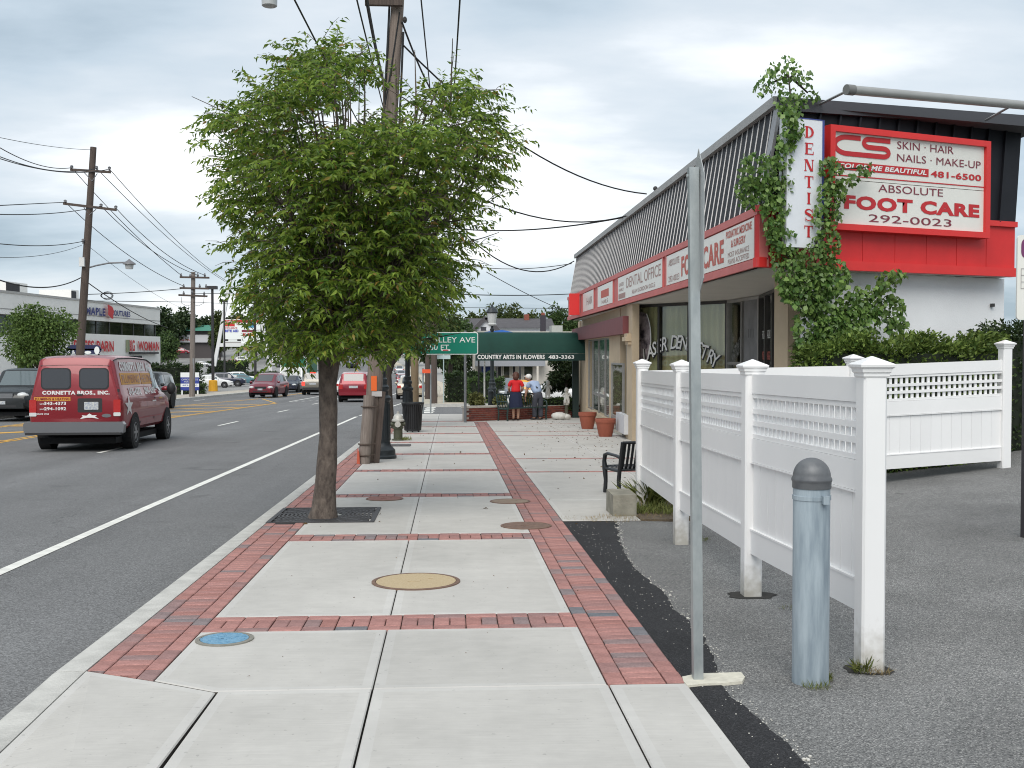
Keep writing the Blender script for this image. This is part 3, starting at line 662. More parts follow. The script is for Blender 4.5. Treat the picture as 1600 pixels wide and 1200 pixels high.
# recessed corner: slanted show window, door, side glass, corner column
R0 = Vector((4.42, 25.5, 0)); R1 = Vector((6.02, 23.2, 0)); R2 = Vector((6.15, 21.2, 0)); R3 = Vector((5.38, 16.6, 0)); R25 = R2 + (R3 - R2) * 0.0
gl = -.45
def seg_frame(p, q, z=0): 
    x = (q - p).normalized(); return frame(Vector((p.x, p.y, z)), x, (0, 0, 1)), (q - p).length
def fbox(b, fr, x0, x1, y0, y1, z0, z1, mi=0):
    c = [(x0,y0,z0),(x1,y0,z0),(x1,y1,z0),(x0,y1,z0),(x0,y0,z1),(x1,y0,z1),(x1,y1,z1),(x0,y1,z1)]; return b.hexa([fr @ Vector(p) for p in c], mi)
def shopfront(p, q, splits, base, top, mat, name='shop_window', transom=None):
    fr, ln = seg_frame(p, q); b = MB(); f = .06
    fbox(b, fr, 0, ln, top - f, top, -.05, .05); fbox(b, fr, 0, ln, base - .25, base, -.05, .05)
    for s in splits: fbox(b, fr, s*ln - f/2, s*ln + f/2, base, top - f, -.055, .055)
    if transom: fbox(b, fr, 0, ln, transom, transom + f, -.045, .045)
    o = b.build(name, mat, shop)
    for a, c in zip(splits, splits[1:]):
        b = MB(); fbox(b, fr, a*ln + f/2, c*ln - f/2, base, top - f, -.006, .006); b.build('pane', win, o)
    return o, fr, ln
lw, lfr, lln = shopfront(R0, R1, [0.01, .27, .60, .99], 0.0, zS - .02, darkalu)
# curtain behind: folded cloth
b = MB(); nf = 120
for i in range(nf + 1):
    t = -0.15 + 1.14 * i / nf; x = t * lln; z = -0.11 + .030 * sin(i * .95) + .015 * sin(i * .37)
    b.v += [tuple(lfr @ Vector((x, 0.05, z))), tuple(lfr @ Vector((x, 2.71, z)))]
for i in range(nf): b.f.append((2*i, 2*i+2, 2*i+3, 2*i+1)); b.m.append(0)
b.build('curtain', M('olive_curtain', (0.56, 0.53, 0.33), 0.9, var=.15, scale=3, stretch=(1, 1, .2)), lw, smooth=60)
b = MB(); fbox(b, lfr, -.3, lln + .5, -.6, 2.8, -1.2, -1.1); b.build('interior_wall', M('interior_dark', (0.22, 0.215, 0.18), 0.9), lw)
# poster in the window's corner and the arched lettering
b = MB(); pts = [(.06, 1.72), (.06, 2.62)] + [(.06 + .42 * sin(a), 1.72 + .9 * cos(a)) for a in [i * pi / 24 for i in range(1, 13)]]
pts = [(.05, 1.35)] + [(.05 + .42 * math.sqrt(max(0, 1 - ((z - 1.95)/.75)**2)), z) for z in [1.25 + .115*i for i in range(12)]] + [(.05, 2.6)]
b.poly([lfr @ Vector((x, z, .012)) for x, z in pts]); b.build('poster', M('poster_print', (0.035, 0.03, 0.04), 0.3, col2=(0.42, 0.36, 0.38), scale=4.5, contrast=.25), lw)
b = MB(); b.tube([lfr @ Vector((x + .01, z, .016)) for x, z in pts[1:-1]], .012, 5); b.build('poster_edge', whitep, lw)
S_ = 'LASER DENTISTRY'; cxs = np.linspace(.28, lln - .34, len(S_)); 
for i, ch in enumerate(S_):
    if ch == ' ': continue
    t = (cxs[i] - .20) / (lln - .5); y = 1.50 + .40 * (1 - (2*t - 1.0)**2) - .10 * t; rot = .26 * (1 - 2*t) * 1.1
    R_ = Matrix.Rotation(rot, 4, 'Z')
    for mt, bo, dz, hh in ((black, .05, .014, .34), (whitep, .012, .020, .31)):
        me = text_mesh(ch, None, hh, bo, .25).copy(); me.materials.clear(); me.materials.append(mt)
        sc_ = Matrix.Diagonal((.72, 1, 1, 1))
        place_mesh('letter', me, lw, Matrix.Translation(-origin_of(lw)) @ lfr @ Matrix.Translation((cxs[i] + (.02 if mt is black else 0), y - (.02 if mt is black else 0), dz)) @ R_ @ sc_)
text('COSMETIC & GENERAL', whitep, lw, lfr, .95, .95, w=.9, h=.08)
dw, dfr, dln = shopfront(R1, R2, [.02, .48, .98], -.35, zS - .02, alu, 'door', transom=1.35)
for a, c in ((.05, .45), (.51, .95)):
    b = MB(); fbox(b, dfr, a*dln, c*dln, .55, 1.22, -.06, -.05); b.build('poster', M('teal_poster', (0.03, 0.20, 0.19), .5, var=.3, scale=4), dw)
    b = MB(); fbox(b, dfr, a*dln, c*dln, 0.5, 1.34, .03, .05); 
for x in (.44, .53):
    b = MB(); b.tube([dfr @ Vector((x*dln, .7, .07)), dfr @ Vector((x*dln, 1.1, .07))], .018, 6); b.build('handle', darkalu, dw)
b = MB(); fbox(b, dfr, .52*dln, .95*dln, 1.42, 2.68, .012, .02); b.build('door_panel', M('grey_panel', (.16, .16, .165), .6, var=.3, scale=3), dw)
text('111', black, dw, dfr, .74*dln, 2.0, h=.18, dz=.024)
sw, sfr, sln = shopfront(R2, R3, [.01, .22, .44, .62, .80, .99], 0.0, zS - .02, darkalu)
for i in range(6):                                   # flat lettering for ads and for text reflected in the side glass
    x = sln * (.08 + .15 * i)
    for z, mt, t in ((1.95, whitep, 'FACIALS'), (1.55, fadedred, 'MASSAGE'), (1.15, whitep, 'WAXING'), (.75, fadedred, 'HAIR')): text(t, mt, sw, sfr, x + .2, z, w=.5, h=.16, dz=.012)
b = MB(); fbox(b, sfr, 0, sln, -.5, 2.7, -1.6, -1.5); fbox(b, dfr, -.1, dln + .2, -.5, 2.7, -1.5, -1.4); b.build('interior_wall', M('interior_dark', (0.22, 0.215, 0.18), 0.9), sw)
C = PZ(1246, 420, zS); C = Vector((5.06, 15.95, 0))
b = MB(); fr = frame(C, fdir, (0, 0, 1)); fbox(b, fr, -.16, .16, gl, zS, -.16, .16); b.build('column', tan, shop)
b = MB(); fbox(b, fr, -.5, .3, zS - .16, zS - .02, .3, .5); fbox(b, fr, -1.6, -1.0, zS - .2, zS - .02, 2.0, 2.1)
# soffit with fine grooves
sof = [Vector((XF + .01, yN + .02, 0)), Vector((8.5, 16.1, 0)), Vector((8.5, 26, 0)), Vector((4.9, 38, 0)), Vector((XF + .01, yE, 0))]
b = MB(); b.prism([Vector((p.x, p.y, zS)) for p in sof], (0, 0, .03)); b.build('soffit', soffm, shop)
k = 0
ribs = MB(); y = yN + .25
while y < 26:
    x1 = min(8.2, XF + .05 + (y - yN) * 2.2); ribs.box(XF + .05, x1, y, y + .018, zS - .010, zS + .001); y += .16
ribs.build('soffit_ribs', soffm, shop, kind='stuff')
# fascia along the street: face board, sign panels, trims
b = MB(); b.box(XF, XF + .12, yN, yE, zS + .10, zF - .09); b.build('fascia', faded, shop)
y = yN; 
while y < yE - .1:
    y2 = min(y + 2.44, yE); b = MB(); b.box(XF - .035, XF + .13, y, y2 - .008, zS, zS + .115); b.box(XF - .035, XF + .14, y, y2 - .008, zF - .10, zF + .005); b.build('trim', faded, shop); y = y2
ffr = frame(Vector((XF, 0, 0)), (0, -1, 0), (0, 0, 1))   # local x = -y
def fy(px): return -PX(px, 430, XF).y
SG = [(1043, 1181), (967, 1037), (935, 959), (912, 929), (891, 901)]
pan = []
for i, (a, c) in enumerate(SG):
    x0, x1 = fy(a), fy(c)
    if i == 0: x1 = min(x1, -(yN + .12))
    pan.append((x0, x1))
    q = panel(shop, ffr, x0, x1, zS + .13, zF - .12, signw, 'sign_panel', dz=.022, th=.02)
    b = MB(); f = .045
    fbox(b, ffr, x0 - f, x0, zS + .11, zF - .10, 0, .03); b.build('sign_frame', faded, shop); b = MB(); fbox(b, ffr, x1, x1 + f, zS + .11, zF - .10, 0, .03); b.build('sign_frame', faded, shop)
fz = (zS + zF) / 2
a, c = pan[0]; W_ = c - a
text('ABSOLUTE', fadegrey, shop, ffr, a + W_*.115, fz + .13, w=W_*.16, h=.12, dz=.026); text('292-0023', fadegrey, shop, ffr, a + W_*.115, fz - .17, w=W_*.16, h=.11, dz=.026)
text('FOOT CARE', fadedred, shop, ffr, a + W_*.475, fz - .02, w=W_*.50, h=.36, bold=.035, dz=.026)
for t, z, h_, wf, mt in (('PODIATRIC MEDICINE', fz + .19, .11, .23, fadedred), ('& SURGERY', fz + .04, .11, .13, fadedred), ('MOST INSURANCE', fz - .11, .075, .19, fadegrey), ('PLANS ACCEPTED', fz - .21, .075, .19, fadegrey)): text(t, mt, shop, ffr, a + W_*.862, z, w=W_*wf, h=h_, bold=.02 if h_ > .1 else 0, dz=.026)
a, c = pan[1]; W_ = c - a
text('DENTAL OFFICE', fadegrey, shop, ffr, a + W_*.60, fz + .08, w=W_*.74, h=.24, dz=.026); text('ALAN GORDON D.D.S.', fadegrey, shop, ffr, a + W_*.62, fz - .17, w=W_*.5, h=.09, dz=.026); text('LASER', fadegrey, shop, ffr, a + W_*.10, fz + .1, w=W_*.12, h=.09, dz=.026); text('FAMILY', fadegrey, shop, ffr, a + W_*.10, fz - .03, w=W_*.12, h=.07, dz=.026)
panel(shop, ffr, a + W_*.02, a + W_*.2, fz - .24, fz - .12, fadegrey, 'sign_badge', dz=.026, th=.002)
a, c = pan[2]; panel(shop, ffr, a + (c-a)*.25, a + (c-a)*.75, fz - .06, fz + .14, fadedred, 'sign_badge', dz=.026, th=.002); text('NAILS', fadegrey, shop, ffr, (a+c)/2, fz - .17, w=(c-a)*.4, h=.10, dz=.026)
a, c = pan[3]; text('HAIR', fadegrey, shop, ffr, (a+c)/2 + .3, fz, w=(c-a)*.5, h=.22, dz=.026)
a, c = pan[4]; text('SALON', fadegrey, shop, ffr, (a+c)/2, fz, w=(c-a)*.5, h=.22, dz=.026)
b = MB(); y = -fy(907); b.box(XF - .36, XF - .037, y - .07, y + .07, zS + .06, zF - .06); bs = b.build('projecting_sign', redtrim, shop)
# mansard along the street: sloping sheet with pale fins, coping
XT = XF + .33
nsl = Vector((-(zR - zF), 0, (XT - XF - .04))).normalized()
b = MB(); yT0, yT1 = yN + .28, yE + .35
b.poly([(XF + .04, yN + .02, zF), (XT, yT0, zR), (XT, yT1, zR), (XF + .04, yE, zF)]); b.poly([(XF + .04, yE, zF), (XT, yT1, zR), (XT + 3, yT1, zR), (XF + 3, yE, zF)])
b.build('mansard', dark, shop)
fm = MB(); ln = math.hypot(zR - zF, XT - XF - .04); fm.box(-.007, .007, 0, .0125, 0.01, ln - .02); fme = fm.mesh('fin', fin)
ax = (Vector((XT, 0, zR)) - Vector((XF + .04, 0, zF))).normalized()
nf = 78
for i in range(nf):
    t = (i + .7) / nf; y = yN + .05 + (yE - yN - .1) * t; sh = (yT0 - yN) + (yT1 - yE - yT0 + yN) * t
    p0 = Vector((XF + .04, y, zF)); p1 = Vector((XT, y + sh, zR)); z_ = (p1 - p0).normalized(); x_ = Vector((0, 1, 0)); x_ = (x_ - z_*x_.dot(z_)).normalized(); y_ = z_.cross(x_)
    m4 = Matrix((x_, y_, z_)).transposed().to_4x4(); m4.translation = p0 - origin_of(shop); 
    place_mesh('fin', fme, shop, m4)
b = MB(); b.bar((XT - .03, yT0 - .05, zR + .03), (XT - .03, yT1 + .02, zR + .03), .12, .13); b.build('coping', coping, shop)
b = MB(); b.poly([(XT - .05, yT0, zR), (9, 16.0, zR), (9, yT1, zR), (XT - .05, yT1, zR)]); b.build('roof', M('roof_felt', (.08, .08, .085), .9), shop)
# hip cap at the corner
TC = Vector((XT, yT0, zR)); BC = Vector((XF + .02, yN, zF))
b = MB(); b.bar(BC, TC, .10, .05, (-1, -.4, .2)); b.build('hip_cap', M('hip_metal', (.32, .32, .33), .4, metal=.4), shop)
# right-hand face: dark standing seam panels above, red board below, white wall
TE = PP(1597, 190, A0 - fnor*.26, fnor); TD = (TE - TC).normalized()
BE = A0 + fdir * (B0 - A0).length; BE = Vector((BE.x, BE.y, zF)); BCr = Vector((A0.x, A0.y, zF))
npan = 13
for i in range(npan):
    t0, t1 = i / npan, (i + 1) / npan; g = .006
    p = [BCr.lerp(BE, t0), BCr.lerp(BE, t1), TC.lerp(TE, t1), TC.lerp(TE, t0)]; n_ = (p[1]-p[0]).cross(p[3]-p[0]).normalized()
    b = MB(); b.prism([q - n_*.02 for q in p], n_*.02); q0, q1 = p[0], p[3]; b.bar(q0 + n_*.022, q1 + n_*.022, .03, .05, n_)
    b.build('roof_panel', dark, shop)
b = MB(); o_ = (TE - TC).normalized(); b.bar(TC - o_*.05 + Vector((0,0,-.01)) + fnor*.03, TE + Vector((0,0,-.01)) + fnor*.03, .12, .18); b.build('coping', M('dark_coping', (.055, .055, .062), .45), shop)
rfr = frame(Vector((A0.x, A0.y, 0)), fdir, (0, 0, 1)); rl = (B0 - A0).length
nb = 16
for i in range(nb):
    b = MB(); fbox(b, rfr, rl*i/nb + .002, rl*(i+1)/nb - .002, zS + .12, zF - .05, -.10, -.004 * (i % 2)); b.build('board', red, shop)
b = MB(); fbox(b, rfr, -.03, rl, zS - .005, zS + .125, -.10, .035); b.build('trim', redtrim, shop)
b = MB(); fbox(b, rfr, -.03, rl, zF - .06, zF + .02, -.10, .045); b.build('trim', redtrim, shop)
b = MB(); fbox(b, rfr, 1.13, rl + .1, -.6, zS - .01, -.55, -.28); b.build('wall', whitew, shop)
b = MB(); fbox(b, rfr, rl - .02, rl + .03, zS + .01, zF - .07, -.5, -.105); b.build('end_wall', whitew, shop)
wv = PP(1549, 477, A0 - fnor*.28, fnor); b = MB(); b.box(wv.x - .025, wv.x + .025, wv.y - .06, wv.y + .0, wv.z - .025, wv.z + .025); b.build('wall_vent', darkalu, shop)
# roof furniture
p = PX(944, 368, XT + .6); b = MB(); b.tube([(p.x, p.y, zR)] + [(p.x, p.y - .16 + .16*cos(a), p.z - .1 + .16*sin(a)) for a in [i*pi/8 for i in range(9)]], .05, 8); b.build('roof_pipe', M('galvanised', (.33, .34, .35), .4, metal=.7, var=.15, scale=12), shop)
p = PX(1024, 296, XT + .15); b = MB(); b.tube([(p.x, p.y, zR), (p.x, p.y, p.z + .06)], .02, 6); b.ball((p.x, p.y, p.z + .02), .055, 8, 5); b.build('roof_insulator', darkalu, shop)

# --- signs on the shop (things of their own)
so_ = A0 + fnor * .10
def on_face(px, py, d=0.10): return PP(px, py, A0 + fnor * d, fnor)
def quad_fr(tl, tr, bl, d): # frame at centre
    x = (tr - tl); y = (tl - bl); return x.length, y.length
tl, tr, br_, bl = on_face(1290, 203), on_face(1546, 219), on_face(1538, 372), on_face(1303, 365)
cz = (on_face(1420, 290)); sx0, sx1 = rfr.inverted() @ on_face(1292, 290), rfr.inverted() @ on_face(1542, 290)
X0, X1 = sx0.x, sx1.x; Z1, Z0 = on_face(1420, 209).z, on_face(1420, 366).z
cs = thing('wall_sign', 'large white salon and foot clinic sign in a red frame above the hedge', 'sign', tuple(so_ + fdir*X0 + Vector((0, 0, Z0))))
f = .085
b = MB(); fbox(b, rfr, X0, X1, Z1 - f, Z1, .0, .17); fbox(b, rfr, X0, X1, Z0, Z0 + f, .0, .17); fbox(b, rfr, X0, X0 + f, Z0 + f, Z1 - f, .0, .17); fbox(b, rfr, X1 - f, X1, Z0 + f, Z1 - f, .0, .17); fbox(b, rfr, X0 + .05, X1 - .05, Z0 + .05, Z1 - .05, -.02, .05); b.build('frame', redtrim, cs)
a0, a1, c0, c1 = X0 + f, X1 - f, Z0 + f, Z1 - f; W_, H_ = a1 - a0, c1 - c0
panel(cs, rfr, a0, a1, c0, c0 + H_*.485, signw, 'sign_panel', dz=.12, th=.02); panel(cs, rfr, a0, a1, c0 + H_*.492, c1, signw, 'sign_panel', dz=.12, th=.02)
TX = lambda u: a0 + W_*u
TY = lambda v: c0 + H_*v
def stroke(parent, pts, wd, mat, fr, dz, name, th=.004):
    b = MB(); vs = []
    for i, p in enumerate(pts):
        q0, q1 = Vector(pts[max(i-1, 0)]), Vector(pts[min(i+1, len(pts)-1)]); d = (q1 - q0).normalized(); n = Vector((-d.y, d.x)); vs += [Vector(p) + n*wd/2, Vector(p) - n*wd/2]
    b.v = [tuple(fr @ Vector((v.x, v.y, dz))) for v in vs]; b.f = [(2*i, 2*i+1, 2*i+3, 2*i+2) for i in range(len(pts)-1)]; b.m = [0]*len(b.f); b.build(name, mat, parent)
arc = lambda cx, cy, rx, ry, t0, t1, n=10: [(cx + rx*cos(t0 + (t1-t0)*i/n), cy + ry*sin(t0 + (t1-t0)*i/n)) for i in range(n+1)]
wS = H_*.055
cw = W_
stroke(cs, [(TX(.17), TY(.955))] + arc(TX(.085), TY(.865), W_*.075, H_*.09, pi/2, 3*pi/2, 14) + [(TX(.22), TY(.775))], wS, signred, rfr, .126, 'logo_letter')
stroke(cs, [(TX(.36), TY(.955)), (TX(.22), TY(.955))] + arc(TX(.225), TY(.91), W_*.035, H_*.045, pi/2, 3*pi/2, 10) + [(TX(.31), TY(.865))] + arc(TX(.315), TY(.82), W_*.035, H_*.045, pi/2, -pi/2, 10) + [(TX(.21), TY(.775))], wS, signred, rfr, .128, 'logo_letter')
text('SKIN · HAIR', signmar, cs, rfr, TX(.595), TY(.925), w=W_*.38, h=H_*.085, dz=.126); text('NAILS · MAKE-UP', signmar, cs, rfr, TX(.69), TY(.785), w=W_*.57, h=H_*.085, dz=.126)
panel(cs, rfr, TX(.015), TX(.615), TY(.595), TY(.685), signred, 'sign_strip', dz=.126, th=.004); text('COLOR ME BEAUTIFUL', whitep, cs, rfr, TX(.315), TY(.64), w=W_*.57, h=H_*.055, bold=.03, shear=.2, dz=.130)
text('481-6500', signred, cs, rfr, TX(.805), TY(.635), w=W_*.35, h=H_*.075, bold=.03, dz=.126)
panel(cs, rfr, TX(.0), TX(1), TY(.525), TY(.537), signred, 'sign_rule', dz=.126, th=.004)
text('ABSOLUTE', signmar, cs, rfr, TX(.50), TY(.425), w=W_*.43, h=H_*.085, dz=.126); text('FOOT CARE', signred, cs, rfr, TX(.52), TY(.245), w=W_*.90, h=H_*.155, bold=.05, dz=.126); text('292-0023', signmar, cs, rfr, TX(.50), TY(.085), w=W_*.55, h=H_*.085, dz=.126)

de = [PP(x, y, A0 + fnor*.30, fnor) for x, y in ((1230, 183), (1287, 181), (1275, 372), (1241, 372))]
dx0 = (rfr.inverted() @ de[0]).x; dx1 = (rfr.inverted() @ de[1]).x; dz0, dz1 = de[3].z, de[0].z
ds = thing('dentist_sign', 'tall narrow white board reading DENTIST downwards at the corner of the shop', 'sign', tuple(so_ + fdir*dx0 + Vector((0, 0, dz0))))
b = MB(); fbox(b, rfr, dx0, dx1, dz0 - .12, dz1, .14, .30); b.build('board', M('dentist_board', (.70, .72, .76), .5, var=.04, scale=2), ds)
b = MB(); fbox(b, rfr, dx1 - .02, dx1 + .012, dz0 - .12, dz1 + .01, .13, .305); fbox(b, rfr, dx0, dx1, dz1, dz1 + .012, .13, .305); b.build('edge', M('blue_edge', (.05, .07, .25), .5), ds)
b = MB(); fbox(b, rfr, dx0 + .1, dx0 + .15, dz0, dz1 - .1, -.02, .14); fbox(b, rfr, dx1 - .15, dx1 - .1, dz0, dz1 - .1, -.02, .14); b.build('bracket', darkalu, ds)
cxm = dx0 + (dx1 - dx0) * .60; lh = (dz1 - dz0) / 7.35
serif = {'D': [(-.34,-.5,-.34,.5,.18), ], }
def serif_letter(ch, cx, cy, h, mat, parent, fr, dz):
    """roman capitals from thick and thin strokes with slab serifs"""
    w_ = h*.92; T, t = h*.24, h*.08; b = MB(); k = [0]
    def R(x0, x1, y0, y1): k[0] += 1; b.poly([fr @ Vector((cx + x, cy + y, dz + k[0]*.0007)) for x, y in ((x0, y0), (x1, y0), (x1, y1), (x0, y1))])
    def Q(*p): k[0] += 1; b.poly([fr @ Vector((cx + x, cy + y, dz + k[0]*.0007)) for x, y in p])
    hh = h/2; L_ = -w_/2; Rr = w_/2
    if ch == 'D':
        R(L_ + .08*h, L_ + .08*h + T, -hh, hh); R(L_, L_ + .3*h, hh - t, hh); R(L_, L_ + .3*h, -hh, -hh + t)
        n = 10
        for i in range(n):
            a0_, a1_ = pi/2 - pi*i/n, pi/2 - pi*(i+1)/n; x0 = L_ + .25*h
            Q((x0 + (Rr-x0)*cos(a0_), hh*sin(a0_)), (x0 + (Rr-x0)*cos(a1_), hh*sin(a1_)), (x0 + (Rr-x0-T)*cos(a1_), (hh-t)*sin(a1_)), (x0 + (Rr-x0-T)*cos(a0_), (hh-t)*sin(a0_)))
    elif ch == 'E':
        R(L_ + .08*h, L_ + .08*h + T, -hh, hh); R(L_, Rr*.9, hh - t, hh); R(L_, Rr, -hh, -hh + t); R(L_ + .2*h, Rr*.5, -t/2, t/2)
        R(Rr*.9 - t*.8, Rr*.9, hh - .25*h, hh); R(Rr - t*.8, Rr, -hh, -hh + .28*h); R(Rr*.5 - t*.7, Rr*.5, -.12*h, .12*h)
    elif ch == 'N':
        R(L_ + .05*h, L_ + .05*h + t, -hh, hh); R(Rr - .05*h - t, Rr - .05*h, -hh, hh); Q((L_, hh), (L_ + T*1.2, hh), (Rr - .05*h, -hh), (Rr - .05*h - T*1.1, -hh))
        R(L_ - .06*h, L_ + .2*h, -hh, -hh + t*.8); R(Rr - .22*h, Rr + .06*h, hh - t*.8, hh); R(L_ - .06*h, L_ + .1*h, hh - t*.8, hh)
    elif ch == 'T':
        R(-T/2, T/2, -hh, hh); R(L_, Rr, hh - t, hh); R(L_, L_ + t*.9, hh - .27*h, hh); R(Rr - t*.9, Rr, hh - .27*h, hh); R(-.2*h, .2*h, -hh, -hh + t*.8)
    elif ch == 'I': R(-T/2, T/2, -hh, hh); R(-.2*h, .2*h, -hh, -hh + t*.8); R(-.2*h, .2*h, hh - t*.8, hh)
    elif ch == 'S':
        pts = arc(0, hh*.5, w_*.38, hh*.46, .35, pi*1.1, 8) + arc(0, -hh*.5, w_*.42, hh*.5, pi*.42, -pi*.9, 10)
        vs = []
        for i, p in enumerate(pts):
            q0, q1 = Vector(pts[max(i-1, 0)]), Vector(pts[min(i+1, len(pts)-1)]); d = (q1 - q0).normalized(); n = Vector((-d.y, d.x)); th = t + (T - t) * max(0, 1 - abs(i/(len(pts)-1) - .47)*3.0); vs += [Vector(p) + n*th/2, Vector(p) - n*th/2]
        for i in range(len(pts)-1): Q(*[(v.x, v.y) for v in (vs[2*i], vs[2*i+1], vs[2*i+3], vs[2*i+2])])
        R(w_*.33, w_*.33 + t*.8, hh - .3*h, hh); R(-w_*.44, -w_*.44 + t*.8, -hh, -hh + .3*h)
    return b.build('letter', mat, parent)
for i, ch in enumerate('DENTIST'): serif_letter(ch, cxm, dz1 - lh*(.78 + i*1.02), lh*.72, signred, ds, rfr, .304)

# tube lamp on two arms above the sign
pa, pb = PP(1322, 140, A0 + fnor*.9, fnor), PP(1640, 168, A0 + fnor*.9, fnor)
la = thing('sign_lamp', 'long grey tube lamp held out on two arms above the side sign', 'lamp', tuple(pa))
tubem = M('lamp_housing', (.34, .34, .33), .4, metal=.3, var=.08, scale=5)
ld = (pb - pa).normalized()
b = MB(); b.tube([pa + ld*.12, pb], .060, 14); b.build('lamp_tube', tubem, la, smooth=40)
b = MB(); b.tube([pa, pa + ld*.12], .068, 14); b.build('end_cap', M('lamp_cap', (.16, .16, .155), .5), la, smooth=40)
ra, rb = PP(1281, 163, A0 - fnor*.1, fnor), PP(1540, 188, A0 - fnor*.1, fnor)
for p, q in ((ra, pa + ld*.05), (rb, pa + ld*((PP(1584, 163, A0 + fnor*.9, fnor) - pa).length))):
    b = MB(); b.tube([p, q], .018, 6); b.build('arm', tubem, la)

# ================================================================== FENCE
vinyl = M('white_vinyl', (0.80, 0.795, 0.79), 0.42, var=0.035, scale=1.2, rand=0.02)
gy = lambda y, x=0: -S*y + rise(x)
vinyl_post = M('white_vinyl_post', (0.80, 0.795, 0.79), 0.42, var=.03, scale=1.2)
t_ = vinyl_post.node_tree; b_ = t_.nodes['Principled BSDF']; old = b_.inputs['Base Color'].links[0].from_socket; n_ = t_.nodes.new; c_ = n_('ShaderNodeTexCoord'); s_ = n_('ShaderNodeSeparateXYZ'); t_.links.new(c_.outputs['Object'], s_.inputs[0]); z_ = n_('ShaderNodeTexNoise'); z_.inputs['Scale'].default_value = 16; z_.inputs['Detail'].default_value = 6; t_.links.new(c_.outputs['Object'], z_.inputs['Vector']); a_ = n_('ShaderNodeMath'); a_.operation = 'MULTIPLY_ADD'; a_.inputs[1].default_value = -.45; t_.links.new(z_.outputs['Fac'], a_.inputs[0]); t_.links.new(s_.outputs[2], a_.inputs[2]); r_ = n_('ShaderNodeMapRange'); r_.inputs[1].default_value = -.25; r_.inputs[2].default_value = .05; r_.inputs[3].default_value = .75; r_.inputs[4].default_value = 0; t_.links.new(a_.outputs[0], r_.inputs[0]); x_ = n_('ShaderNodeMixRGB'); x_.inputs[2].default_value = (.30, .27, .21, 1); t_.links.new(r_.outputs[0], x_.inputs[0]); t_.links.new(old, x_.inputs[1]); t_.links.new(x_.outputs[0], b_.inputs['Base Color'])   # splashed dirt at the foot
P = [Vector((2.24, 5.66, 0)), Vector((2.15, 7.62, 0)), Vector((2.15, 9.98, 0)), Vector((2.24, 12.55, 0)), PP(1333, 600, Vector((0, 12.75, 0)), Vector((0, 1, 0))), PP(1570, 600, Vector((0, 13.35, 0)), Vector((0, 1, 0)))]
P = [Vector((p.x, p.y, 0)) for p in P]
capz = [1.556, 1.53, 1.515, 1.51, 1.565, 1.745]
railz = [1.455, 1.435, 1.41, 1.385, 1.44, 1.505]
botz = [gy(p.y, p.x) - .03 for p in P]
fence = thing('vinyl_fence', 'white vinyl fence with lattice top and capped posts around the lot corner', 'fence', (P[0].x, P[0].y, botz[0]))
def post(i, dirv):
    p = P[i]; fr = frame(Vector((p.x, p.y, 0)), dirv, (0, 0, 1)); h = .0635; b = MB(); c = .012
    pr = [(-h+c, -h), (h-c, -h), (h, -h+c), (h, h-c), (h-c, h), (-h+c, h), (-h, h-c), (-h, -h+c)]
    b.prism([fr @ Vector((x, botz[i], y)) for x, y in pr], (0, 0, capz[i] - .085 - botz[i])); o = b.build('post', vinyl_post, fence)
    b = MB(); m3 = fr.to_3x3(); axm = Matrix((m3.col[0], -m3.col[2], m3.col[1])).transposed()
    z = capz[i] - .10
    b.lathe([(.066, 0), (.070, .008), (.070, .022), (.078, .028), (.080, .045), (.092, .055), (.094, .068), (.085, .074), (.004, .112)], (p.x, p.y, z), sq=True, ax=axm); b.build('post_cap', vinyl, o)
slat_cache = {}
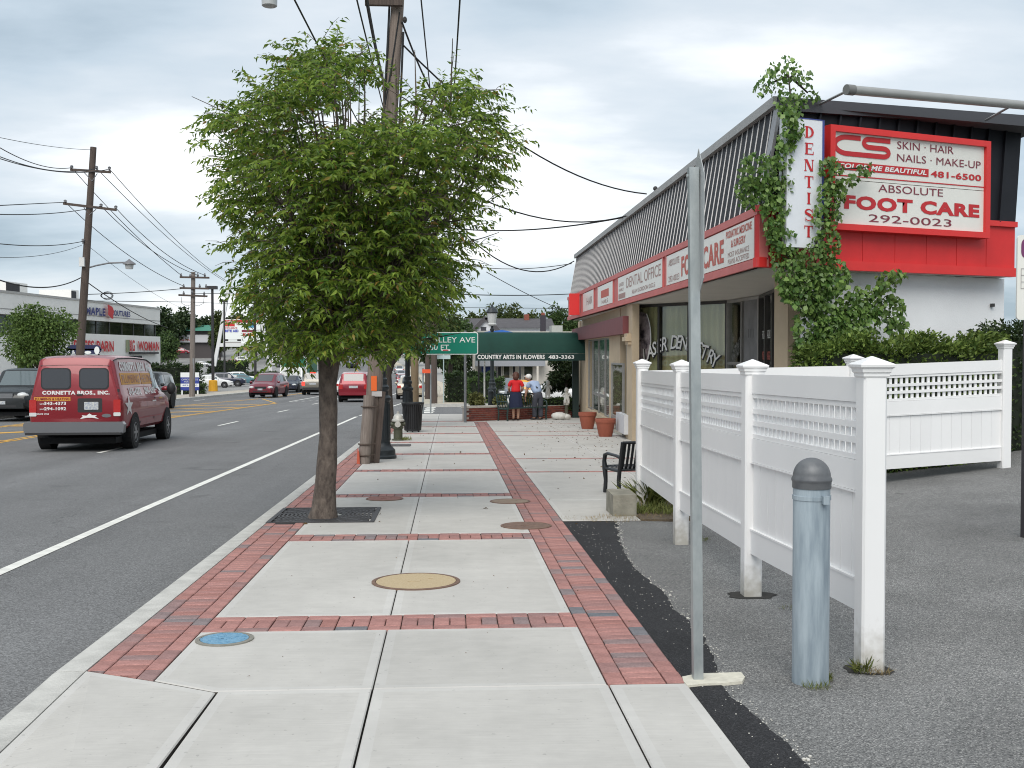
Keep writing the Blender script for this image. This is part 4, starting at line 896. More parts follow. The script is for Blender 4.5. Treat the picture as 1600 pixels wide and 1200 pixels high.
def fence_panel(i, j, sg=1):
    p, q = P[i], P[j]; d = (q - p).normalized(); ln = (q - p).length; fr = frame(Vector((p.x, p.y, 0)), d, (0, 0, 1))
    za, zb = railz[i], railz[j]; e = .06; x0, x1 = e, ln - e
    Z = lambda x: za + (zb - za) * x / ln
    def rail(top, hgt, th, name, lip=False):
        b = MB()
        c = [(x0, Z(x0)-top-hgt, -th), (x1, Z(x1)-top-hgt, -th), (x1, Z(x1)-top-hgt, th), (x0, Z(x0)-top-hgt, th), (x0, Z(x0)-top, -th), (x1, Z(x1)-top, -th), (x1, Z(x1)-top, th), (x0, Z(x0)-top, th)]
        b.hexa([fr @ Vector(v) for v in c]); 
        if lip:
            c = [(v[0], v[1] + (-.012 if k < 4 else -hgt - .002), v[2] * 1.25) for k, v in enumerate(c)]
            b.hexa([fr @ Vector(v) for v in c])
        b.build(name, vinyl, fence)
    rail(0, .135, .024, 'rail'); rail(.137, .03, .016, 'lattice_rail', False); rail(.42, .03, .016, 'lattice_rail'); rail(.452, .165, .024, 'rail', True); rail(1.105, .165, .026, 'rail'); rail(1.092, .012, .031, 'rail_lip')
    nv = int((x1 - x0) / .078); sp = (x1 - x0) / nv
    def part(name, w_, h_, th, x, top, z=0.0):
        key = (round(w_, 4), round(h_, 4), th)
        if key not in slat_cache:
            m = MB(); m.box(-w_/2, w_/2, -h_, 0, -th/2, th/2); slat_cache[key] = m.mesh(name, vinyl)
        return place_mesh(name, slat_cache[key], fence, Matrix.Translation(-origin_of(fence)) @ fr @ Matrix.Translation((x, Z(x) - top, z)))
    for k in range(1, nv): part('slat', .036, .258, .014, x0 + sp*k, .164, -.004*sg)
    for k in (1, 2):
        t = .164 + .0855*k - .01
        b = MB(); g0_, g1_ = sorted((.004*sg, .017*sg)); c = [(x0, Z(x0)-t-.036, g0_), (x1, Z(x1)-t-.036, g0_), (x1, Z(x1)-t-.036, g1_), (x0, Z(x0)-t-.036, g1_), (x0, Z(x0)-t, g0_), (x1, Z(x1)-t, g0_), (x1, Z(x1)-t, g1_), (x0, Z(x0)-t, g1_)]
        b.hexa([fr @ Vector(v) for v in c]); b.build('slat', vinyl, fence)
    npk = round((x1 - x0) / .152); sp = (x1 - x0) / npk
    for k in range(npk): part('plank', round(sp - .0035, 4), .50, .018, x0 + sp*(k + .5), .60, 0)
    part('backing_panel', round(x1 - x0, 4), .50, .008, (x0 + x1)/2, .60, 0)
dS, dB = (P[0] - P[3]).normalized(), (P[5] - P[3]).normalized()
for i in range(4): post(i, (0, 1, 0))
post(4, dB); post(5, dB)
for i, j in ((0, 1), (1, 2), (2, 3), (3, 4), (4, 5)): fence_panel(i, j, -1 if i < 3 else 1)
# small notice on the far panel
nfr = frame(Vector((P[2].x - .03, P[2].y, 0)), (P[2] - P[3]).normalized(), (0, 0, 1))

# pits round the fence posts, bollard
pit = M('pit_soil', (.03, .028, .025), .95, var=.3, scale=30)
def pit_at(x, y, r, z):
    b = MB(); n = 14; b.poly([(x + r*rnd.uniform(.75, 1.2)*1.3*cos(2*pi*i/n), y + r*rnd.uniform(.8, 1.2)*sin(2*pi*i/n), z) for i in range(n)]); o = b.build('post_hole', pit); o['kind'] = 'structure'
for i in (0, 1): pit_at(P[i].x, P[i].y, .13 if i else .10, gy(P[i].y, P[i].x) - .007)
bo = GP(1266, 1062); bo.z = gy(bo.y) - .01
bol = thing('bollard', 'galvanised steel pipe bollard with a domed grey cap in the lot', 'bollard', tuple(bo))
pipe = M('weathered_galvanised', (.22, .27, .31), .6, metal=.2, col2=(.37, .43, .47), scale=13, contrast=.34, bump=.12, bscale=50, stretch=(1.6, 1.6, .22), detail=9)
rr = .093; zt = PY(1272, 715, bo.y).z - bo.z
b = MB(); b.lathe([(rr*1.0, -.05), (rr, zt - .14), (rr - .004, zt - .12)], tuple(bo), 28); b.build('pipe', pipe, bol, smooth=40)
b = MB(); b.lathe([(rr + .004, zt - .155), (rr + .005, zt - .15), (rr + .005, zt - .125), (rr + .006, zt - .122), (rr + .009, zt - .115), (rr + .009, zt - .107), (rr + .002, zt - .095)] + [((rr + .002)*cos(a), zt - .095 + .095*sin(a)) for a in [i*pi/20 for i in range(1, 10)]] + [(.002, zt)], tuple(bo), 28); b.build('cap', M('lead_grey_cap', (.085, .09, .10), .5, metal=.3, col2=(.17, .175, .18), scale=14, contrast=.5), bol, smooth=50)
b = MB(); b.lathe([(rr + .001, zt - .215), (rr + .004, zt - .213), (rr + .004, zt - .192), (rr + .001, zt - .19)], tuple(bo), 28); b.box(bo.x + .02, bo.x + .05, bo.y - rr - .03, bo.y - rr + .01, bo.z + zt - .225, bo.z + zt - .185); b.build('band', pipe, bol, smooth=40)

# steel sign post seen beside its blade
sp = GP(1090, 1061); sp.z = -S*sp.y - .005
spt = thing('sign_post', 'bare galvanised steel post with its sign blade turned edge-on beside the brick path', 'sign', tuple(sp))
galv = M('galvanised_post', (.30, .33, .34), .45, metal=.5, col2=(.44, .47, .47), scale=22, contrast=.5, stretch=(1, 1, .4))
zt = PY(1083, 262, sp.y).z; tilt = Vector((-.012, 0, 1))
tp = Vector((PY(1083, 262, sp.y).x, sp.y, zt))
b = MB(); b.bar(tuple(sp), tuple(tp), .050, .050, (0, 1, 0)); b.build('post', galv, spt)
zb = PY(1090, 468, sp.y).z; ztp = PY(1086, 236, sp.y).z + .0
sd_ = Vector((.06, 1, 0)).normalized(); c0 = tp + Vector((.034, .02, 0)); c0.z = 0
h0, h1 = zb, ztp; r_ = .07; pl = [(-.13, h0 + r_), (-.13 + r_, h0), (.17 - r_, h0), (.17, h0 + r_), (.17, h1 - r_), (.17 - r_, h1), (-.13 + r_, h1 - .0), (-.13, h1 - r_)]
pl = [(-.15, h0 + .10), (0.02, h0), (.19, h0 + .10), (.19, h1 - .13), (.02, h1 + .02), (-.15, h1 - .13)]
b = MB(); b.prism([c0 + sd_*x + Vector((0, 0, z)) for x, z in pl], Vector((.004, 0, 0))); b.build('sign_blade', M('sign_back', (.42, .43, .43), .45, metal=.5, var=.08, scale=6), spt)
b = MB(); b.bar(tp + Vector((-.035, 0, -.04)), tp + Vector((.045, 0, -.04)), .012, .012); b.build('bolt', galv, spt)

# concrete block, weeds, iron bench by the fence
bk = GP(955, 808); bk2 = GP(992, 806)
blk = MB(); blk.box(1.80, 2.06, 11.86, 12.4, -S*12 - .05, -S*12 + .235)
blk.v = [(x + (.0 if z < 0 else rnd.uniform(-.006, .006)), y, z + (.0 if z < 0 else rnd.uniform(-.008, .008))) for x, y, z in blk.v]
o = blk.build('concrete_block', M('old_concrete', (.25, .235, .19), .95, var=.35, scale=6, bump=.4, bscale=40)); rebase(o, (1.95, 12.1, -S*12)); tag(o, 'square weathered concrete block at the end of the fence', 'block')
iron = M('black_iron', (.016, .018, .02), .4, var=.3, scale=20); greeniron = M('dark_green_iron', (.018, .04, .036), .45, var=.3, scale=10)
def bench(loc, ln, rz, mat, label, slats):
    t = thing('iron_bench', label, 'bench', loc, 'iron benches on the plaza', rz)
    for x in (-ln/2, ln/2):
        b = MB(); b.tube([(x, -.27, 0), (x, -.25, .2), (x, -.28, .40), (x, -.30, .52), (x, -.27, .62), (x, -.18, .65), (x, .10, .64), (x, .22, .62)], [.03, .028, .038, .03, .03, .028, .025, .025], 8)
        b.tube([(x, -.28, .40), (x, .20, .40)], .025, 8); b.tube([(x, .20, 0), (x, .17, .25), (x, .20, .42), (x, .30, .88)], .028, 8); b.build('end_frame', mat, t, smooth=60, world=False)
    b = MB(); b.tube([(-ln/2, .30, .87), (ln/2, .30, .87)], .024, 8); b.build('top_rail', mat, t, smooth=60, world=False)
    b = MB(); b.tube([(-ln/2, -.28, .43), (ln/2, -.28, .43)], .02, 8); b.tube([(-ln/2, .2, .42), (ln/2, .2, .42)], .018, 6); b.build('seat_rail', mat, t, smooth=60, world=False)
    m = MB()
    pr = [(-.29, .435), (-.15, .425), (.05, .41), (.17, .425), (.205, .50), (.25, .68), (.29, .86)]
    for i in range(len(pr) - 1): m.bar((0, *pr[i]), (0, *pr[i+1]), .034, .008, (1, 0, 0) if False else (0, -.3, 1))
    me = m.mesh('slat', mat)
    for i in range(slats): place_mesh('slat', me, t, Matrix.Translation((-ln/2 + ln*(i + .7)/(slats + .4), 0, 0)))
    return t
q = PY(974, 700, 13.6); bq = bench((q.x + .66, 14.2, -S*14), 1.5, -2.88, iron, 'black iron strap bench half hidden behind the end of the white fence', 26); bq.scale = (1, 1, .80)
weeds = leafmat('weeds', (.10, .13, .03), (.20, .21, .06), .3, .6, (.25, .18, .09)); dryw = leafmat('dry_weeds', (.22, .15, .07), (.30, .24, .11), .2, .8)
def tuft(x, y, z, r, n, hgt, mat, name='weeds'):
    a = nrs.uniform(0, 2*pi, n); q = np.sqrt(nrs.uniform(0, 1, n)) * r
    pos = np.stack([x + q*np.cos(a), y + q*np.sin(a), np.full(n, z)], 1); d = np.stack([nrs.normal(0, .45, n), nrs.normal(0, .45, n), np.ones(n)], 1)
    o = leaves(name, pos, d, nrs.uniform(.4, 1, n)*hgt, mat, None, width=.09, fold=.02, droop=.3); o['kind'] = 'stuff'; return o
tuft(2.30, 12.2, gy(12.2) - .01, .30, 420, .16, weeds); tuft(2.36, 12.6, gy(12.6), .12, 240, .48, weeds); tuft(2.7, 11.9, gy(11.9), .35, 300, .14, weeds); tuft(1.75, 11.6, gy(11.6), .28, 300, .05, dryw); tuft(2.15, 11.75, gy(11.7), .35, 300, .05, dryw); tuft(1.4, 11.7, gy(11.7), .2, 120, .03, dryw)
tuft(bo.x, bo.y - .10, bo.z, .07, 120, .05, weeds); tuft(bo.x + .09, bo.y, bo.z, .03, 60, .06, weeds); tuft(P[0].x - .06, P[0].y - .05, botz[0] + .02, .04, 80, .13, weeds); tuft(P[0].x + .02, P[0].y - .08, botz[0] + .02, .06, 80, .06, dryw)
tuft(P[2].x + .22, P[2].y + .1, gy(P[2].y), .09, 100, .05, weeds); tuft(P[1].x + .12, P[1].y - .5, gy(7.1), .07, 50, .03, weeds)
# litter of dry leaves on the plaza and pavement
n = 480; pos = []; 
for i in range(n):
    if rnd.random() < .75: x, y = rnd.gauss(3.3, .7), rnd.uniform(14, 36)
    else: x, y = rnd.uniform(-1.9, 3), rnd.uniform(11, 34)
    if not (-1.9 < x < 4.1): continue
    pos.append((x, y, -S*y + .006))
o = leaves('fallen_leaves', pos, nrs.normal(size=(len(pos), 3)) * (1, 1, .12), nrs.uniform(.02, .07, len(pos)), dryleaf if False else leafmat('dead_leaf', (.07, .05, .03), (.20, .13, .06), .1, .8), None); o['kind'] = 'stuff'
pos = [(rnd.uniform(-1.9, 1.2), rnd.uniform(5.4, 12), 0) for i in range(70)]; pos = [(x, y, -S*y + .004) for x, y, z in pos]
o = leaves('fallen_leaves', pos, nrs.normal(size=(len(pos), 3)) * (1, 1, .1), nrs.uniform(.006, .02, len(pos)), MATS['dead_leaf'], None); o['kind'] = 'stuff'

# terracotta pots and white box at the shop wall
terra = M('terracotta', (.30, .085, .05), .8, var=.15, scale=6, bump=.1)
def pot(loc, r, h, label):
    t = thing('flower_pot', label, 'flower pot', loc, 'terracotta pots at the shop wall')
    b = MB(); b.lathe([(r*.62, 0), (r*.64, .01), (r*.92, h*.8), (r*.99, h*.8), (r, h*.98), (r*.97, h), (r*.9, h), (r*.86, h*.82)], loc, 24); b.build('pot', terra, t, smooth=40)
    b = MB(); b.lathe([(r*.86, h*.80), (r*.8, h*.83), (.01, h*.84)], loc, 16); b.build('soil', soil_m, t)
g = GP(918, 670); h = (PY(918, 644, g.y).z - g.z); pot((g.x, g.y, g.z), 14.5*g.y/1700, h, 'terracotta pot by the tall shop window, farther of two')
g = GP(946, 682); h = (PY(946, 654, g.y).z - g.z); pot((g.x, g.y, g.z), 16.5*g.y/1700, h, 'terracotta pot beside the white meter box, nearer of two')
g = GP(972, 672); b = MB(); wbox(b, ss[985] - .1, ss[970] - .3, -S*26 + .12, -S*26 + .58, .03, .16); o = b.build('meter_box', M('box_white', (.62, .63, .65), .5, var=.05)); q = Wo + wd*ss[978] if 978 in ss else Wo + wd*.8
rebase(o, (q.x, q.y, -S*26)); tag(o, 'white oblong box fixed low on the tan shop wall behind the pots', 'box')

# ================================================================== STREET FURNITURE AT THE KERB
# inspection covers
rust = M('rusty_iron', (.12, .075, .055), .75, metal=.2, col2=(.24, .15, .11), scale=14, contrast=.5, bump=.3, bscale=60)
def cover(px, py, r, m_in, m_ring, label, studs=False, rim=.05):
    g = GP(px, py, .004); t = thing('manhole_cover', label, 'manhole cover', tuple(g), 'inspection covers in the pavement'); t.rotation_euler.x = TILT
    b = MB(); b.lathe([(r, -.01), (r, .002), (r - .006, .004), (r - rim*r*1.6, .004), (r - rim*r*1.8, -.002)], n=40); b.build('ring', m_ring, t, world=False, smooth=30)
    b = MB(); b.lathe([(r*(1 - rim*2), -.01), (r*(1 - rim*2), .003), (.001, .004)], n=40)
    if studs:
        for i in range(60):
            a = rnd.uniform(0, 2*pi); q = rnd.uniform(.1, .82)*r; b.box(q*cos(a) - .008, q*cos(a) + .008, q*sin(a) - .004, q*sin(a) + .004, .003, .006)
    else: b.lathe([(r*.16, .003), (r*.16, .0065), (.001, .0065)], (r*-.05, 0, 0), n=10); b.box(r*.28, r*.38, r*.2, r*.24, .004, .007)
    b.build('lid', m_in, t, world=False)
cover(650, 908, .335, M('tan_lid', (.40, .30, .17), .9, col2=(.52, .42, .27), scale=90, contrast=.5, bump=.3, bscale=120), rust, 'round sandy concrete manhole cover in the middle of the near pavement slab')
cover(351, 998, .17, M('blue_lid', (.09, .22, .34), .6, col2=(.20, .38, .52), scale=40, contrast=.5), M('worn_ring', (.17, .16, .13), .7, col2=(.26, .25, .22), scale=20, contrast=.5), 'small blue painted water cover beside the brick edging', True, .09)
cover(822, 821, .265, rust, rust, 'rusty oval looking cover cut into the right brick band, nearer of two'); cover(797, 783, .25, M('dusty_iron', (.20, .14, .10), .85, col2=(.30, .23, .17), scale=10, contrast=.5), rust, 'dusty brown cover at the right brick band, farther of two'); cover(601, 779, .235, M('red_lid', (.22, .085, .065), .8, col2=(.30, .14, .11), scale=12, contrast=.5), rust, 'reddish cover behind the street tree grate')
g = GP(620, 696, .004); b = MB(); b.box(-.30, .30, -.28, .28, -.01, .012); b.box(-.26, .26, -.24, .24, .012, .016); o = b.build('valve_box', M('grey_iron', (.09, .085, .085), .7, var=.3, scale=8), world=False); o.location = g; o.rotation_euler.x = TILT; tag(o, 'flat square iron access lid beside the fire hydrant', 'access cover')
# tree grate
gx0, gx1, gy0, gy1 = GR; gc = ((gx0 + gx1)/2 + .0, (gy0 + gy1)/2)
gr = thing('tree_grate', 'square cast iron grate around the foot of the street tree', 'tree grate', (gc[0], gc[1], -S*gc[1])); gr.rotation_euler.x = TILT
W2, D2 = (gx1 - gx0)/2, (gy1 - gy0)/2; b = MB(); f = .045
b.box(-W2, W2, -D2, -D2 + f, -.02, .010); b.box(-W2, W2, D2 - f, D2, -.02, .010); b.box(-W2, -W2 + f, -D2 + f, D2 - f, -.02, .010); b.box(W2 - f, W2, -D2 + f, D2 - f, -.02, .010); b.build('frame', M('cast_iron', (.055, .053, .055), .65, metal=.3, var=.3, scale=10), gr, world=False)
b = MB(); rs = .20
while rs < .9:
    run = []
    for i in range(97):
        a = 2*pi*i/96; x, y = rs*cos(a), rs*sin(a)
        if abs(x) < W2 - f and abs(y) < D2 - f: run.append((x, y))
        else:
            if len(run) > 1: 
                for p, q in zip(run, run[1:]): b.bar((*p, .0), (*q, .0), .024, .014)
            run = []
    for p, q in zip(run, run[1:]): b.bar((*p, .0), (*q, .0), .024, .014)
    rs += .046
b.build('ring_bars', MATS['cast_iron'], gr, world=False, kind='stuff')
b = MB()
for i in range(20):
    a = 2*pi*i/20 + .05; c, s_ = cos(a), sin(a); k = min((W2 - f)/max(abs(c), 1e-6), (D2 - f)/max(abs(s_), 1e-6)); b.bar((.17*c, .17*s_, .001), (k*c, k*s_, .001), .03, .013)
b.build('spoke_bars', MATS['cast_iron'], gr, world=False, kind='stuff')
b = MB(); b.box(-W2, W2, -D2, D2, -.06, -.045); b.build('soil', pit, gr, world=False)

# utility pole of wood with a strapped stub
wood = M('grey_pole_wood', (.13, .10, .085), .9, col2=(.26, .21, .175), scale=5, contrast=.5, bump=.5, bscale=24, stretch=(6, 6, .35)); woodd = M('dark_pole_wood', (.055, .042, .036), .9, col2=(.12, .09, .075), scale=5, contrast=.5, bump=.5, bscale=24, stretch=(6, 6, .3))
g = GP(571, 724); upo = thing('utility_pole', 'tall leaning wooden utility pole strapped to a cut stub at the kerb', 'utility pole', tuple(g))
top = PY(623, -30, g.y + .3); bpt = PY(584, 660, g.y + .25); bpt = Vector((PY(578, 720, g.y + .25).x, g.y + .25, g.z - .02))
top = PY(621.5, 0, g.y + .25); dirp = (top - bpt); top2 = bpt + dirp*1.22
b = MB(); b.tube([bpt + dirp*t for t in np.linspace(0, 1.22, 12)], list(np.linspace(.145, .105, 12)), 16); b.build('pole', wood, upo, smooth=40)
stub0 = Vector((PY(569, 726, g.y).x, g.y - .05, g.z - .02)); stub1 = PY(577, 618, g.y - .0)
b = MB(); b.tube([stub0, stub0.lerp(stub1, .5), stub1], [.108, .102, .098], 14); b.build('stub', M('bleached_wood', (.15, .12, .10), .95, col2=(.30, .255, .225), scale=5, contrast=.5, bump=.6, bscale=20, stretch=(7, 7, .3)), upo, smooth=40)
b = MB(); sbar = Vector((PY(588, 722, g.y + .1).x, g.y + .12, g.z)); b.bar(sbar, sbar + (stub1 - stub0)*1.02 + Vector((.02, 0, .02)), .10, .12, (0, 1, 0)); b.build('splint', woodd, upo)
strapm = M('strap_steel', (.10, .075, .06), .7, metal=.4)
for t in (.14, .30, .84):
    c = stub0.lerp(stub1, t); b = MB(); b.tube([(c.x - .125, c.y + .03, c.z), (c.x - .09, c.y - .09, c.z), (c.x, c.y - .122, c.z), (c.x + .09, c.y - .09, c.z), (c.x + .17, c.y + .02, c.z)], .014, 6); b.build('strap', strapm, upo)
for px, py, w_, h_ in ((596 - 6, 605, .06, .22),):
    q = PY(592, 600, g.y - .0); b = MB(); q = stub1 + Vector((.02, -.02, .18)); b.box(q.x - .055, q.x + .055, q.y - .02, q.y + .1, q.z - .10, q.z + .14)
    c = bpt + dirp*((q.z - bpt.z)/dirp.z); b = MB(); b.box(c.x - .05, c.x + .05, c.y - .18, c.y - .14, q.z - .10, q.z + .16); b.build('orange_marker', M('orange_paint', (.75, .13, .02), .6), upo)
    b = MB(); b.box(c.x - .04, c.x + .14, c.y - .17, c.y - .13, q.z - .20, q.z - .11); b.build('pole_tag', M('pole_tag', (.45, .43, .42), .6), upo)
b = MB(); q = stub0; b.lathe([(.152, .02), (.146, .22)], (q.x - .01, q.y - .002, q.z), 14); 
b = MB(); b.poly([(q.x - .125, q.y - .02, q.z + .02), (q.x - .06, q.y - .13, q.z + .02), (q.x - .07, q.y - .122, q.z + .22), (q.x - .105, q.y - .05, q.z + .30)]); b.build('orange_spray', M('orange_spray', (.60, .12, .06), .8), upo)
# hardware and cables on the pole
b = MB(); a = bpt + dirp*.985; b.box(a.x - .55, a.x + .1, a.y - .24, a.y - .14, a.z - .04, a.z + .07); b.build('crossarm', woodd, upo)
for off, z0, z1 in ((-.155, .55, 1.2), (.135, .5, .93)):
    b = MB(); p0, p1 = bpt + dirp*z0, bpt + dirp*z1; b.tube([p0 + Vector((off*.9, -.05, 0)), p0.lerp(p1, .5) + Vector((off + .03, -.05, 0)), p1 + Vector((off, -.05, 0))], .022, 6); b.build('riser_cable', black, upo)
for t in (.955,):
    b = MB(); c = bpt + dirp*t; b.ball((c.x + .15, c.y - .08, c.z), (.04, .04, .06), 8, 5); b.build('insulator', darkalu, upo)

# black lamp posts
lampm = M('lamp_post_paint', (.02, .026, .03), .42, var=.25, scale=12)
def lamp_post(loc, label, first=None):
    if first: return dup(first, loc, None, label)
    t = thing('street_lamp', label, 'street lamp', loc, 'black ornamental street lamps')
    b = MB(); b.lathe([(.27, 0), (.27, .05), (.25, .07), (.245, .16), (.20, .21), (.165, .25), (.155, .30)], loc, 20); b.build('base', lampm, t, smooth=35)
    b = MB(); n = 16; 
    b.lathe([(.15, .30), (.143, 1.05), (.17, 1.08), (.175, 1.13), (.13, 1.17), (.115, 1.25), (.135, 1.28), (.135, 1.33), (.10, 1.37), (.105, 1.47), (.075, 1.50)], loc, 20)
    b.build('pedestal', lampm, t, smooth=35)
    for i in range(10):
        a = 2*pi*i/10; b = MB(); b.bar((loc[0] + .149*cos(a), loc[1] + .149*sin(a), loc[2] + .34), (loc[0] + .144*cos(a), loc[1] + .144*sin(a), loc[2] + 1.02), .022, .022, (cos(a), sin(a), 0)); b.build('flute', lampm, t)
    b = MB(); b.lathe([(.075, 1.50), (.062, 3.3), (.085, 3.34), (.085, 3.38), (.05, 3.42), (.05, 3.5)], loc, 14); b.build('shaft', lampm, t, smooth=35)
    b = MB(); b.lathe([(.11, 3.5), (.17, 3.55), (.17, 3.58), (.14, 3.6), (.20, 4.0), (.19, 4.0), (.13, 3.61)], loc, 12); b.build('lantern_glass', M('lantern_glass', (.55, .56, .55), .25), t, smooth=20)
    b = MB(); b.lathe([(.23, 3.99), (.24, 4.02), (.14, 4.17), (.05, 4.22), (.03, 4.3), (.001, 4.34)], loc, 12); b.build('lantern_roof', lampm, t, smooth=20)
    return t
g = GP(597, 716); lp = lamp_post(tuple(g), 'black lamp post right behind the wooden utility pole')
g = GP(637, 668); q = PY(637, 640, 33.0); lamp_post((q.x, 33.0, -S*33), 'black lamp post behind the litter bin', lp)
q = PY(768, 600, 44.5); lamp_post((PY(769, 600, 41.3).x, 41.3, -S*41.3 - .13), 'black lamp post whose lantern shows above the green awning', lp)
# hydrant
hp = M('hydrant_olive', (.06, .065, .04), .6, var=.3, scale=15); hs_ = M('hydrant_silver', (.45, .44, .40), .5, metal=.2, var=.15, scale=20)
g = GP(622, 688); L_ = tuple(g); hy = thing('fire_hydrant', 'olive fire hydrant with a silver bonnet near the kerb', 'fire hydrant', L_)
b = MB(); b.lathe([(.14, 0), (.14, .03), (.105, .04), (.105, .27), (.13, .28), (.13, .31), (.115, .32), (.12, .45)], L_, 18); b.build('barrel', hp, hy, smooth=35)
b = MB(); b.lathe([(.15, .45), (.15, .48), (.125, .50), (.105, .57), (.06, .62), (.03, .63), (.03, .68), (.001, .68)], L_, 18); b.build('bonnet', hs_, hy, smooth=35)
for dx, dy, r, ln in ((0, -1, .07, .17), (-1, 0, .05, .17), (1, 0, .05, .17)):
    b = MB(); b.tube([(L_[0] + dx*.08, L_[1] + dy*.08, L_[2] + .385), (L_[0] + dx*ln, L_[1] + dy*ln, L_[2] + .385)], r, 12); b.build('nozzle_cap', hs_ if dy else hp, hy, smooth=35)
b = MB(); b.tube([(L_[0] - .15, L_[1], L_[2] + .38), (L_[0] - .2, L_[1], L_[2] + .25), (L_[0] - .16, L_[1], L_[2] + .15), (L_[0] - .1, L_[1], L_[2] + .22)], .008, 5); b.build('chain', hs_, hy)
tuft(L_[0] + .15, L_[1], L_[2], .18, 160, .13, weeds); tuft(L_[0] - .2, L_[1], L_[2], .12, 60, .08, weeds)
# litter bin of upright straps
g = GP(645, 675); L_ = tuple(g); bn = thing('litter_bin', 'black litter bin of upright metal straps', 'litter bin', L_)
rb, rt, hb = .225, .285, .78
b = MB(); b.lathe([(rb - .02, .04), (rb, .05), (rb, .09), (rb - .03, .09)], L_, 28); b.build('bottom_ring', iron, bn, smooth=40)
b = MB(); b.lathe([(rt + .015, hb - .03), (rt + .025, hb), (rt + .02, hb + .02), (rt - .03, hb + .02), (rt - .035, hb - .03)], L_, 28); b.build('top_ring', iron, bn, smooth=40)
b = MB(); b.lathe([(rb - .03, .06), (rt - .05, hb - .05), (rt - .06, hb - .05)], L_, 24); b.build('liner', M('liner', (.02, .02, .022), .6), bn, smooth=40)
for i in range(30):
    a = 2*pi*i/30; c, s_ = cos(a), sin(a); b = MB()
    pp = [(rb, .05), (rb + .015, .3), (rb + .025, .5), (rt - .01, .68), (rt + .012, hb)]
    for p, q in zip(pp, pp[1:]): b.bar((L_[0] + p[0]*c, L_[1] + p[0]*s_, L_[2] + p[1]), (L_[0] + q[0]*c, L_[1] + q[0]*s_, L_[2] + q[1]), .032, .006, (c, s_, 0))
    b.build('strap', iron, bn)
for a in (0.5, 2.6, 4.7): b = MB(); b.box(L_[0] + .17*cos(a) - .02, L_[0] + .17*cos(a) + .02, L_[1] + .17*sin(a) - .02, L_[1] + .17*sin(a) + .02, L_[2], L_[2] + .06); b.build('foot', iron, bn)
# green road sign
g = GP(727, 660); sg = thing('road_sign', 'green street name sign on a steel post in front of the flower shop awning', 'sign', tuple(g))
ysn = g.y; tl, brc = PY(622, 519, ysn), PY(747, 554, ysn)
sfr_ = frame(Vector((0, ysn - .03, 0)), (1, 0, 0), (0, 0, 1)); green = M('sign_green', (.0, .20, .13), .4, var=.05, scale=2); signwhite = M('sign_white_print', (.80, .82, .80), .4)
b = MB(); b.tube([(g.x, g.y, g.z - .02), (g.x, g.y, tl.z + .05)], .045, 10); b.build('post', M('post_steel', (.22, .23, .24), .5, metal=.4, var=.15, scale=10), sg, smooth=40)
def rrect(x0, x1, y0, y1, r, n=5):
    p = []
    for cx, cy, a0_ in ((x1 - r, y1 - r, 0), (x0 + r, y1 - r, pi/2), (x0 + r, y0 + r, pi), (x1 - r, y0 + r, 3*pi/2)): p += [(cx + r*cos(a0_ + pi/2*i/n), cy + r*sin(a0_ + pi/2*i/n)) for i in range(n + 1)]
    return p
def plate(parent, fr, x0, x1, y0, y1, r, mat, dz, th, name):
    b = MB(); b.prism([fr @ Vector((x, y, dz - th)) for x, y in rrect(x0, x1, y0, y1, r)], fr.to_3x3() @ Vector((0, 0, th))); return b.build(name, mat, parent)
plate(sg, sfr_, tl.x, brc.x, brc.z, tl.z, .07, signwhite, .02, .006, 'border'); plate(sg, sfr_, tl.x + .025, brc.x - .025, brc.z + .025, tl.z - .025, .055, green, .0235, .003, 'face')
hh = tl.z - brc.z; x1 = brc.x - .15
text('VALLEY AVE', signwhite, sg, sfr_, x1 - .72, brc.z + hh*.66, w=1.55, h=hh*.24, dz=.026); text('500 FT', signwhite, sg, sfr_, x1 - 1.15, brc.z + hh*.32, w=.74, h=hh*.24, dz=.026); text('W.', signwhite, sg, sfr_, x1 - 1.78, brc.z + hh*.66, h=hh*.24, dz=.026)
panel(sg, sfr_, x1 - 1.02, x1 - .74, brc.z + hh*.16, brc.z + hh*.24, signwhite, 'sticker', dz=.027, th=.002); panel(sg, sfr_, x1 - .98, x1 - .8, brc.z + hh*.17, brc.z + hh*.22, signred, 'sticker', dz=.029, th=.002)
# purple lettered sign at the right edge of the lot
q = Vector((4.72, 8.85, 0)); q.z = gy(q.y, q.x)
ls = thing('lot_sign', 'white panel sign with purple lettering on a dark post at the edge of the lot', 'sign', tuple(q))
px_ = PY(1599, 700, q.y).x; b = MB(); b.box(px_ + .0, px_ + .06, q.y - .03, q.y + .03, q.z - .05, PY(1600, 360, q.y).z); b.build('post', M('dark_post', (.035, .03, .035), .6), ls)
lf = frame(Vector((PY(1586, 400, q.y).x, q.y - .04, 0)), (1, 0, 0), (0, 0, 1)); zt, zb = PY(1590, 368, q.y).z, PY(1590, 500, q.y).z; purple = M('sign_purple', (.16, .035, .12), .5)
plate(ls, lf, 0, .95, zb, zt, .03, signw, 0, .02, 'face')
o = rrect(.03, .27, zt - .20, zt - .02, .06); i_ = rrect(.065, .235, zt - .165, zt - .055, .03); b = MB(); n = len(o); b.v = [tuple(lf @ Vector((x, y, .003))) for x, y in o + i_]; b.f = [(k, (k+1) % n, (k+1) % n + n, k + n) for k in range(n)]; b.m = [0]*n; b.build('logo', purple, ls)
text('PEN', purple, ls, lf, .55, zt - .11, w=.44, h=.17, bold=.02)
text('TANNING', purple, ls, lf, .48, zb + .07, w=.8, h=.1, bold=.02)
for k in range(4): panel(ls, lf, .03, .35, zt - .28 - .055*k, zt - .277 - .055*k, signgrey, 'rule', dz=.004, th=.002)
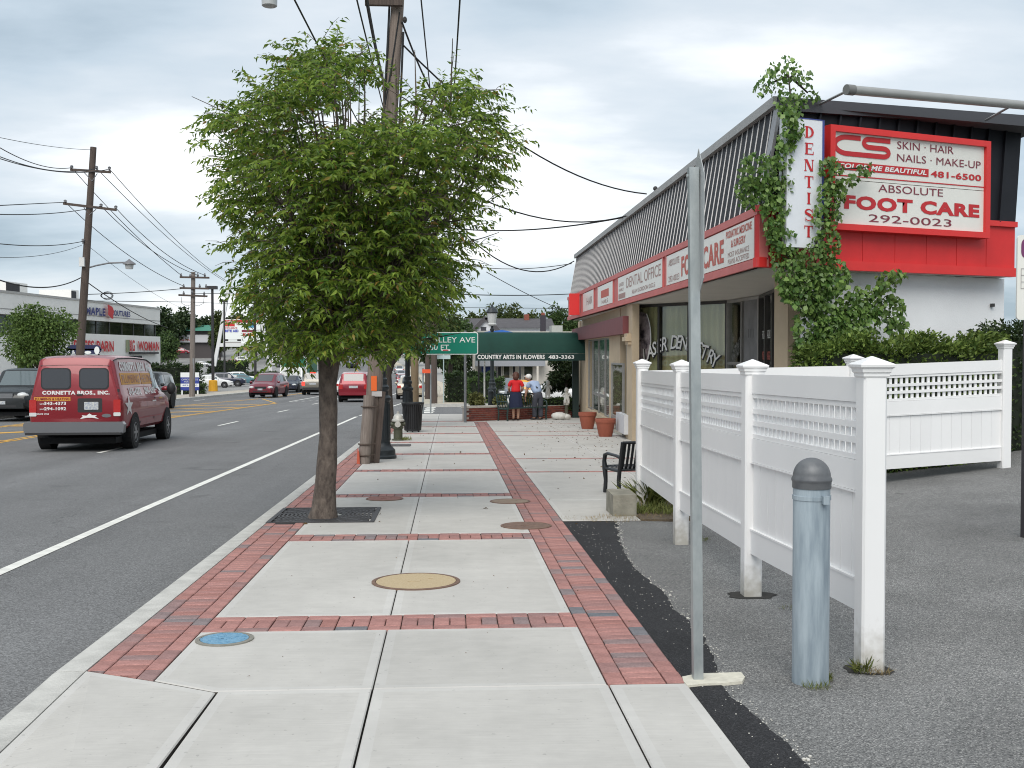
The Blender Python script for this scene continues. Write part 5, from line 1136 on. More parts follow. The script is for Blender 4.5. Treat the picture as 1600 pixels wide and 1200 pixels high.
for k in range(6): panel(ls, lf, .03 + .064*k, .033 + .064*k, zt - .445, zt - .277, signgrey, 'rule', dz=.005, th=.002)
b = MB(); b.tube([lf @ Vector((.06, zt - .43, .008)), lf @ Vector((.12, zt - .41, .008)), lf @ Vector((.2, zt - .33, .008)), lf @ Vector((.34, zt - .29, .008))], .004, 5); b.build('graph_line', black, ls)

# ================================================================== TREES AND PLANTS
bark = M('zelkova_bark', (.042, .031, .026), .9, col2=(.165, .132, .108), scale=15, contrast=.42, bump=1.0, bscale=30, stretch=(1, 1, .55), detail=8); barkd = M('dark_bark', (.05, .04, .033), .95, var=.35, scale=8, bump=.6, bscale=20)
zleaf = leafmat('zelkova_leaf', (.050, .118, .017), (.29, .39, .060), .45, .36, (.30, .19, .05))
def limb(b, p0, p1, r0, r1, wob=.06, n=6, seg=7):
    p0, p1 = Vector(p0), Vector(p1); L0 = (p1 - p0).length; pts = []
    off = Vector((rnd.gauss(0, wob), rnd.gauss(0, wob), 0))*L0
    for i in range(n + 1):
        t = i / n; q = p0.lerp(p1, t) + off * sin(pi*t) + Vector((rnd.gauss(0, 1), rnd.gauss(0, 1), 0)) * wob*.18*L0*(1 if 0 < i < n else 0); pts.append(q)
    b.tube(pts, [r0 + (r1 - r0)*i/n for i in range(n + 1)], seg); return pts
g = GP(505, 809); ty = g.y
tree = thing('street_tree', 'broad zelkova street tree with a bare trunk standing in the iron grate', 'tree', tuple(g))
b = MB()
tp = [(505, 812, .165), (506, 795, .135), (508, 760, .118), (511, 720, .107), (513, 680, .100), (513, 640, .098), (512, 600, .102), (514, 565, .115), (517, 540, .10)]
pts = [PY(x, y, ty) for x, y, r in tp]; b.tube(pts, [r for *_, r in tp], 18)
vs_ = []
for (x, y, z) in b.v:
    a = math.atan2(y - ty, x); k = 1 + .035*sin(z*11 + a*3) + .03*sin(z*23 - a*2); vs_.append((x + (x - g.x - .05)*(k - 1), y + (y - ty)*(k - 1), z))
b.v = vs_; b.build('trunk', bark, tree, smooth=60)
b = MB(); fork = pts[-2]; tips = []
rows = [(60, 470, 530), (80, 455, 560), (105, 448, 575), (130, 420, 590), (160, 395, 600), (190, 330, 600)]
outline = {62: (480, 533), 90: (462, 556), 120: (425, 690), 150: (362, 758), 190: (334, 778), 230: (338, 786), 270: (346, 768), 310: (358, 760), 350: (366, 750), 400: (370, 730), 450: (380, 708), 490: (392, 665), 530: (405, 640), 552: (440, 590)}
oy = sorted(outline); 
def row(y): return tuple(np.interp(y, oy, [outline[k][i] for k in oy]) for i in (0, 1))
lobes = [(500, 100, 44), (690, 135, 34), (755, 190, 40), (352, 205, 32), (425, 180, 44), (465, 150, 42), (725, 150, 34), (535, 125, 38), (655, 175, 32), (560, 190, 36), (770, 235, 36), (345, 240, 30), (610, 215, 30)]
mpp = ty / FOC
ends = []
for i in range(22):
    py = rnd.uniform(95, 470); xl, xr = row(py); u = rnd.uniform(.06, .94); px = xl + (xr - xl)*u
    if py < 190: px, py, _ = lobes[rnd.randrange(len(lobes))]; py -= 10
    half = (xr - xl)/2*mpp*.9; dy = rnd.uniform(-.8, .8)*half*math.sqrt(max(.1, 1 - (2*u - 1)**2))
    e_ = PY(px, py, ty + dy); p0 = fork + Vector((rnd.gauss(0, .03), rnd.gauss(0, .03), rnd.uniform(-.1, .25)))
    L_ = limb(b, p0, e_, rnd.uniform(.03, .05), .007, .05, 8, 6); ends += L_[3:]
    for q in L_[3:-1]:
        for _ in range(3):
            e2 = q + Vector((rnd.gauss(0, .30), rnd.gauss(0, .30), rnd.uniform(.0, .45))); limb(b, q, e2, .010, .003, .05, 4, 4)
# bare twigs and cut stubs above the crown
for px, py, py2 in ((570, 165, 100), (540, 180, 118), (432, 190, 125), (705, 130, 60), (650, 150, 78), (620, 160, 92), (600, 175, 110)):
    b.tube([PY(px - 2, py + 60, ty), PY(px, py, ty), PY(px + rnd.uniform(-3, 3), py2, ty + rnd.uniform(-.3, .3))], [.014, .010, .004], 5)
b.build('branches', bark, tree, smooth=60)
# leaf sprays along short drooping twigs
pos, dr, sz = [], [], []; tw = MB()
def spray(c, n, ln, size, out):
    d = Vector((out.x + rnd.gauss(0, .5), out.y + rnd.gauss(0, .5), out.z*.4 + rnd.uniform(-.25, .65))).normalized(); p = Vector(c); st = ln / n
    side = d.cross(Vector((0, 0, 1))); side = side.normalized() if side.length > .01 else Vector((1, 0, 0))
    if rnd.random() < .5: tw.tube([p, p + d*ln*.6, p + d*ln + Vector((0, 0, -.15*ln))], [.004, .003, .0015], 4)
    for i in range(n):
        d = (d + Vector((0, 0, -.055))).normalized(); p = p + d*st; s_ = 1 if i % 2 else -1
        pos.append(tuple(p)); v = d*.55 + side*s_*.75 + Vector((rnd.gauss(0, .25), rnd.gauss(0, .25), -.30 + rnd.gauss(0, .32))); dr.append(tuple(v)); sz.append(size*rnd.uniform(.7, 1.2))
C0 = PY(555, 330, ty)
def in_hole(px, py): return False
outl = {68: (484, 530), 92: (460, 556), 120: (420, 708), 150: (352, 762), 190: (328, 778), 230: (334, 788), 270: (342, 772), 310: (356, 760), 350: (366, 752), 400: (372, 732), 450: (384, 712), 490: (394, 665), 530: (408, 640), 550: (440, 595)}
oy = sorted(outl); row = lambda y: tuple(np.interp(y, oy, [outl[k][i] for k in oy]) for i in (0, 1))
cnt = 0; clumps = []
while len(clumps) < 200:
    py = rnd.uniform(72, 545); xl, xr = row(py); m_ = min(.3, 22/(xr - xl)); u = rnd.uniform(m_, 1 - m_); px = xl + (xr - xl)*u
    if py < 215 and not any((px - a)**2 + (py - c)**2 < (r*.85)**2 for a, c, r in lobes): continue
    if 566 < px < 650 and py < 190: continue
    half = (xr - xl)/2*mpp*.92; mxd = half*math.sqrt(max(.04, 1 - (2*u - 1)**2)); dy = rnd.choice((-1, -1, 1))*mxd*(1 - .75*rnd.random()**1.6)
    c = PY(px, py, ty + dy)
    if any((c - q).length < .24 for q in clumps): 
        cnt += 1
        if cnt < 4000: continue
    clumps.append(c)
for c in clumps:
    out = (c - C0); out.z *= .7; out = out.normalized(); k = rnd.uniform(.7, 1.15)
    for _ in range(int(25*k*k) + 2):
        o_ = Vector((rnd.gauss(0, 1), rnd.gauss(0, 1), rnd.gauss(0, .62)))*.118*k
        spray(c + o_, rnd.randint(8, 14), rnd.uniform(.15, .27), .084, (out*.8 + o_.normalized()*.9))
    b_ = C0 + (c - C0)*.35; b_.z = fork.z + (c.z - fork.z)*.45; tw.tube([b_, b_.lerp(c, .5) + Vector((0, 0, -.05)), c], [.016, .010, .004], 5)
for _ in range(260):                                 # thin inner foliage
    py = rnd.uniform(180, 530); xl, xr = row(py); u = rnd.uniform(.15, .85); spray(PY(xl + (xr - xl)*u, py, ty + rnd.uniform(-.9, .9)), 10, .28, .09, Vector((rnd.gauss(0, 1), rnd.gauss(0, 1), .3)))
# ragged silhouette shoots
for i in range(110):
    py = rnd.uniform(120, 545); xl, xr = row(py); px = (xl + rnd.uniform(-6, 14)) if rnd.random() < .5 else (xr + rnd.uniform(-14, 6))
    if py < 200:
        a, c, r = lobes[rnd.randrange(len(lobes))]; t = rnd.uniform(pi, 2*pi); px, py = a + r*.9*cos(t), c + r*.9*sin(t)
    if 562 < px < 655 and py < 190: continue
    c = PY(px, py, ty + rnd.uniform(-.4, .4)); out = (c - C0).normalized(); out.z = abs(out.z)*.5; spray(c, rnd.randint(7, 12), rnd.uniform(.22, .36), .085, out)
for i in range(120):                                 # hanging skirt at the bottom
    px = rnd.uniform(390, 635); py = 545 - abs(px - 505)*.05 + rnd.uniform(-25, 8); c = PY(px, py, ty + rnd.uniform(-1, 1)*.9); spray(c, 12, .26, .085, Vector((rnd.gauss(0, .5), rnd.gauss(0, .5), -.6)))
leaves('crown', pos, dr, sz, zleaf, tree, width=.33, fold=.07, droop=.2, kind='stuff')
tw.build('twigs', bark, tree, kind='stuff')

fleaf = {}
def fmat(name, a, c, t=.25): 
    if name not in fleaf: fleaf[name] = leafmat(name, a, c, t, .6)
    return fleaf[name]
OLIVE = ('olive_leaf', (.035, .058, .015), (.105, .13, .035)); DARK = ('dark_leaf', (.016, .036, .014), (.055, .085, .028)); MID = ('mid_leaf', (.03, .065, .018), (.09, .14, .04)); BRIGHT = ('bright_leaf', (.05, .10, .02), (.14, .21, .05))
def crown_leaves(parent, c, r, n, size, mat, lumps=26, seed=0, flat=1.0, name='crown'):
    rs = np.random.RandomState(seed); r = np.array(r, float); c = np.array(c, float)
    k = rs.normal(size=(lumps, 3)); k /= np.linalg.norm(k, axis=1, keepdims=True); k *= rs.uniform(.35, .82, (lumps, 1)); lr = rs.uniform(.26, .46, lumps)
    i = rs.randint(0, lumps, n); d = rs.normal(size=(n, 3)); d /= np.linalg.norm(d, axis=1, keepdims=True); q = rs.uniform(.55, 1.05, (n, 1))
    u = k[i] + d*lr[i][:, None]*q; m = u[:, 2] > -.85; u = u[m]; d = d[m]
    pos = c + u*r; dd = d + rs.normal(0, .5, d.shape); dd[:, 2] -= .35
    return leaves(name, pos, dd, rs.uniform(.6, 1.3, len(pos))*size, mat, parent, width=.55, fold=.1, kind='stuff')
def gtree(name, label, loc, h, r, base, mat, n, size, seed, trunk=.12, group=None, tw_=True, wood_=None, lumps=26, lean=(0, 0)):
    """tree: tapered trunk, limbs reaching into the crown, lumpy leaf crown between base and h above the foot"""
    t = thing(name, label, 'tree', loc, group); L_ = Vector(loc); c = L_ + Vector((lean[0], lean[1], (h + base)/2)); b = MB()
    f = L_ + Vector((lean[0]*.5, lean[1]*.5, base*.8 + .12*h)); b.tube([L_ - Vector((0, 0, .2)), L_ + Vector((.03*h*rnd.uniform(-1, 1), 0, base*.45)), f, c], [trunk*1.25, trunk*.95, trunk*.8, trunk*.35], 8)
    for i in range(9):
        a = 2*pi*i/9 + rnd.random(); q = rnd.uniform(.4, .8); limb(b, f, c + Vector((r[0]*q*cos(a), r[1]*q*sin(a), r[2]*rnd.uniform(-.3, .7))), trunk*.42, trunk*.06, .06, 4, 5)
    b.build('trunk', wood_ or barkd, t, smooth=60)
    crown_leaves(t, c, r, n, size, fmat(*mat), lumps, seed); return t
# second street tree further on, its branch reaching right
q = PY(609, 600, 31.5); q.z = -S*31.5
t2 = thing('street_tree', 'smaller olive street tree behind the lamp post with one branch leaning right', 'tree', tuple(q)); b = MB()
def PT(px, py, y=31.5): return PY(px, py, y)
b.tube([q - Vector((0, 0, .05)), PT(607, 620), PT(606, 585), PT(614, 560)], [.15, .12, .11, .10], 10); b.tube([PT(610, 570), PT(626, 550), PT(648, 532), PT(668, 516)], [.09, .08, .07, .04], 8); b.tube([PT(612, 562), PT(612, 530), PT(606, 480)], [.08, .06, .04], 8)
for e_ in ((700, 490), (720, 520), (660, 470), (640, 430), (590, 440), (690, 440), (675, 545)): limb(b, PT(640, 535), PT(*e_, 31.5 + rnd.uniform(-1, 1)), .035, .008, .06, 5, 5)
b.build('trunk', barkd, t2, smooth=60)
pos, dr, sz = [], [], []; tw = MB(); C0 = PT(645, 480)
for i in range(620):
    a = rnd.uniform(0, 2*pi); rr_ = math.sqrt(rnd.random()); px, py = 632 + 74*rr_*cos(a), 470 + 78*rr_*sin(a)
    if py > 546 - max(0, px - 650)*.9: continue
    c = PT(px, py, 31.5 + rnd.uniform(-1.4, 1.4)*math.sqrt(max(0, 1 - rr_*rr_))); out = (c - C0).normalized(); spray(c, 10, .45, .15, out)
leaves('crown', pos, dr, sz, fmat(*OLIVE, .35), t2, width=.4, fold=.07, droop=.18, kind='stuff')
q = PY(705, 560, 62); gtree('roadside_tree', 'green tree over the far walk behind the road sign', (q.x, 62, gz(62)), 5.1, (1.5, 1.6, 1.7), 2.3, MID, 3200, .26, 3, .14)
q = PY(680, 560, 72); gtree('roadside_tree', 'dark low tree over the far walk left of the awning', (q.x, 72, gz(72)), 4.9, (2.0, 1.8, 1.5), 1.9, DARK, 3000, .28, 4, .14)
q = PY(716, 560, 80); gtree('roadside_tree', 'dark dense tree between the road sign and the far house', (q.x, 80, gz(80)), 4.6, (1.7, 1.8, 1.6), 1.2, DARK, 3000, .28, 9, .14)

# ivy on the shop corner
ivy = thing('ivy', 'ivy climbing the corner column of the shop and sprouting over the roof', 'ivy', (5.2, 15.2, -S*15 + .3))
blobs = [(1226,108,20),(1200,126,13),(1188,140,10),(1250,128,16),(1268,148,11),(1214,132,16),(1240,112,14),(1205,108,9),(1262,116,8),(1235,165,20),(1240,200,14),(1228,222,15),(1222,248,15),(1185,268,28),(1172,300,22),(1205,300,22),(1212,330,22),(1222,285,15),(1222,370,20),(1226,400,22),(1240,432,26),(1292,378,20),(1298,262,17),(1300,300,20),(1292,335,20),(1310,292,13),(1275,412,28),(1302,430,24),(1262,452,30),(1292,470,35),(1278,512,35),(1312,520,35),(1342,500,30),(1384,440,15),(1402,430,11),(1352,470,24),(1392,482,20),(1402,508,16),(1332,545,30),(1284,550,30),(1352,262,10),(1332,280,9),(1232,455,14),(1210,355,14),(1240,182,14)]
pos, dr, sz = [], [], []; st = MB(); prev = None
def ivy_off(px, py):
    if py < 160: return .05
    if px > 1236 and py < 470: return .36
    if px <= 1236 and py < 420: return .24
    return .30
for px, py, r in blobs:
    m = int(r*r*(.42 if py > 400 else .36 if py > 160 else .15)) + 5
    for i in range(m):
        a = rnd.uniform(0, 2*pi); q_ = r*math.sqrt(rnd.random())*1.12; X_, Y_ = px + q_*cos(a), py + q_*sin(a); dpt = ivy_off(px, py) + rnd.uniform(-.10, .10)
        if 1232 < X_ < 1284 and 185 < Y_ < 372 and not (px < 1228 or px > 1268): dpt = max(dpt, .34)
        p = PP(X_, Y_, A0 + fnor*dpt, fnor); pos.append(tuple(p)); dr.append((rnd.gauss(0, .6) - .1, -.35 + rnd.gauss(0, .3), -.8 + rnd.gauss(0, .45))); sz.append(rnd.uniform(.045, .10))
path = [[(1290,560),(1275,510),(1262,455),(1240,420),(1222,380),(1212,330),(1222,285),(1226,240),(1238,200),(1236,160),(1232,115)], [(1275,480),(1290,430),(1275,380),(1296,330),(1300,265),(1352,262)], [(1212,330),(1185,280),(1168,300)], [(1300,480),(1345,490),(1400,430)], [(1232,118),(1205,130)], [(1235,120),(1262,145)]]
for pl in path: st.tube([PP(x, y, A0 + fnor*(ivy_off(x, y) - .03), fnor) for x, y in pl], [.02] + [.012]*(len(pl) - 1), 5)
st.build('stem', barkd, ivy)
leaves('foliage', pos, dr, sz, leafmat('ivy_leaf', (.055, .125, .028), (.21, .32, .085), .35, .35), ivy, width=.85, fold=.06, droop=.12, kind='stuff')
def hedge(name, label, x0, x1, y0, y1, z0, z1, n, size, mat, cat='hedge', rz=0, loc=None, group=None):
    loc = loc or ((x0+x1)/2, (y0+y1)/2, z0); t = thing(name, label, cat, loc, group, rz); hx, hy, hz = (x1-x0)/2, (y1-y0)/2, z1 - z0
    rs = np.random.RandomState(int(abs(x0*17 + y0*3)) % 999); u = rs.uniform(-1, 1, (n, 3)); ax_ = rs.choice(3, n, p=[.22, .38, .4]); u[np.arange(n), ax_] = np.sign(u[np.arange(n), ax_]) * rs.uniform(.82, 1.03, n); u[:, 2] = np.where(ax_ == 2, np.abs(u[:, 2]), u[:, 2])
    wv_ = .05*np.sin(u[:, :1]*9) + .04*np.sin(u[:, 1:2]*7 + 1)
    pos = np.stack([u[:, 0]*hx, u[:, 1]*hy, (u[:, 2]*.5 + .5)*hz*(1 + wv_[:, 0])], 1); d = u*(.6, .6, .6) + rs.normal(0, .5, u.shape)
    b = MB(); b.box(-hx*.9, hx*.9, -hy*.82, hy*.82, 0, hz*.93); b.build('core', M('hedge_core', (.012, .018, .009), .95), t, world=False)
    leaves('foliage', pos, d, rs.uniform(.6, 1.3, n)*size, fmat(*mat), t, width=.5, fold=.1, world=False, kind='stuff'); return t
hdir = math.atan2(dB.y, dB.x)
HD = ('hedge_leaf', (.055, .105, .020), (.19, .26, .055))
a, c = PY(1262, 545, 13.9), PY(1548, 525, 14.5); lc = ((a.x + c.x)/2, 14.25, .0)
h1_ = PY(1400, 522, 14.1).z
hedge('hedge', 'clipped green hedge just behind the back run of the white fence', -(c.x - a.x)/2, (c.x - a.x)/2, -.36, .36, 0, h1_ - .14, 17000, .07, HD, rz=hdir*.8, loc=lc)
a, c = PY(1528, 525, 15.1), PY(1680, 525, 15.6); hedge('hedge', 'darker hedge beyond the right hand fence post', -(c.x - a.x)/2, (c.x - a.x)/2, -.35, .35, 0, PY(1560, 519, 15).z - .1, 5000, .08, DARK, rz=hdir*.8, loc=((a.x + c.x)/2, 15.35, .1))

# ================================================================== FLOWER SHOP FRONT: planter wall, awning, people
WA, WB = Vector((0.56, 35.45, 0)), Vector((4.66, 38.7, 0)); pd = (WB - WA).normalized(); pn = Vector((pd.y, -pd.x, 0)); pl_ = (WB - WA).length
pw = thing('planter_wall', 'low red brick planter wall with a pale coping behind the iron bench', 'wall', (WA.x, WA.y, -S*WA.y))
pfr = lambda s, d, z: WA + pd*s - pn*d + Vector((0, 0, z - S*(WA.y + pd.y*s)))
def pbox(b, s0, s1, d0, d1, z0, z1): return b.hexa([pfr(*q) for q in ((s0,d0,z0),(s1,d0,z0),(s1,d1,z0),(s0,d1,z0),(s0,d0,z1),(s1,d0,z1),(s1,d1,z1),(s0,d1,z1))])
b = MB(); pbox(b, .005, pl_, .012, .22, -.1, .44); b.build('mortar_core', M('mortar_grey', (.38, .35, .31), .95), pw)
wbrick = ramp_mat('wall_brick', [(0, (.17, .05, .038)), (.4, (.24, .075, .055)), (.75, (.20, .06, .05)), (1, (.10, .045, .04))], False); m = MB(); m.box(-.098, .098, 0, .07, 0, .058); wme = m.mesh('brick', wbrick)
rotp = Matrix.Rotation(math.atan2(pd.y, pd.x), 4, 'Z')
for r_ in range(6):
    k = 0; s = -.1 if r_ % 2 else 0
    while s < pl_ - .1:
        if s >= -.01: p = pfr(s + .1, 0, .012 + .071*r_); place_mesh('brick', wme, pw, Matrix.Translation(p - origin_of(pw)) @ rotp)
        s += .207
b = MB(); pbox(b, -.02, 2.3, -.015, .26, .44, .50); b.build('coping', M('limestone', (.52, .49, .43), .85, var=.1, scale=5), pw)
b = MB(); b.prism([pfr(s_, d_, -.3) for s_, d_ in ((.01, .21), (pl_, .21), (pl_, 2.0), (1.75, 2.0))], (0, 0, .66)); o = b.build('planter_soil', soil_m); o['kind'] = 'structure'
def globe(px, py, y, r, n, label, mat=OLIVE):
    c = PY(px, py, y); t = thing('round_shrub', label, 'shrub', (c.x, c.y, c.z - r), 'round shrubs in the planter'); b = MB(); b.tube([(c.x, c.y, c.z - r*1.3), (c.x, c.y, c.z)], .03, 6); b.build('stem', barkd, t); crown_leaves(t, c, (r, r, r*.95), n, .09, fmat(*mat), 40, int(px), name='foliage')
YEL = ('golden_leaf', (.08, .09, .025), (.26, .26, .09))
globe(744, 625, 36.4, .26, 1500, 'round golden shrub at the left end of the planter wall', YEL); globe(781, 629, 37.2, .24, 1200, 'round golden shrub left of the woman in red', YEL); globe(822, 622, 38.2, .22, 1000, 'round shrub between the two people', YEL)
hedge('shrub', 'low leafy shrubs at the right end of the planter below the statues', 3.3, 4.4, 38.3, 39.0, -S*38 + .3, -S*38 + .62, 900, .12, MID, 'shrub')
q = PY(767, 625, 37.4); b = MB(); b.lathe([(.08, -.6), (.08, .24), (.10, .26), (.10, .3), (.06, .34), (.001, .36)], (q.x, q.y, q.z), 12); o = b.build('post_bollard', lampm, smooth=40); rebase(o, (q.x, q.y, q.z - .5)); tag(o, 'short black bollard behind the planter wall', 'bollard')
# cloud-pruned tree by the shop
q = PY(884, 640, 39.6); ct = thing('pruned_tree', 'dark evergreen pruned into balls beside the shop end', 'tree', (q.x, q.y, -S*39.6 + .3)); b = MB()
b.tube([(q.x, q.y, -S*39.6 + .2), PY(885, 600, 39.6), PY(886, 580, 39.6)], [.06, .05, .03], 8); b.build('trunk', barkd, ct)
for k, (px, py, r) in enumerate(((882, 578, .42), (868, 592, .34), (892, 596, .30), (872, 565, .36), (895, 570, .36), (858, 606, .26), (878, 604, .3))): crown_leaves(ct, PY(px, py, 39.6 + .1*k), (r, r, r*.8), 800, .11, fmat(*DARK), 24, k, name='foliage')
# awning
aw = Vector((PY(744, 540, 37.2).x, 37.2, 0)); ax1 = 4.72
zt, zm, zb = PY(800, 519, 37.9).z, PY(800, 552, 37.0).z, PY(800, 563.5, 37.0).z
awn = thing('awning', 'dark green canvas awning lettered with the flower shop name', 'awning', (ax1, 37.2, zb)); ag = M('awning_canvas', (.006, .042, .031), .75, var=.15, scale=2, bump=.15, bscale=6, spec=.3); agd = M('awning_valance', (.008, .035, .03), .8)
b = MB(); n = 10; ya_, yb_ = 37.0, 38.3
prof = [(yb_, zt)] + [(ya_ + (yb_ - ya_)*.55*(1 - sin(t)), zm + (zt - zm)*cos(t)**1.0) for t in [pi/2*i/n for i in range(0, n + 1)]]
prof = [(ya_ + 1.0, zt), (ya_ + .45, zt - .05), (ya_ + .2, zt - .22), (ya_ + .08, zt - .45), (ya_, zm)]
for x in (aw.x, ax1): b.v += [(x, y, z) for y, z in prof]
k = len(prof); b.f = [(i, i+1, i+1+k, i+k) for i in range(k-1)] + [tuple(range(k)) + ()]; b.m = [0]*k
b.v += [(x, y, zm) for x in (aw.x, ax1) for y in (ya_ + 1.0,)]; 
b.build('canopy', ag, awn, smooth=50)
b = MB(); b.box(aw.x, ax1, ya_ - .012, ya_, zb, zm - .003); b.box(aw.x - .012, aw.x, ya_, ya_ + 1.0, zb, zm - .003); b.build('valance', agd, awn)
afr = frame(Vector((0, ya_ - .012, 0)), (1, 0, 0), (0, 0, 1))
xl, xr = PY(746, 558, ya_).x, PY(851, 558, ya_).x; text('COUNTRY ARTS IN FLOWERS', whitep, awn, afr, (xl + xr)/2, (zb + zm)/2, w=xr - xl, h=.15, bold=.03, dz=.006)
xl, xr = PY(857, 558, ya_).x, PY(897, 558, ya_).x; text('483-3363', whitep, awn, afr, (xl + xr)/2, (zb + zm)/2, w=xr - xl, h=.13, bold=.03, dz=.006)
for px in (748, 757): 
    p = PY(px, 600, ya_ + (.05 if px < 750 else .95)); b = MB(); b.tube([(p.x, p.y, -S*p.y), (p.x, p.y, zm)], .03, 8); b.build('pole', whitep if px > 750 else black, awn)
b = MB(); p = PY(899, 600, 38.4); b.box(p.x - .12, p.x + .1, 38.2, 38.4, -S*38, zb + .1); b.build('end_post', M('dark_green_post', (.012, .03, .028), .6), awn)
# bench in front of the wall
bc = WA + pd*2.05 + pn*.42; bench((bc.x, bc.y, -S*bc.y), 1.75, math.atan2(pd.y, pd.x), greeniron, 'dark green iron strap bench in front of the brick planter wall', 15)
# white bag at the bench, statues
q = GP(872, 655); b = MB(); b.ball((0, 0, .12), (.28, .16, .13), 12, 7); b.ball((.25, 0, .10), (.16, .12, .10), 10, 6); b.v = [(x + rnd.uniform(-.02, .02), y, z + rnd.uniform(-.015, .015)) for x, y, z in b.v]; o = b.build('sack', M('white_plastic', (.62, .61, .57), .6, var=.15, scale=8), smooth=60, world=False); o.location = (q.x, 36.7, -S*36.7); tag(o, 'crumpled whitish sack on the ground at the bench end', 'sack')

def skin(verts, edges, radii, root=0, sub=2):
    me = bpy.data.meshes.new('figure'); me.from_pydata([tuple(v) for v in verts], edges, []); o = bpy.data.objects.new('figure', me); sc.collection.objects.link(o)
    md = o.modifiers.new('skin', 'SKIN'); md.use_smooth_shade = True; md.branch_smoothing = .6
    lay = me.skin_vertices[0].data
    for i, r in enumerate(radii): lay[i].radius = (r if isinstance(r, tuple) else (r, r)); lay[i].use_root = (i == root)
    s_ = o.modifiers.new('sub', 'SUBSURF'); s_.levels = sub; s_.render_levels = sub
    dg = bpy.context.evaluated_depsgraph_get(); r = bpy.data.meshes.new_from_object(o.evaluated_get(dg)); bpy.data.objects.remove(o)
    return r
def join(meshes, name, mats, idx=None):
    b = MB()
    for k, m_ in enumerate(meshes):
        if isinstance(m_, MB):
            base = len(b.v); b.v += m_.v; b.f += [tuple(i + base for i in f) for f in m_.f]; b.m += [k if idx is None else idx[k]]*len(m_.f)
        else:
            base = len(b.v); b.v += [tuple(v.co) for v in m_.vertices]; b.f += [tuple(i + base for i in p.vertices) for p in m_.polygons]; b.m += [k if idx is None else idx[k]]*len(m_.polygons)
    return b.mesh(name, mats, 60)
skinm = M('skin', (.52, .30, .21), .6, var=.06, scale=10, spec=.3)
def hand(wr, d, up, s=1.0):
    """palm, four unequal bent fingers and a thumb from the side of the palm"""
    d = Vector(d).normalized(); up = Vector(up); x = d.cross(up).normalized(); n_ = x.cross(d); wr = Vector(wr); ms = []
    ms.append(skin([wr - d*.02, wr + d*.03*s, wr + d*.085*s], [(0, 1), (1, 2)], [(.022*s, .018*s), (.034*s, .015*s), (.036*s, .013*s)], 0, 1))
    for i, (o_, l_) in enumerate(((-.027, .062), (-.009, .072), (.009, .068), (.027, .052))):
        p0 = wr + d*.07*s + x*o_*s; p1 = p0 + d*.035*s; p2 = p1 + (d*.8 - n_*.5).normalized()*l_*.45*s; p3 = p2 + (d*.5 - n_*.85).normalized()*l_*.4*s; ms.append(skin([p0, p1, p2, p3], [(0, 1), (1, 2), (2, 3)], [.0095*s, .009*s, .0085*s, .007*s], 0, 1))
    p0 = wr + d*.02*s - x*.02*s; p1 = p0 + (d*.5 - x*.8).normalized()*.035*s; p2 = p1 + (d*.9 - x*.3).normalized()*.035*s; ms.append(skin([p0, p1, p2], [(0, 1), (1, 2)], [.012*s, .0105*s, .008*s], 0, 1)); return ms
def head(c, r, face, hairm=None):
    """skull with nose, ears, brow; face = direction looked at"""
    c = Vector(c); f = Vector(face).normalized(); x = f.cross(Vector((0, 0, 1))).normalized(); u = x.cross(f); b = MB(); b.ball((0, 0, 0), (r*.80, r*.95, r*1.12), 16, 10)
    b.ball((0, r*.32, -r*.62), (r*.5, r*.5, r*.5), 10, 6); b.ball((0, r*.98, -r*.12), (r*.13, r*.22, r*.2), 8, 5)
    for s_ in (-1, 1): b.ball((s_*r*.80, -r*.05, -r*.1), (r*.10, r*.18, r*.26), 8, 5); b.ball((s_*r*.30, r*.83, r*.08), (r*.13, r*.1, r*.09), 8, 5)
    b.ball((0, r*.86, -r*.5), (r*.26, r*.08, r*.06), 8, 4)
    m3 = Matrix((x, f, u)).transposed(); b.v = [tuple(c + m3 @ Vector(v)) for v in b.v]; return b
# woman, seen from behind
wy_, wx_ = 36.15, PY(806, 657, 36.15).x; wl_ = (wx_, wy_, -S*wy_)
wom = thing('person', 'woman in a red top and navy skirt seen from behind at the bench', 'person', wl_)
V = Vector; o_ = V(wl_)
def W(x, y, z): return o_ + V((x, y, z))
body = [W(0,0,.86), W(0,.01,1.02), W(0,.02,1.18), W(0,.0,1.30), W(0,.03,1.39), W(-.15,0,1.30), W(-.235,.02,1.08), W(-.20,.22,.98), W(.15,0,1.30), W(.235,.02,1.08), W(.20,.20,.96), W(-.09,0,.80), W(-.085,.0,.46), W(-.075,.03,.08), W(-.08,-.10,.035), W(.09,0,.80), W(.085,0,.46), W(.075,.03,.08), W(.08,-.10,.035)]
body[14] = W(-.08, .14, .03); body[18] = W(.08, .14, .03)
ed = [(0,1),(1,2),(2,3),(3,4),(3,5),(5,6),(6,7),(3,8),(8,9),(9,10),(0,11),(11,12),(12,13),(13,14),(0,15),(15,16),(16,17),(17,18)]
rd = [(.17,.13),(.15,.11),(.16,.11),(.12,.09),.05,.065,.05,.035,.065,.05,.035,.09,.062,.042,.032,.09,.062,.042,.032]
mb = skin(body, ed, rd); hd = head(W(0,.06,1.47), .098, (.25, 1, -.35)); hs1 = hand(body[7], (.2,.9,-.2), (0,0,1)); hs2 = hand(body[10], (-.3,.9,-.1), (0,0,1))
me = join([mb, hd] + hs1 + hs2, 'body', [skinm], [0]*(2 + len(hs1) + len(hs2))); ob = link(bpy.data.objects.new('body', me), wom); me.transform(Matrix.Translation(-o_))
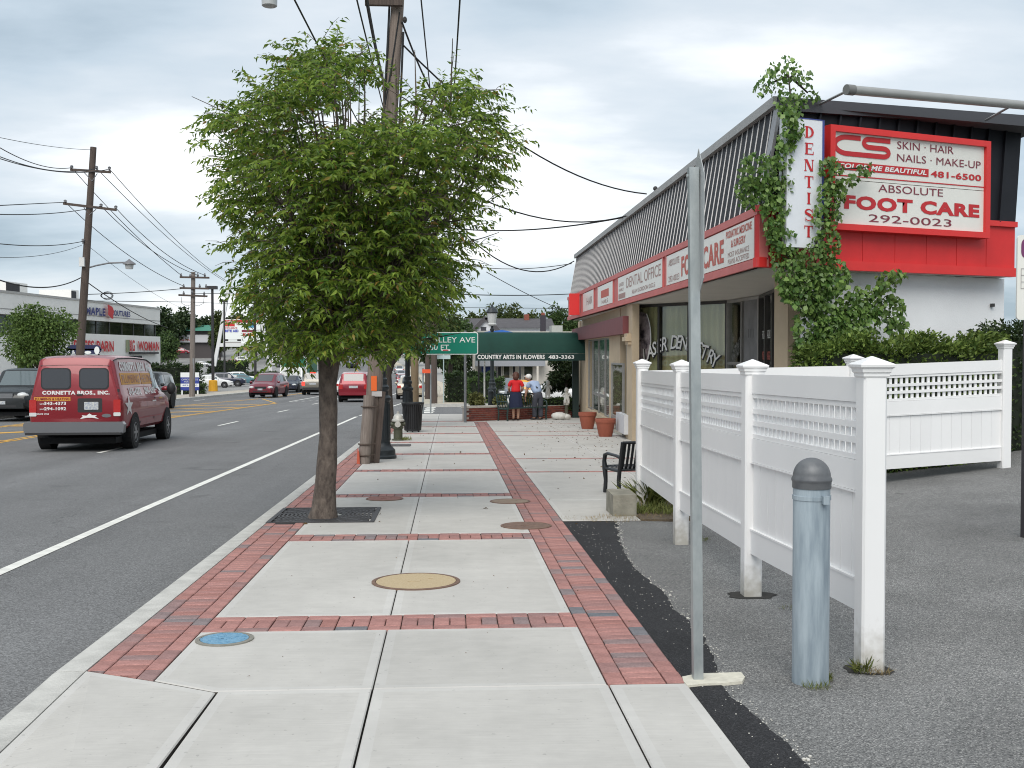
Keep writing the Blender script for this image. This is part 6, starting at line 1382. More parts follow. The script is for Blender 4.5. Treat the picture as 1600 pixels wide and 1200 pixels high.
cl = skin([W(0,0,.90), W(0,.01,1.05), W(0,.02,1.2), W(0,0,1.31), W(0,.02,1.35), W(-.16,0,1.29), W(-.235,.01,1.12), W(.16,0,1.29), W(.235,.01,1.12)], [(0,1),(1,2),(2,3),(3,4),(3,5),(5,6),(3,7),(7,8)], [(.185,.145),(.17,.13),(.18,.13),(.145,.11),(.07,.06),.085,.068,.085,.068])
o = link(bpy.data.objects.new('top', join([cl], 'top', [M('red_knit', (.62, .012, .018), .8, var=.08, scale=14)])), wom); o.data.transform(Matrix.Translation(-o_))
b = MB(); n = 40; prof = [(.185,.145,.95),(.20,.155,.85),(.215,.17,.65),(.235,.19,.42)]
for a_, c_, z in prof:
    for i in range(n): t = 2*pi*i/n; k = 1 + (.05*sin(t*9)*(.95 - z)*2); b.v.append(tuple(W(a_*k*cos(t), c_*k*sin(t), z)))
for j in range(len(prof) - 1): b.f += [(j*n + i, j*n + (i+1) % n, (j+1)*n + (i+1) % n, (j+1)*n + i) for i in range(n)]
b.m = [0]*len(b.f); b.build('skirt', M('navy_skirt', (.012, .018, .05), .85, var=.15, scale=12), wom, smooth=60)
b = MB(); b.ball(W(0,.03,1.50), (.118,.118,.125), 16, 10); b.ball(W(0,-.03,1.44), (.105,.08,.10), 14, 8); b.v = [(x + rnd.uniform(-.006,.006), y + rnd.uniform(-.006,.006), z + rnd.uniform(-.006,.006)) for x, y, z in b.v]; b.build('hair', M('auburn_hair', (.085, .030, .018), .6, var=.3, scale=30, bump=.4, bscale=60), wom, smooth=60)
b = MB()
for s_ in (-.08, .08): b.ball(W(s_, .07, .03), (.045, .125, .032), 12, 6)
b.build('shoes', M('dark_shoe', (.03, .02, .022), .5), wom, smooth=60)
# man bending over the bench, turned to the left
my_ = 36.65; mx_ = PY(838, 655, my_).x; ml_ = (mx_, my_, -S*my_); man = thing('person', 'man in a white cap and pale blue shirt bending over the bench', 'person', ml_); o_ = V(ml_)
pel = W(.06, 0, .88); ch = W(-.10, .16, 1.22); nk = W(-.19, .24, 1.33)
body = [pel, W(.02,.06,1.04), ch, nk, W(-.24,.12,1.24), W(-.32,.16,.98), W(-.36,.22,.74), W(.04,.24,1.27), W(.02,.36,1.02), W(-.08,.45,.84), W(-.04,-.02,.82), W(-.05,.03,.45), W(-.06,0,.09), W(-.12,.10,.04), W(.14,.02,.82), W(.15,.06,.45), W(.15,.03,.09), W(.10,.13,.04)]
ed = [(0,1),(1,2),(2,3),(2,4),(4,5),(5,6),(2,7),(7,8),(8,9),(0,10),(10,11),(11,12),(12,13),(0,14),(14,15),(15,16),(16,17)]
rd = [(.13,.10),(.125,.095),(.14,.11),.055,.07,.048,.034,.07,.048,.034,.095,.068,.045,.035,.095,.068,.045,.035]
mb = skin(body, ed, rd); fdir_ = V((-.75, .25, -.6)); hc = W(-.27,.27,1.42); hd = head(hc, .10, fdir_); hs1 = hand(body[6], (-.1,.25,-1), (0,1,0)); hs2 = hand(body[9], (-.6,.3,-.5), (0,0,1))
me = join([mb, hd] + hs1 + hs2, 'body', [skinm], [0]*(2 + len(hs1) + len(hs2))); me.transform(Matrix.Translation(-o_)); link(bpy.data.objects.new('body', me), man)
cl = skin([W(.07,-.01,.86), W(.01,.07,1.06), ch, W(-.16,.215,1.29), W(-.235,.12,1.235), W(-.285,.14,1.07), W(.04,.24,1.265), W(.03,.31,1.10)], [(0,1),(1,2),(2,3),(2,4),(4,5),(2,6),(6,7)], [(.21,.18),(.215,.18),(.20,.16),(.075,.07),.098,.075,.092,.075])
o = link(bpy.data.objects.new('shirt', join([cl], 'shirt', [M('pale_blue_shirt', (.34, .43, .60), .8, var=.07, scale=9)])), man); o.data.transform(Matrix.Translation(-o_))
cl = skin([W(.05,.01,.98), W(.06,0,.84), W(-.04,-.02,.78), W(-.05,.03,.45), W(-.06,.0,.07), W(.14,.02,.78), W(.15,.06,.45), W(.15,.03,.07)], [(0,1),(1,2),(2,3),(3,4),(1,5),(5,6),(6,7)], [(.175,.145),(.175,.15),.118,.095,.085,.118,.095,.085])
o = link(bpy.data.objects.new('trousers', join([cl], 'trousers', [M('charcoal_trousers', (.055, .058, .075), .85, var=.12, scale=9)])), man); o.data.transform(Matrix.Translation(-o_))
b = MB(); x_ = fdir_.normalized(); b.ball(hc + V((.03, -.01, .035)), (.108, .108, .095), 16, 8); b.ball(hc + V((-.085, .02, .045)), (.06, .075, .02), 10, 5); b.build('cap', M('white_cap', (.72, .71, .68), .8), man, smooth=60)
b = MB(); b.ball(W(-.09,.06,.035), (.13,.05,.04), 12, 6); b.ball(W(.11,.10,.035), (.13,.05,.04), 12, 6); b.build('shoes', M('dark_shoe', (.03, .02, .022), .5), man, smooth=60)
b = MB(); b.tube([W(-.02,-.085,1.15), W(.02,-.10,1.05)], .012, 5); b.tube([W(-.01,-.09,1.10), W(.05,-.09,1.10)], .012, 5); b.build('braces', black, man)
# two white garden statues of children on pedestals
stone = M('statue_white', (.66, .65, .61), .75, var=.1, scale=14)
def statue(px, ptop, pbot, y, label, sit):
    q = PY(px, pbot, y); h = PY(px, ptop, y).z - q.z; L_ = V((q.x, q.y, q.z)); t = thing('garden_statue', label, 'statue', tuple(L_), 'white child statues in the planter'); k = h / .62
    T = lambda x, yy, z: L_ + V((x*k, yy*k, z*k))
    if sit: vs_ = [T(0,0,.16), T(0,0,.30), T(0,0,.38), T(-.09,0,.34), T(-.13,-.06,.24), T(.09,0,.34), T(.14,-.04,.25), T(-.06,-.12,.17), T(-.06,-.13,.02), T(.06,-.12,.17), T(.06,-.13,.02)]
    else: vs_ = [T(0,0,.24), T(.01,0,.34), T(0,0,.43), T(-.09,0,.40), T(-.12,-.06,.30), T(.09,0,.40), T(.13,.0,.28), T(-.05,0,.14), T(-.05,.01,.01), T(.05,0,.14), T(.05,.01,.01)]
    m_ = skin(vs_, [(0,1),(1,2),(2,3),(3,4),(2,5),(5,6),(0,7),(7,8),(0,9),(9,10)], [.085*k,.08*k,.045*k,.04*k,.03*k,.04*k,.03*k,.05*k,.032*k,.05*k,.032*k]); hd = head(T(0,-.01,.50 if not sit else .46), .085*k, (-.3,-1,-.2))
    me = join([m_, hd], 'figure', [stone], [0, 0]); me.transform(Matrix.Translation(-L_)); link(bpy.data.objects.new('figure', me), t)
    b = MB(); b.lathe([(.13*k,-.02),(.14*k,0),(.14*k,.02)], tuple(L_), 14) if not sit else b.lathe([(.09*k,-.02),(.11*k,.14),(.12*k,.15)], tuple(L_), 12); b.build('base', stone, t, smooth=40); b = MB(); b.lathe([(.08, -.55), (.06, -.1), (.08, -.025)], tuple(L_), 12); b.build('pedestal', M('mossy_stone', (.12, .12, .09), .9), t, smooth=40)
statue(856, 593, 622, 38.6, 'white statue of a standing child left of the pruned tree', False); statue(885, 602, 632, 38.2, 'white statue of a seated child at the right end of the planter', True)

# ================================================================== VEHICLES
def paint(name, col, metal=.25, rough=.28, coat=.5): return M(name, col, rough, metal=metal, var=.05, scale=2, coat=coat)
tyre_m = M('tyre_rubber', (.018, .018, .019), .85); rim_m = M('alloy_rim', (.34, .34, .35), .35, metal=.7, var=.1, scale=8); dglass = M('car_glass', (.018, .022, .026), .06, spec=.9, coat=.6); lglass = M('car_glass_light', (.10, .125, .13), .08, spec=.9, coat=.5)
chrome = M('bumper_chrome', (.26, .26, .27), .28, metal=.9); plast = M('black_plastic', (.02, .02, .022), .6); lampw = M('headlamp', (.62, .63, .62), .15, coat=.6); lampr = M('tail_lamp', (.42, .012, .012), .25, coat=.6); amber = M('amber_lamp', (.60, .20, .03), .3); platem = M('number_plate', (.55, .56, .53), .5, col2=(.30, .33, .40), scale=30, contrast=.2); under = M('underbody', (.008, .008, .009), .9)
brakem = M('brake_light_on', (.9, .03, .02), .4, emit=1.6)
class Loft:
    """car body: stations (x, z_bottom, z_belt, z_roof, half width at belt, half width at roof)"""
    def __init__(s, st): s.st = np.array(st, float)
    def at(s, x): return [float(np.interp(x, s.st[:, 0], s.st[:, i])) for i in range(1, 6)]
    def ring(s, x):
        zb, ze, zr, hw, hr = s.at(x); h = ze - zb; cap = max(zr - ze, 0.0)
        r = [(0, zb), (hw*.88, zb), (hw*.97, zb + h*.10), (hw*1.0, zb + h*.45), (hw*.995, zb + h*.75), (hw*.965, ze - .015)]
        if cap > .06: r += [(hw*.94, ze + .02), (hr*1.0 + (hw*.94 - hr)*.03, zr - .06*min(1, cap/.3)), (hr*.93, zr - .012), (hr*.6, zr + .012), (0, zr + .02)]
        else: r += [(hw*.93, ze + cap*.3), (hw*.86, ze + cap*.7), (hr*.78, zr - .002), (hr*.5, zr + .008), (0, zr + .012)]
        return r
    def side(s, x, v, out=.006):                    # point on the glass band, v 0 belt .. 1 roof edge
        r = s.ring(x); a, b = r[6], r[7]; return (x, a[0] + (b[0]-a[0])*v + out, a[1] + (b[1]-a[1])*v)
    def top(s, x, u, out=.006):                      # point on the roof / windscreen surface, u -1..1
        zb, ze, zr, hw, hr = s.at(x); return (x, u*hr*.92, zr + .012*(1 - abs(u)) + out)
    def body(s, xs=None):
        xs = xs or list(s.st[:, 0]); b = MB(); k = None
        for x in xs:
            r = s.ring(x); full = [(x, y, z) for y, z in r] + [(x, -y, z) for y, z in r[-2:0:-1]]; k = len(full); b.v += full
        n = len(xs)
        for i in range(n - 1):
            for j in range(k): b.f.append((i*k + j, i*k + (j+1) % k, (i+1)*k + (j+1) % k, (i+1)*k + j))
        b.f += [tuple(range(k-1, -1, -1)), tuple((n-1)*k + j for j in range(k))]; b.m = [0]*len(b.f)
        b.f = [f[::-1] for f in b.f]; return b
def wheel_meshes(r, w_):
    t = MB(); ax = Matrix.Rotation(pi/2, 3, 'X'); t.lathe([(r*.62, -w_/2), (r*.9, -w_/2), (r, -w_*.36), (r, w_*.36), (r*.9, w_/2), (r*.62, w_/2)], n=26, ax=ax)
    q = MB(); q.lathe([(r*.63, -w_/2 + .01), (r*.60, -w_/2 - .004), (r*.52, -w_/2 + .02), (r*.2, -w_/2 + .012), (r*.16, -w_/2 - .004), (.001, -w_/2 - .004)], n=24, ax=ax)
    q.lathe([(.001, w_/2 + .004), (r*.16, w_/2 + .004), (r*.2, w_/2 - .012), (r*.52, w_/2 - .02), (r*.60, w_/2 + .004), (r*.63, w_/2 - .01)], n=24, ax=ax)
    for i in range(6):
        a = 2*pi*i/6
        for s_ in (-1, 1): q.bar((r*.15*cos(a), s_*(w_/2 - .004), r*.15*sin(a)), (r*.56*cos(a), s_*(w_/2 - .008), r*.56*sin(a)), .05, .014, (0, 1, 0))
    return t.mesh('tyre', tyre_m, 35), q.mesh('rim', rim_m, 35)
_wc = {}
KIND = {  # L, W, wheel radius, wheelbase, stations, side windows [(x0,x1)], windscreen (x0,x1), rear window (x0,x1)
 'sedan': dict(L=4.7, W=1.78, r=.32, ax=(1.42, -1.30), st=[(-2.35,.42,.78,.80,.74,.60),(-2.28,.26,.92,.94,.82,.68),(-1.75,.22,.97,1.01,.87,.66),(-1.0,.20,.96,1.40,.89,.60),(-.3,.20,.95,1.46,.89,.62),(.35,.20,.93,1.42,.89,.60),(1.0,.20,.92,.99,.88,.66),(1.9,.22,.80,.84,.84,.66),(2.25,.30,.68,.70,.74,.60),(2.35,.40,.58,.60,.62,.5)], sw=[(-1.25,-.40),(-.34,.62)], ws=(.36,.98), rw=(-1.72,-1.02)),
 'hatch': dict(L=4.3, W=1.74, r=.31, ax=(1.35, -1.25), st=[(-2.12,.42,.90,.92,.74,.60),(-2.05,.26,.98,1.08,.82,.60),(-1.6,.22,.98,1.42,.86,.60),(-.9,.20,.97,1.49,.87,.62),(0,.20,.95,1.50,.87,.62),(.5,.20,.94,1.40,.87,.60),(1.25,.20,.92,.98,.86,.64),(1.85,.24,.80,.83,.82,.6),(2.1,.32,.66,.68,.72,.55),(2.18,.42,.58,.6,.62,.5)], sw=[(-1.7,-.62),(-.55,.80)], ws=(.52,1.22), rw=(-2.04,-1.62)),
 'suv': dict(L=4.75, W=1.86, r=.37, ax=(1.45, -1.35), st=[(-2.36,.52,1.00,1.02,.80,.70),(-2.30,.38,1.06,1.16,.88,.72),(-2.0,.33,1.08,1.66,.92,.72),(-1.2,.32,1.07,1.75,.93,.74),(0,.32,1.06,1.76,.93,.74),(.45,.32,1.06,1.70,.93,.72),(1.05,.32,1.05,1.12,.92,.76),(1.95,.34,1.00,1.05,.90,.74),(2.25,.42,.92,.95,.84,.7),(2.36,.50,.78,.8,.78,.66)], sw=[(-2.0,-1.25),(-1.18,-.25),(-.18,.72)], ws=(.46,1.03), rw=(-2.29,-2.02)),
 'minivan': dict(L=4.6, W=1.78, r=.32, ax=(1.45, -1.30), st=[(-2.3,.44,.92,.94,.76,.62),(-2.22,.26,.98,1.2,.84,.62),(-1.8,.22,.98,1.55,.88,.64),(-.9,.20,.97,1.62,.89,.66),(0,.20,.95,1.62,.89,.66),(.5,.20,.94,1.54,.89,.64),(1.4,.20,.90,1.02,.87,.66),(1.95,.24,.80,.86,.83,.6),(2.22,.32,.66,.68,.74,.56),(2.3,.42,.58,.6,.64,.5)], sw=[(-1.9,-1.0),(-.93,.0),(.07,.95)], ws=(.55,1.36), rw=(-2.2,-1.82)),
 'van': dict(L=5.4, W=2.02, r=.37, ax=(1.95, -1.55), st=[(-2.68,.62,1.22,1.90,.93,.72),(-2.60,.50,1.24,2.04,.985,.76),(-2.3,.46,1.24,2.09,1.0,.78),(-1.0,.42,1.24,2.12,1.01,.79),(.4,.42,1.23,2.10,1.01,.79),(1.0,.42,1.22,2.02,1.01,.77),(1.75,.42,1.20,1.30,.99,.80),(2.35,.44,1.08,1.14,.96,.78),(2.62,.50,.94,.97,.90,.74),(2.7,.56,.8,.82,.84,.7)], sw=[], ws=(1.02,1.72), rw=None),
}
def car(kind, label, cat, loc, head_deg, col, group, scale=1.0, front=True, rear=True, light=False, trim=None, brake=False, name='car', rim=None):
    """head_deg: 90 drives away along the street, -90 towards us"""
    K = KIND[kind]; t = thing(name, label, cat, loc, group, radians(head_deg)); t.rotation_euler = (0, 0, radians(head_deg)); t.scale = (scale,)*3
    slope = -S if loc[1] < 110 else (gz(loc[1] + 3) - gz(loc[1] - 3))/6
    q = Matrix.Rotation(math.atan(slope), 4, 'X') @ Matrix.Rotation(radians(head_deg), 4, 'Z'); t.rotation_euler = q.to_euler()
    lf = Loft(K['st']); xs = sorted(set([round(x, 3) for x in np.linspace(K['st'][0][0], K['st'][-1][0], 26)] + [round(s_[0], 3) for s_ in K['st']]))
    bd = lf.body(xs).build('body', col, t, smooth=38, world=False); g = lglass if light else dglass
    for s_ in (1, -1):
        for i, (a, c) in enumerate(K['sw']):
            b = MB(); n = 5
            for j in range(n + 1):
                x = a + (c - a)*j/n
                for v in (.10, .86): p = lf.side(x, v); b.v.append((p[0], p[1]*s_, p[2]))
            for j in range(n): b.f.append((2*j, 2*j+1, 2*j+3, 2*j+2)); b.m.append(0)
            b.build('side_window', g, t, world=False, smooth=30)
    def screen(x0, x1, nm, u0=.86):
        b = MB(); n, k = 5, 6
        for j in range(n + 1):
            x = x0 + (x1 - x0)*j/n
            for i in range(k + 1): b.v.append(lf.top(x, (-1 + 2*i/k)*u0, .010))
        for j in range(n):
            for i in range(k): b.f.append((j*(k+1)+i, j*(k+1)+i+1, (j+1)*(k+1)+i+1, (j+1)*(k+1)+i)); b.m.append(0)
        b.build(nm, g, t, world=False, smooth=30)
    w0, w1 = K['ws']; screen(w0 + .03, w1 - .03, 'windscreen')
    if K['rw']: screen(K['rw'][0] + .02, K['rw'][1] - .01, 'rear_window')
    key = (kind, K['r'])
    if key not in _wc: _wc[key] = wheel_meshes(K['r'], .22)
    for x in K['ax']:
        for s_ in (1, -1):
            y = s_*(K['W']/2 - .10); b = MB(); b.lathe([(K['r']*1.16, -.13), (K['r']*1.16, .115 if s_ > 0 else .115)], n=22, ax=Matrix.Rotation(pi/2, 3, 'X')); b.v = [(v[0] + x, v[1] + s_*(K['W']/2 - .115), v[2] + K['r'] + .03) for v in b.v]; b.build('wheel_arch', under, t, world=False)
            wo = bpy.data.objects.new('wheel', _wc[key][0]); link(wo, t); wo.location = (x, y, K['r']); ro = bpy.data.objects.new('rim', _wc[key][1]); link(ro, wo)
    hw = K['W']/2; xf, xr = K['st'][-1][0], K['st'][0][0]; zb = K['st'][-1][1]
    tall = kind in ('suv', 'van')
    if front:
        zl = .66 if not tall else .86
        for s_ in (1, -1):
            b = MB(); b.ball((xf - .16, s_*hw*.70, zl), (.17, .20, .085 if not tall else .10), 12, 6); b.build('headlight', lampw, t, world=False, smooth=60)
        b = MB(); b.box(xf - .06, xf + .012, -hw*.42, hw*.42, zl - .10, zl + .06); 
        for k in range(3): b.box(xf + .012, xf + .022, -hw*.42, hw*.42, zl - .09 + .05*k, zl - .07 + .05*k)
        b.build('grille', plast if not tall else chrome, t, world=False)
        b = MB(); b.box(xf - .2, xf + .03, -hw*.8, hw*.8, zb - .08, zb + .10); b.build('front_bumper', trim or col, t, world=False); b = MB(); b.box(xf - .01, xf + .035, -hw*.55, hw*.55, zb - .04, zb + .03); b.build('air_intake', plast, t, world=False)
        b = MB(); b.box(xf + .03, xf + .045, -.16, .16, zb + .06, zb + .17); b.build('number_plate', platem, t, world=False)
    if rear:
        zl = K['st'][1][2] - .12
        for s_ in (1, -1):
            b = MB(); b.box(xr - .01, xr + .10, s_*hw*.80 - .12, s_*hw*.80 + .12, zl - (.10 if not tall else .2), zl + .08); b.build('tail_light', brakem if brake else lampr, t, world=False)
        b = MB(); b.box(xr - .07, xr + .12, -hw*.88, hw*.88, .38, .58); b.build('rear_bumper', trim or col, t, world=False); b = MB(); b.box(xr - .015, xr + .03, -.26, .26, zl - .14, zl + .0); b.build('number_plate', platem, t, world=False)
        if brake: b = MB(); b.box(K['rw'][1] - .06 if K['rw'] else xr, K['rw'][1] - .02 if K['rw'] else xr + .03, -.22, .22, K['st'][3][3] - .03, K['st'][3][3] + .05); b.build('brake_lamp', brakem, t, world=False)
    for s_ in (1, -1):
        b = MB(); xm = K['ws'][1] - .25; p = lf.side(xm, .1); b.ball((xm, s_*(p[1] + .12), p[2] + .06), (.06, .11, .075), 8, 5); b.build('wing_mirror', col, t, world=False, smooth=60)
    b = MB(); b.box(xr + .2, xf - .2, -hw*.8, hw*.8, .17, .30); b.build('underbody', under, t, world=False)
    return t, lf
def onroad(px, py, z=ROADZ):
    """foot of a vehicle on the road at this pixel"""
    lo = None
    for y in np.arange(8, 420, .25):
        u, v = proj((0, y, gz(y) + z))
        if v <= py: return Vector((PY(px, py, y).x, y, gz(y) + z))
    return None
def proj(p):
    d = Vector(p) - Vector((0, 0, HC)); zc = d.dot(FW); return 800 + FOC*d.dot(RT)/zc, 600 - FOC*d.dot(UP)/zc
TR = 'vehicles driving on the street'; PK = 'cars parked along the far kerb'; LT = 'cars parked in the shopping strip lot'
maroon = paint('van_maroon', (.235, .014, .022), .1, .35, .4)
# the plumber's van
v, vl = car('van', 'maroon plumbers van with white and yellow lettering driving away', 'van', (-8.26, 26.85, gz(26.85) + ROADZ), 92.6, maroon, TR, front=True, rear=False, name='van')
def vbox(x0, x1, y0, y1, z0, z1, m_, nm, parent=v): b = MB(); b.box(x0, x1, y0, y1, z0, z1); return b.build(nm, m_, parent, world=False)
xr = -2.66
b = MB(); b.prism([(-2.60, y, z) for y, z in ((-1.04, .42), (1.04, .42), (1.06, .60), (1.02, .66), (-1.02, .66), (-1.06, .60))], (-.20, 0, 0)); b.build('rear_bumper', chrome, v, world=False)
vbox(-2.86, -2.60, -1.0, 1.0, .38, .43, plast, 'bumper_valance')
vr = Matrix(((0, 0, -1, -2.64), (-1, 0, 0, 0), (0, 1, 0, 0), (0, 0, 0, 1)))      # rear face: x right as seen from behind, y up
lean_ = Matrix.Rotation(radians(4.5), 4, 'X')
def vrear(x0, x1, z0, z1, m_, nm, dz=.03, r=.03, th=.012):
    b = MB(); b.prism([vr @ Vector((x, y, dz - th)) for x, y in rrect(x0, x1, z0, z1, r)], vr.to_3x3() @ Vector((0, 0, th))); return b.build(nm, m_, v, world=False)
b = MB(); b.prism([vr @ Vector((x, z, -.015)) for x, z in ((-.90, .66), (.90, .66), (.92, 1.2), (.76, 1.84), (.70, 1.88), (-.70, 1.88), (-.76, 1.84), (-.92, 1.2))], vr.to_3x3() @ Vector((0, 0, .05))); b.build('rear_doors', maroon, v, world=False)
for s_ in (-1, 1):
    vrear(s_*.40 - .315, s_*.40 + .315, 1.36, 1.83, plast, 'window_seal', .045, .09); vrear(s_*.40 - .29, s_*.40 + .29, 1.385, 1.805, M('tinted_glass', (.05, .055, .065), .25, spec=.6), 'rear_window', .050, .08)
    vrear(s_*.885 - .075, s_*.885 + .075, .86, 1.14, lampr, 'tail_light', .055, .02); vrear(s_*.885 - .075, s_*.885 + .075, .78, .86, lampw, 'reversing_light', .055, .02)
vrear(-.012, .012, .68, 1.84, plast, 'door_gap', .038, .004, .004); vrear(-.92, .92, 1.215, 1.225, M('crease', (.42, .10, .10), .4), 'crease_line', .04, .003, .004); vrear(.05, .57, .86, 1.17, plast, 'plate_recess', .042, .03); vrear(.19, .49, .92, 1.09, platem, 'number_plate', .05, .015)
def vtext(s_, m_, x, z, w_, h_, fr=None, bold=.03, dz=.056, shear=0):
    me = text_mesh(s_, w_, h_, bold, shear).copy(); me.materials.clear(); me.materials.append(m_); place_mesh('lettering', me, v, (fr or vr) @ Matrix.Translation((x, z, dz)))
vw = M('van_white', (.72, .70, .69), .5); vy = M('van_yellow', (.62, .30, .04), .5)
vtext('CORNETTA BROS., INC.', vw, .02, 1.285, 1.42, .10, bold=.05, dz=.046); vrear(-.86, -.10, 1.115, 1.195, vy, 'lettering_strip', .044, .005, .004); vtext('PLUMBING & HEATING', maroon, -.48, 1.155, .72, .055, dz=.048)
vtext('343-4373', vw, -.42, 1.06, .46, .07, dz=.046); vtext('294-1092', vw, -.42, .945, .46, .07, dz=.046); vtext('LIC.', vw, -.68, 1.05, .12, .03, dz=.046); vtext('LIC.', vw, -.68, .935, .12, .03, dz=.046); vtext('SINCE 1954', vw, -.68, .83, .26, .035, dz=.046)
b = MB(); b.poly([vr @ Vector((x, y, .05)) for x, y in ((.10, .72), (.16, .77), (.14, .80), (.24, .79), (.30, .84), (.36, .80), (.46, .80), (.42, .77), (.50, .72), (.36, .745), (.24, .745))]); b.build('emblem', vw, v, world=False)
b = MB(); b.prism([vr @ Vector((.66 + .10*cos(2*pi*i/18), .79 + .04*sin(2*pi*i/18), .038)) for i in range(18)], vr.to_3x3() @ Vector((0, 0, .01))); b.build('badge', chrome, v, world=False)
# right side: lettering, moulding, cab door window, star
vsd = Matrix(((1, 0, 0, 0), (0, 0, -1, -1.012), (0, 1, 0, 0), (0, 0, 0, 1)))
def side_pt(x, z): 
    r = vl.ring(x); k = [p[1] for p in r[2:9]]; w_ = [p[0] for p in r[2:9]]; return Vector((x, -float(np.interp(z, k, w_)) - .006, z))
def vside(x0, x1, z0, z1, m_, nm):
    b = MB(); n = 4
    for j in range(n + 1):
        for z in np.linspace(z0, z1, 4): p = side_pt(x0 + (x1-x0)*j/n, z); b.v.append(tuple(p))
    for j in range(n):
        for i in range(3): b.f.append((4*j+i, 4*(j+1)+i, 4*(j+1)+i+1, 4*j+i+1)); b.m.append(0)
    return b.build(nm, m_, v, world=False)
def vstext(s_, m_, x, z, w_, h_, bold=.03):
    me = text_mesh(s_, w_, h_, bold).copy(); me.materials.clear(); me.materials.append(m_)
    co = np.zeros(len(me.vertices)*3, np.float32); me.vertices.foreach_get('co', co); co = co.reshape(-1, 3)
    for i in range(len(co)): p = side_pt(x + co[i, 0], z + co[i, 1]); co[i] = (p.x, p.y - .004, p.z)
    me.vertices.foreach_set('co', co.ravel()); me.update(); place_mesh('lettering', me, v, Matrix.Identity(4))
vstext('CORNETTA BROS. INC.', vw, -.75, 1.87, 3.0, .22, .07); vside(-2.35, -.62, 1.46, 1.72, vy, 'lettering_strip'); vside(-.52, .72, 1.46, 1.72, vy, 'lettering_strip'); vstext('PLUMBING', maroon, -1.48, 1.59, 1.5, .19, .0); vstext('HEATING', maroon, .1, 1.59, 1.1, .19, .0)
vstext('343-4373', vw, -1.35, 1.30, 1.15, .17, .05); vstext('294-1092', vw, .15, 1.30, 1.15, .17, .05); vside(-2.62, 2.3, 1.395, 1.405, MATS['crease'], 'crease_line'); vside(-2.6, 2.5, 1.165, 1.175, MATS['crease'], 'crease_line'); vside(-2.6, 2.5, .665, .69, M('faded_maroon', (.34, .06, .07), .5), 'moulding')
b = MB(); st_ = []
for i in range(10): a = pi/2 + 2*pi*i/10; r_ = .24 if i % 2 == 0 else .10; st_.append(side_pt(-2.1 + r_*cos(a)*1.5, .98 + r_*sin(a)) + Vector((0, -.004, 0)))
b.poly(st_); b.build('star', vw, v, world=False)
b = MB(); 
for s_ in (1, -1):
    b = MB(); n = 5
    for j in range(n + 1):
        x = .55 + .95*j/n
        for vv in (.12, .82): p = vl.side(x, vv, .010); b.v.append((p[0], p[1]*s_, p[2]))
    for j in range(n): b.f.append((2*j, 2*j+1, 2*j+3, 2*j+2)); b.m.append(0)
    b.build('side_window', lglass, v, world=False)
    b = MB(); b.ball((1.35, s_*1.22, 1.33), (.10, .11, .16), 10, 6); b.tube([(1.35, s_*1.0, 1.25), (1.35, s_*1.2, 1.28)], .025, 6); b.build('wing_mirror', plast, v, world=False, smooth=60)
for s_ in (1, -1):
    b = MB(); b.tube([(x, s_*(vl.ring(x)[7][0] + .01), vl.ring(x)[7][1] + .01) for x in np.linspace(-2.55, 1.0, 14)], .014, 5); b.build('drip_rail', plast, v, world=False)
b = MB(); b.tube([vr @ Vector((x, 1.895 - .02*(x/.7)**2, .03)) for x in np.linspace(-.72, .72, 9)], .014, 5); b.build('drip_rail', plast, v, world=False)
for s_ in (-1, 1):
    for z_ in (.80, 1.30, 1.70): vrear(s_*.915 - .02, s_*.915 + .02, z_, z_ + .07, plast, 'hinge', .045, .008) if z_ < 1.4 else None
vrear(.03, .16, 1.235, 1.262, plast, 'door_handle', .06, .008)
for x in (-.35, .5): vside(x - .004, x + .004, .48, 2.0, plast, 'door_gap')
vside(1.0, 1.4, 1.08, 1.12, vy, 'lettering_strip'); vside(.2, .6, 1.03, 1.06, vw, 'lettering_strip'); vside(.42, .55, 1.10, 1.13, plast, 'door_handle'); vside(-1.05, -.98, .54, .60, plast, 'marker'); vside(.35, .42, .60, .66, plast, 'marker')
b = MB(); b.box(-2.68, 1.0, -.86, .86, 2.075, 2.095); 
# others on the street
blackp = paint('black_paintwork', (.008, .010, .011), .0, .35, .15); redp = paint('red_paintwork', (.23, .012, .024)); maroon2 = paint('maroon_paintwork', (.17, .014, .026)); tanp = paint('tan_paintwork', (.24, .22, .185)); whitep_ = paint('white_paintwork', (.66, .66, .65), 0); silver = paint('silver_paintwork', (.45, .46, .47), .5); navy = paint('navy_paintwork', (.018, .022, .045)); teal = paint('teal_paintwork', (.09, .20, .23)); beige = paint('beige_paintwork', (.55, .48, .38)); greyp = paint('grey_paintwork', (.20, .21, .23), .4)
g = onroad(14, 656); car('suv', 'black sport utility vehicle coming towards us at the left edge', 'car', tuple(g + Vector((0, 1.8, 0))), -90, blackp, TR, 1.06, light=True)
g = onroad(214, 640); car('suv', 'dark pickup like car mostly hidden ahead of the maroon van', 'car', tuple(g + Vector((0, 1.5, 0))), -90, blackp, TR, 1.0)
g = onroad(405, 621); car('minivan', 'maroon minivan coming towards us before the yellow median tip', 'car', tuple(g + Vector((.35, 2, 0))), -95, maroon2, TR, 1.05)
g = onroad(451, 613); car('sedan', 'dark car with pale headlights beside the green and white truck', 'car', tuple(g + Vector((0, 2, 0))), -93, navy, TR, 1.02)
g = onroad(489, 617); car('suv', 'tan sport utility vehicle braking in the turn lane', 'car', tuple(g + Vector((0, 2.2, 0))), 90, tanp, TR, .98, brake=True, trim=plast)
g = onroad(541, 618); car('sedan', 'white saloon driving away between the tree trunk and the red car', 'car', tuple(g + Vector((0, 2, 0))), 91, whitep_, TR)
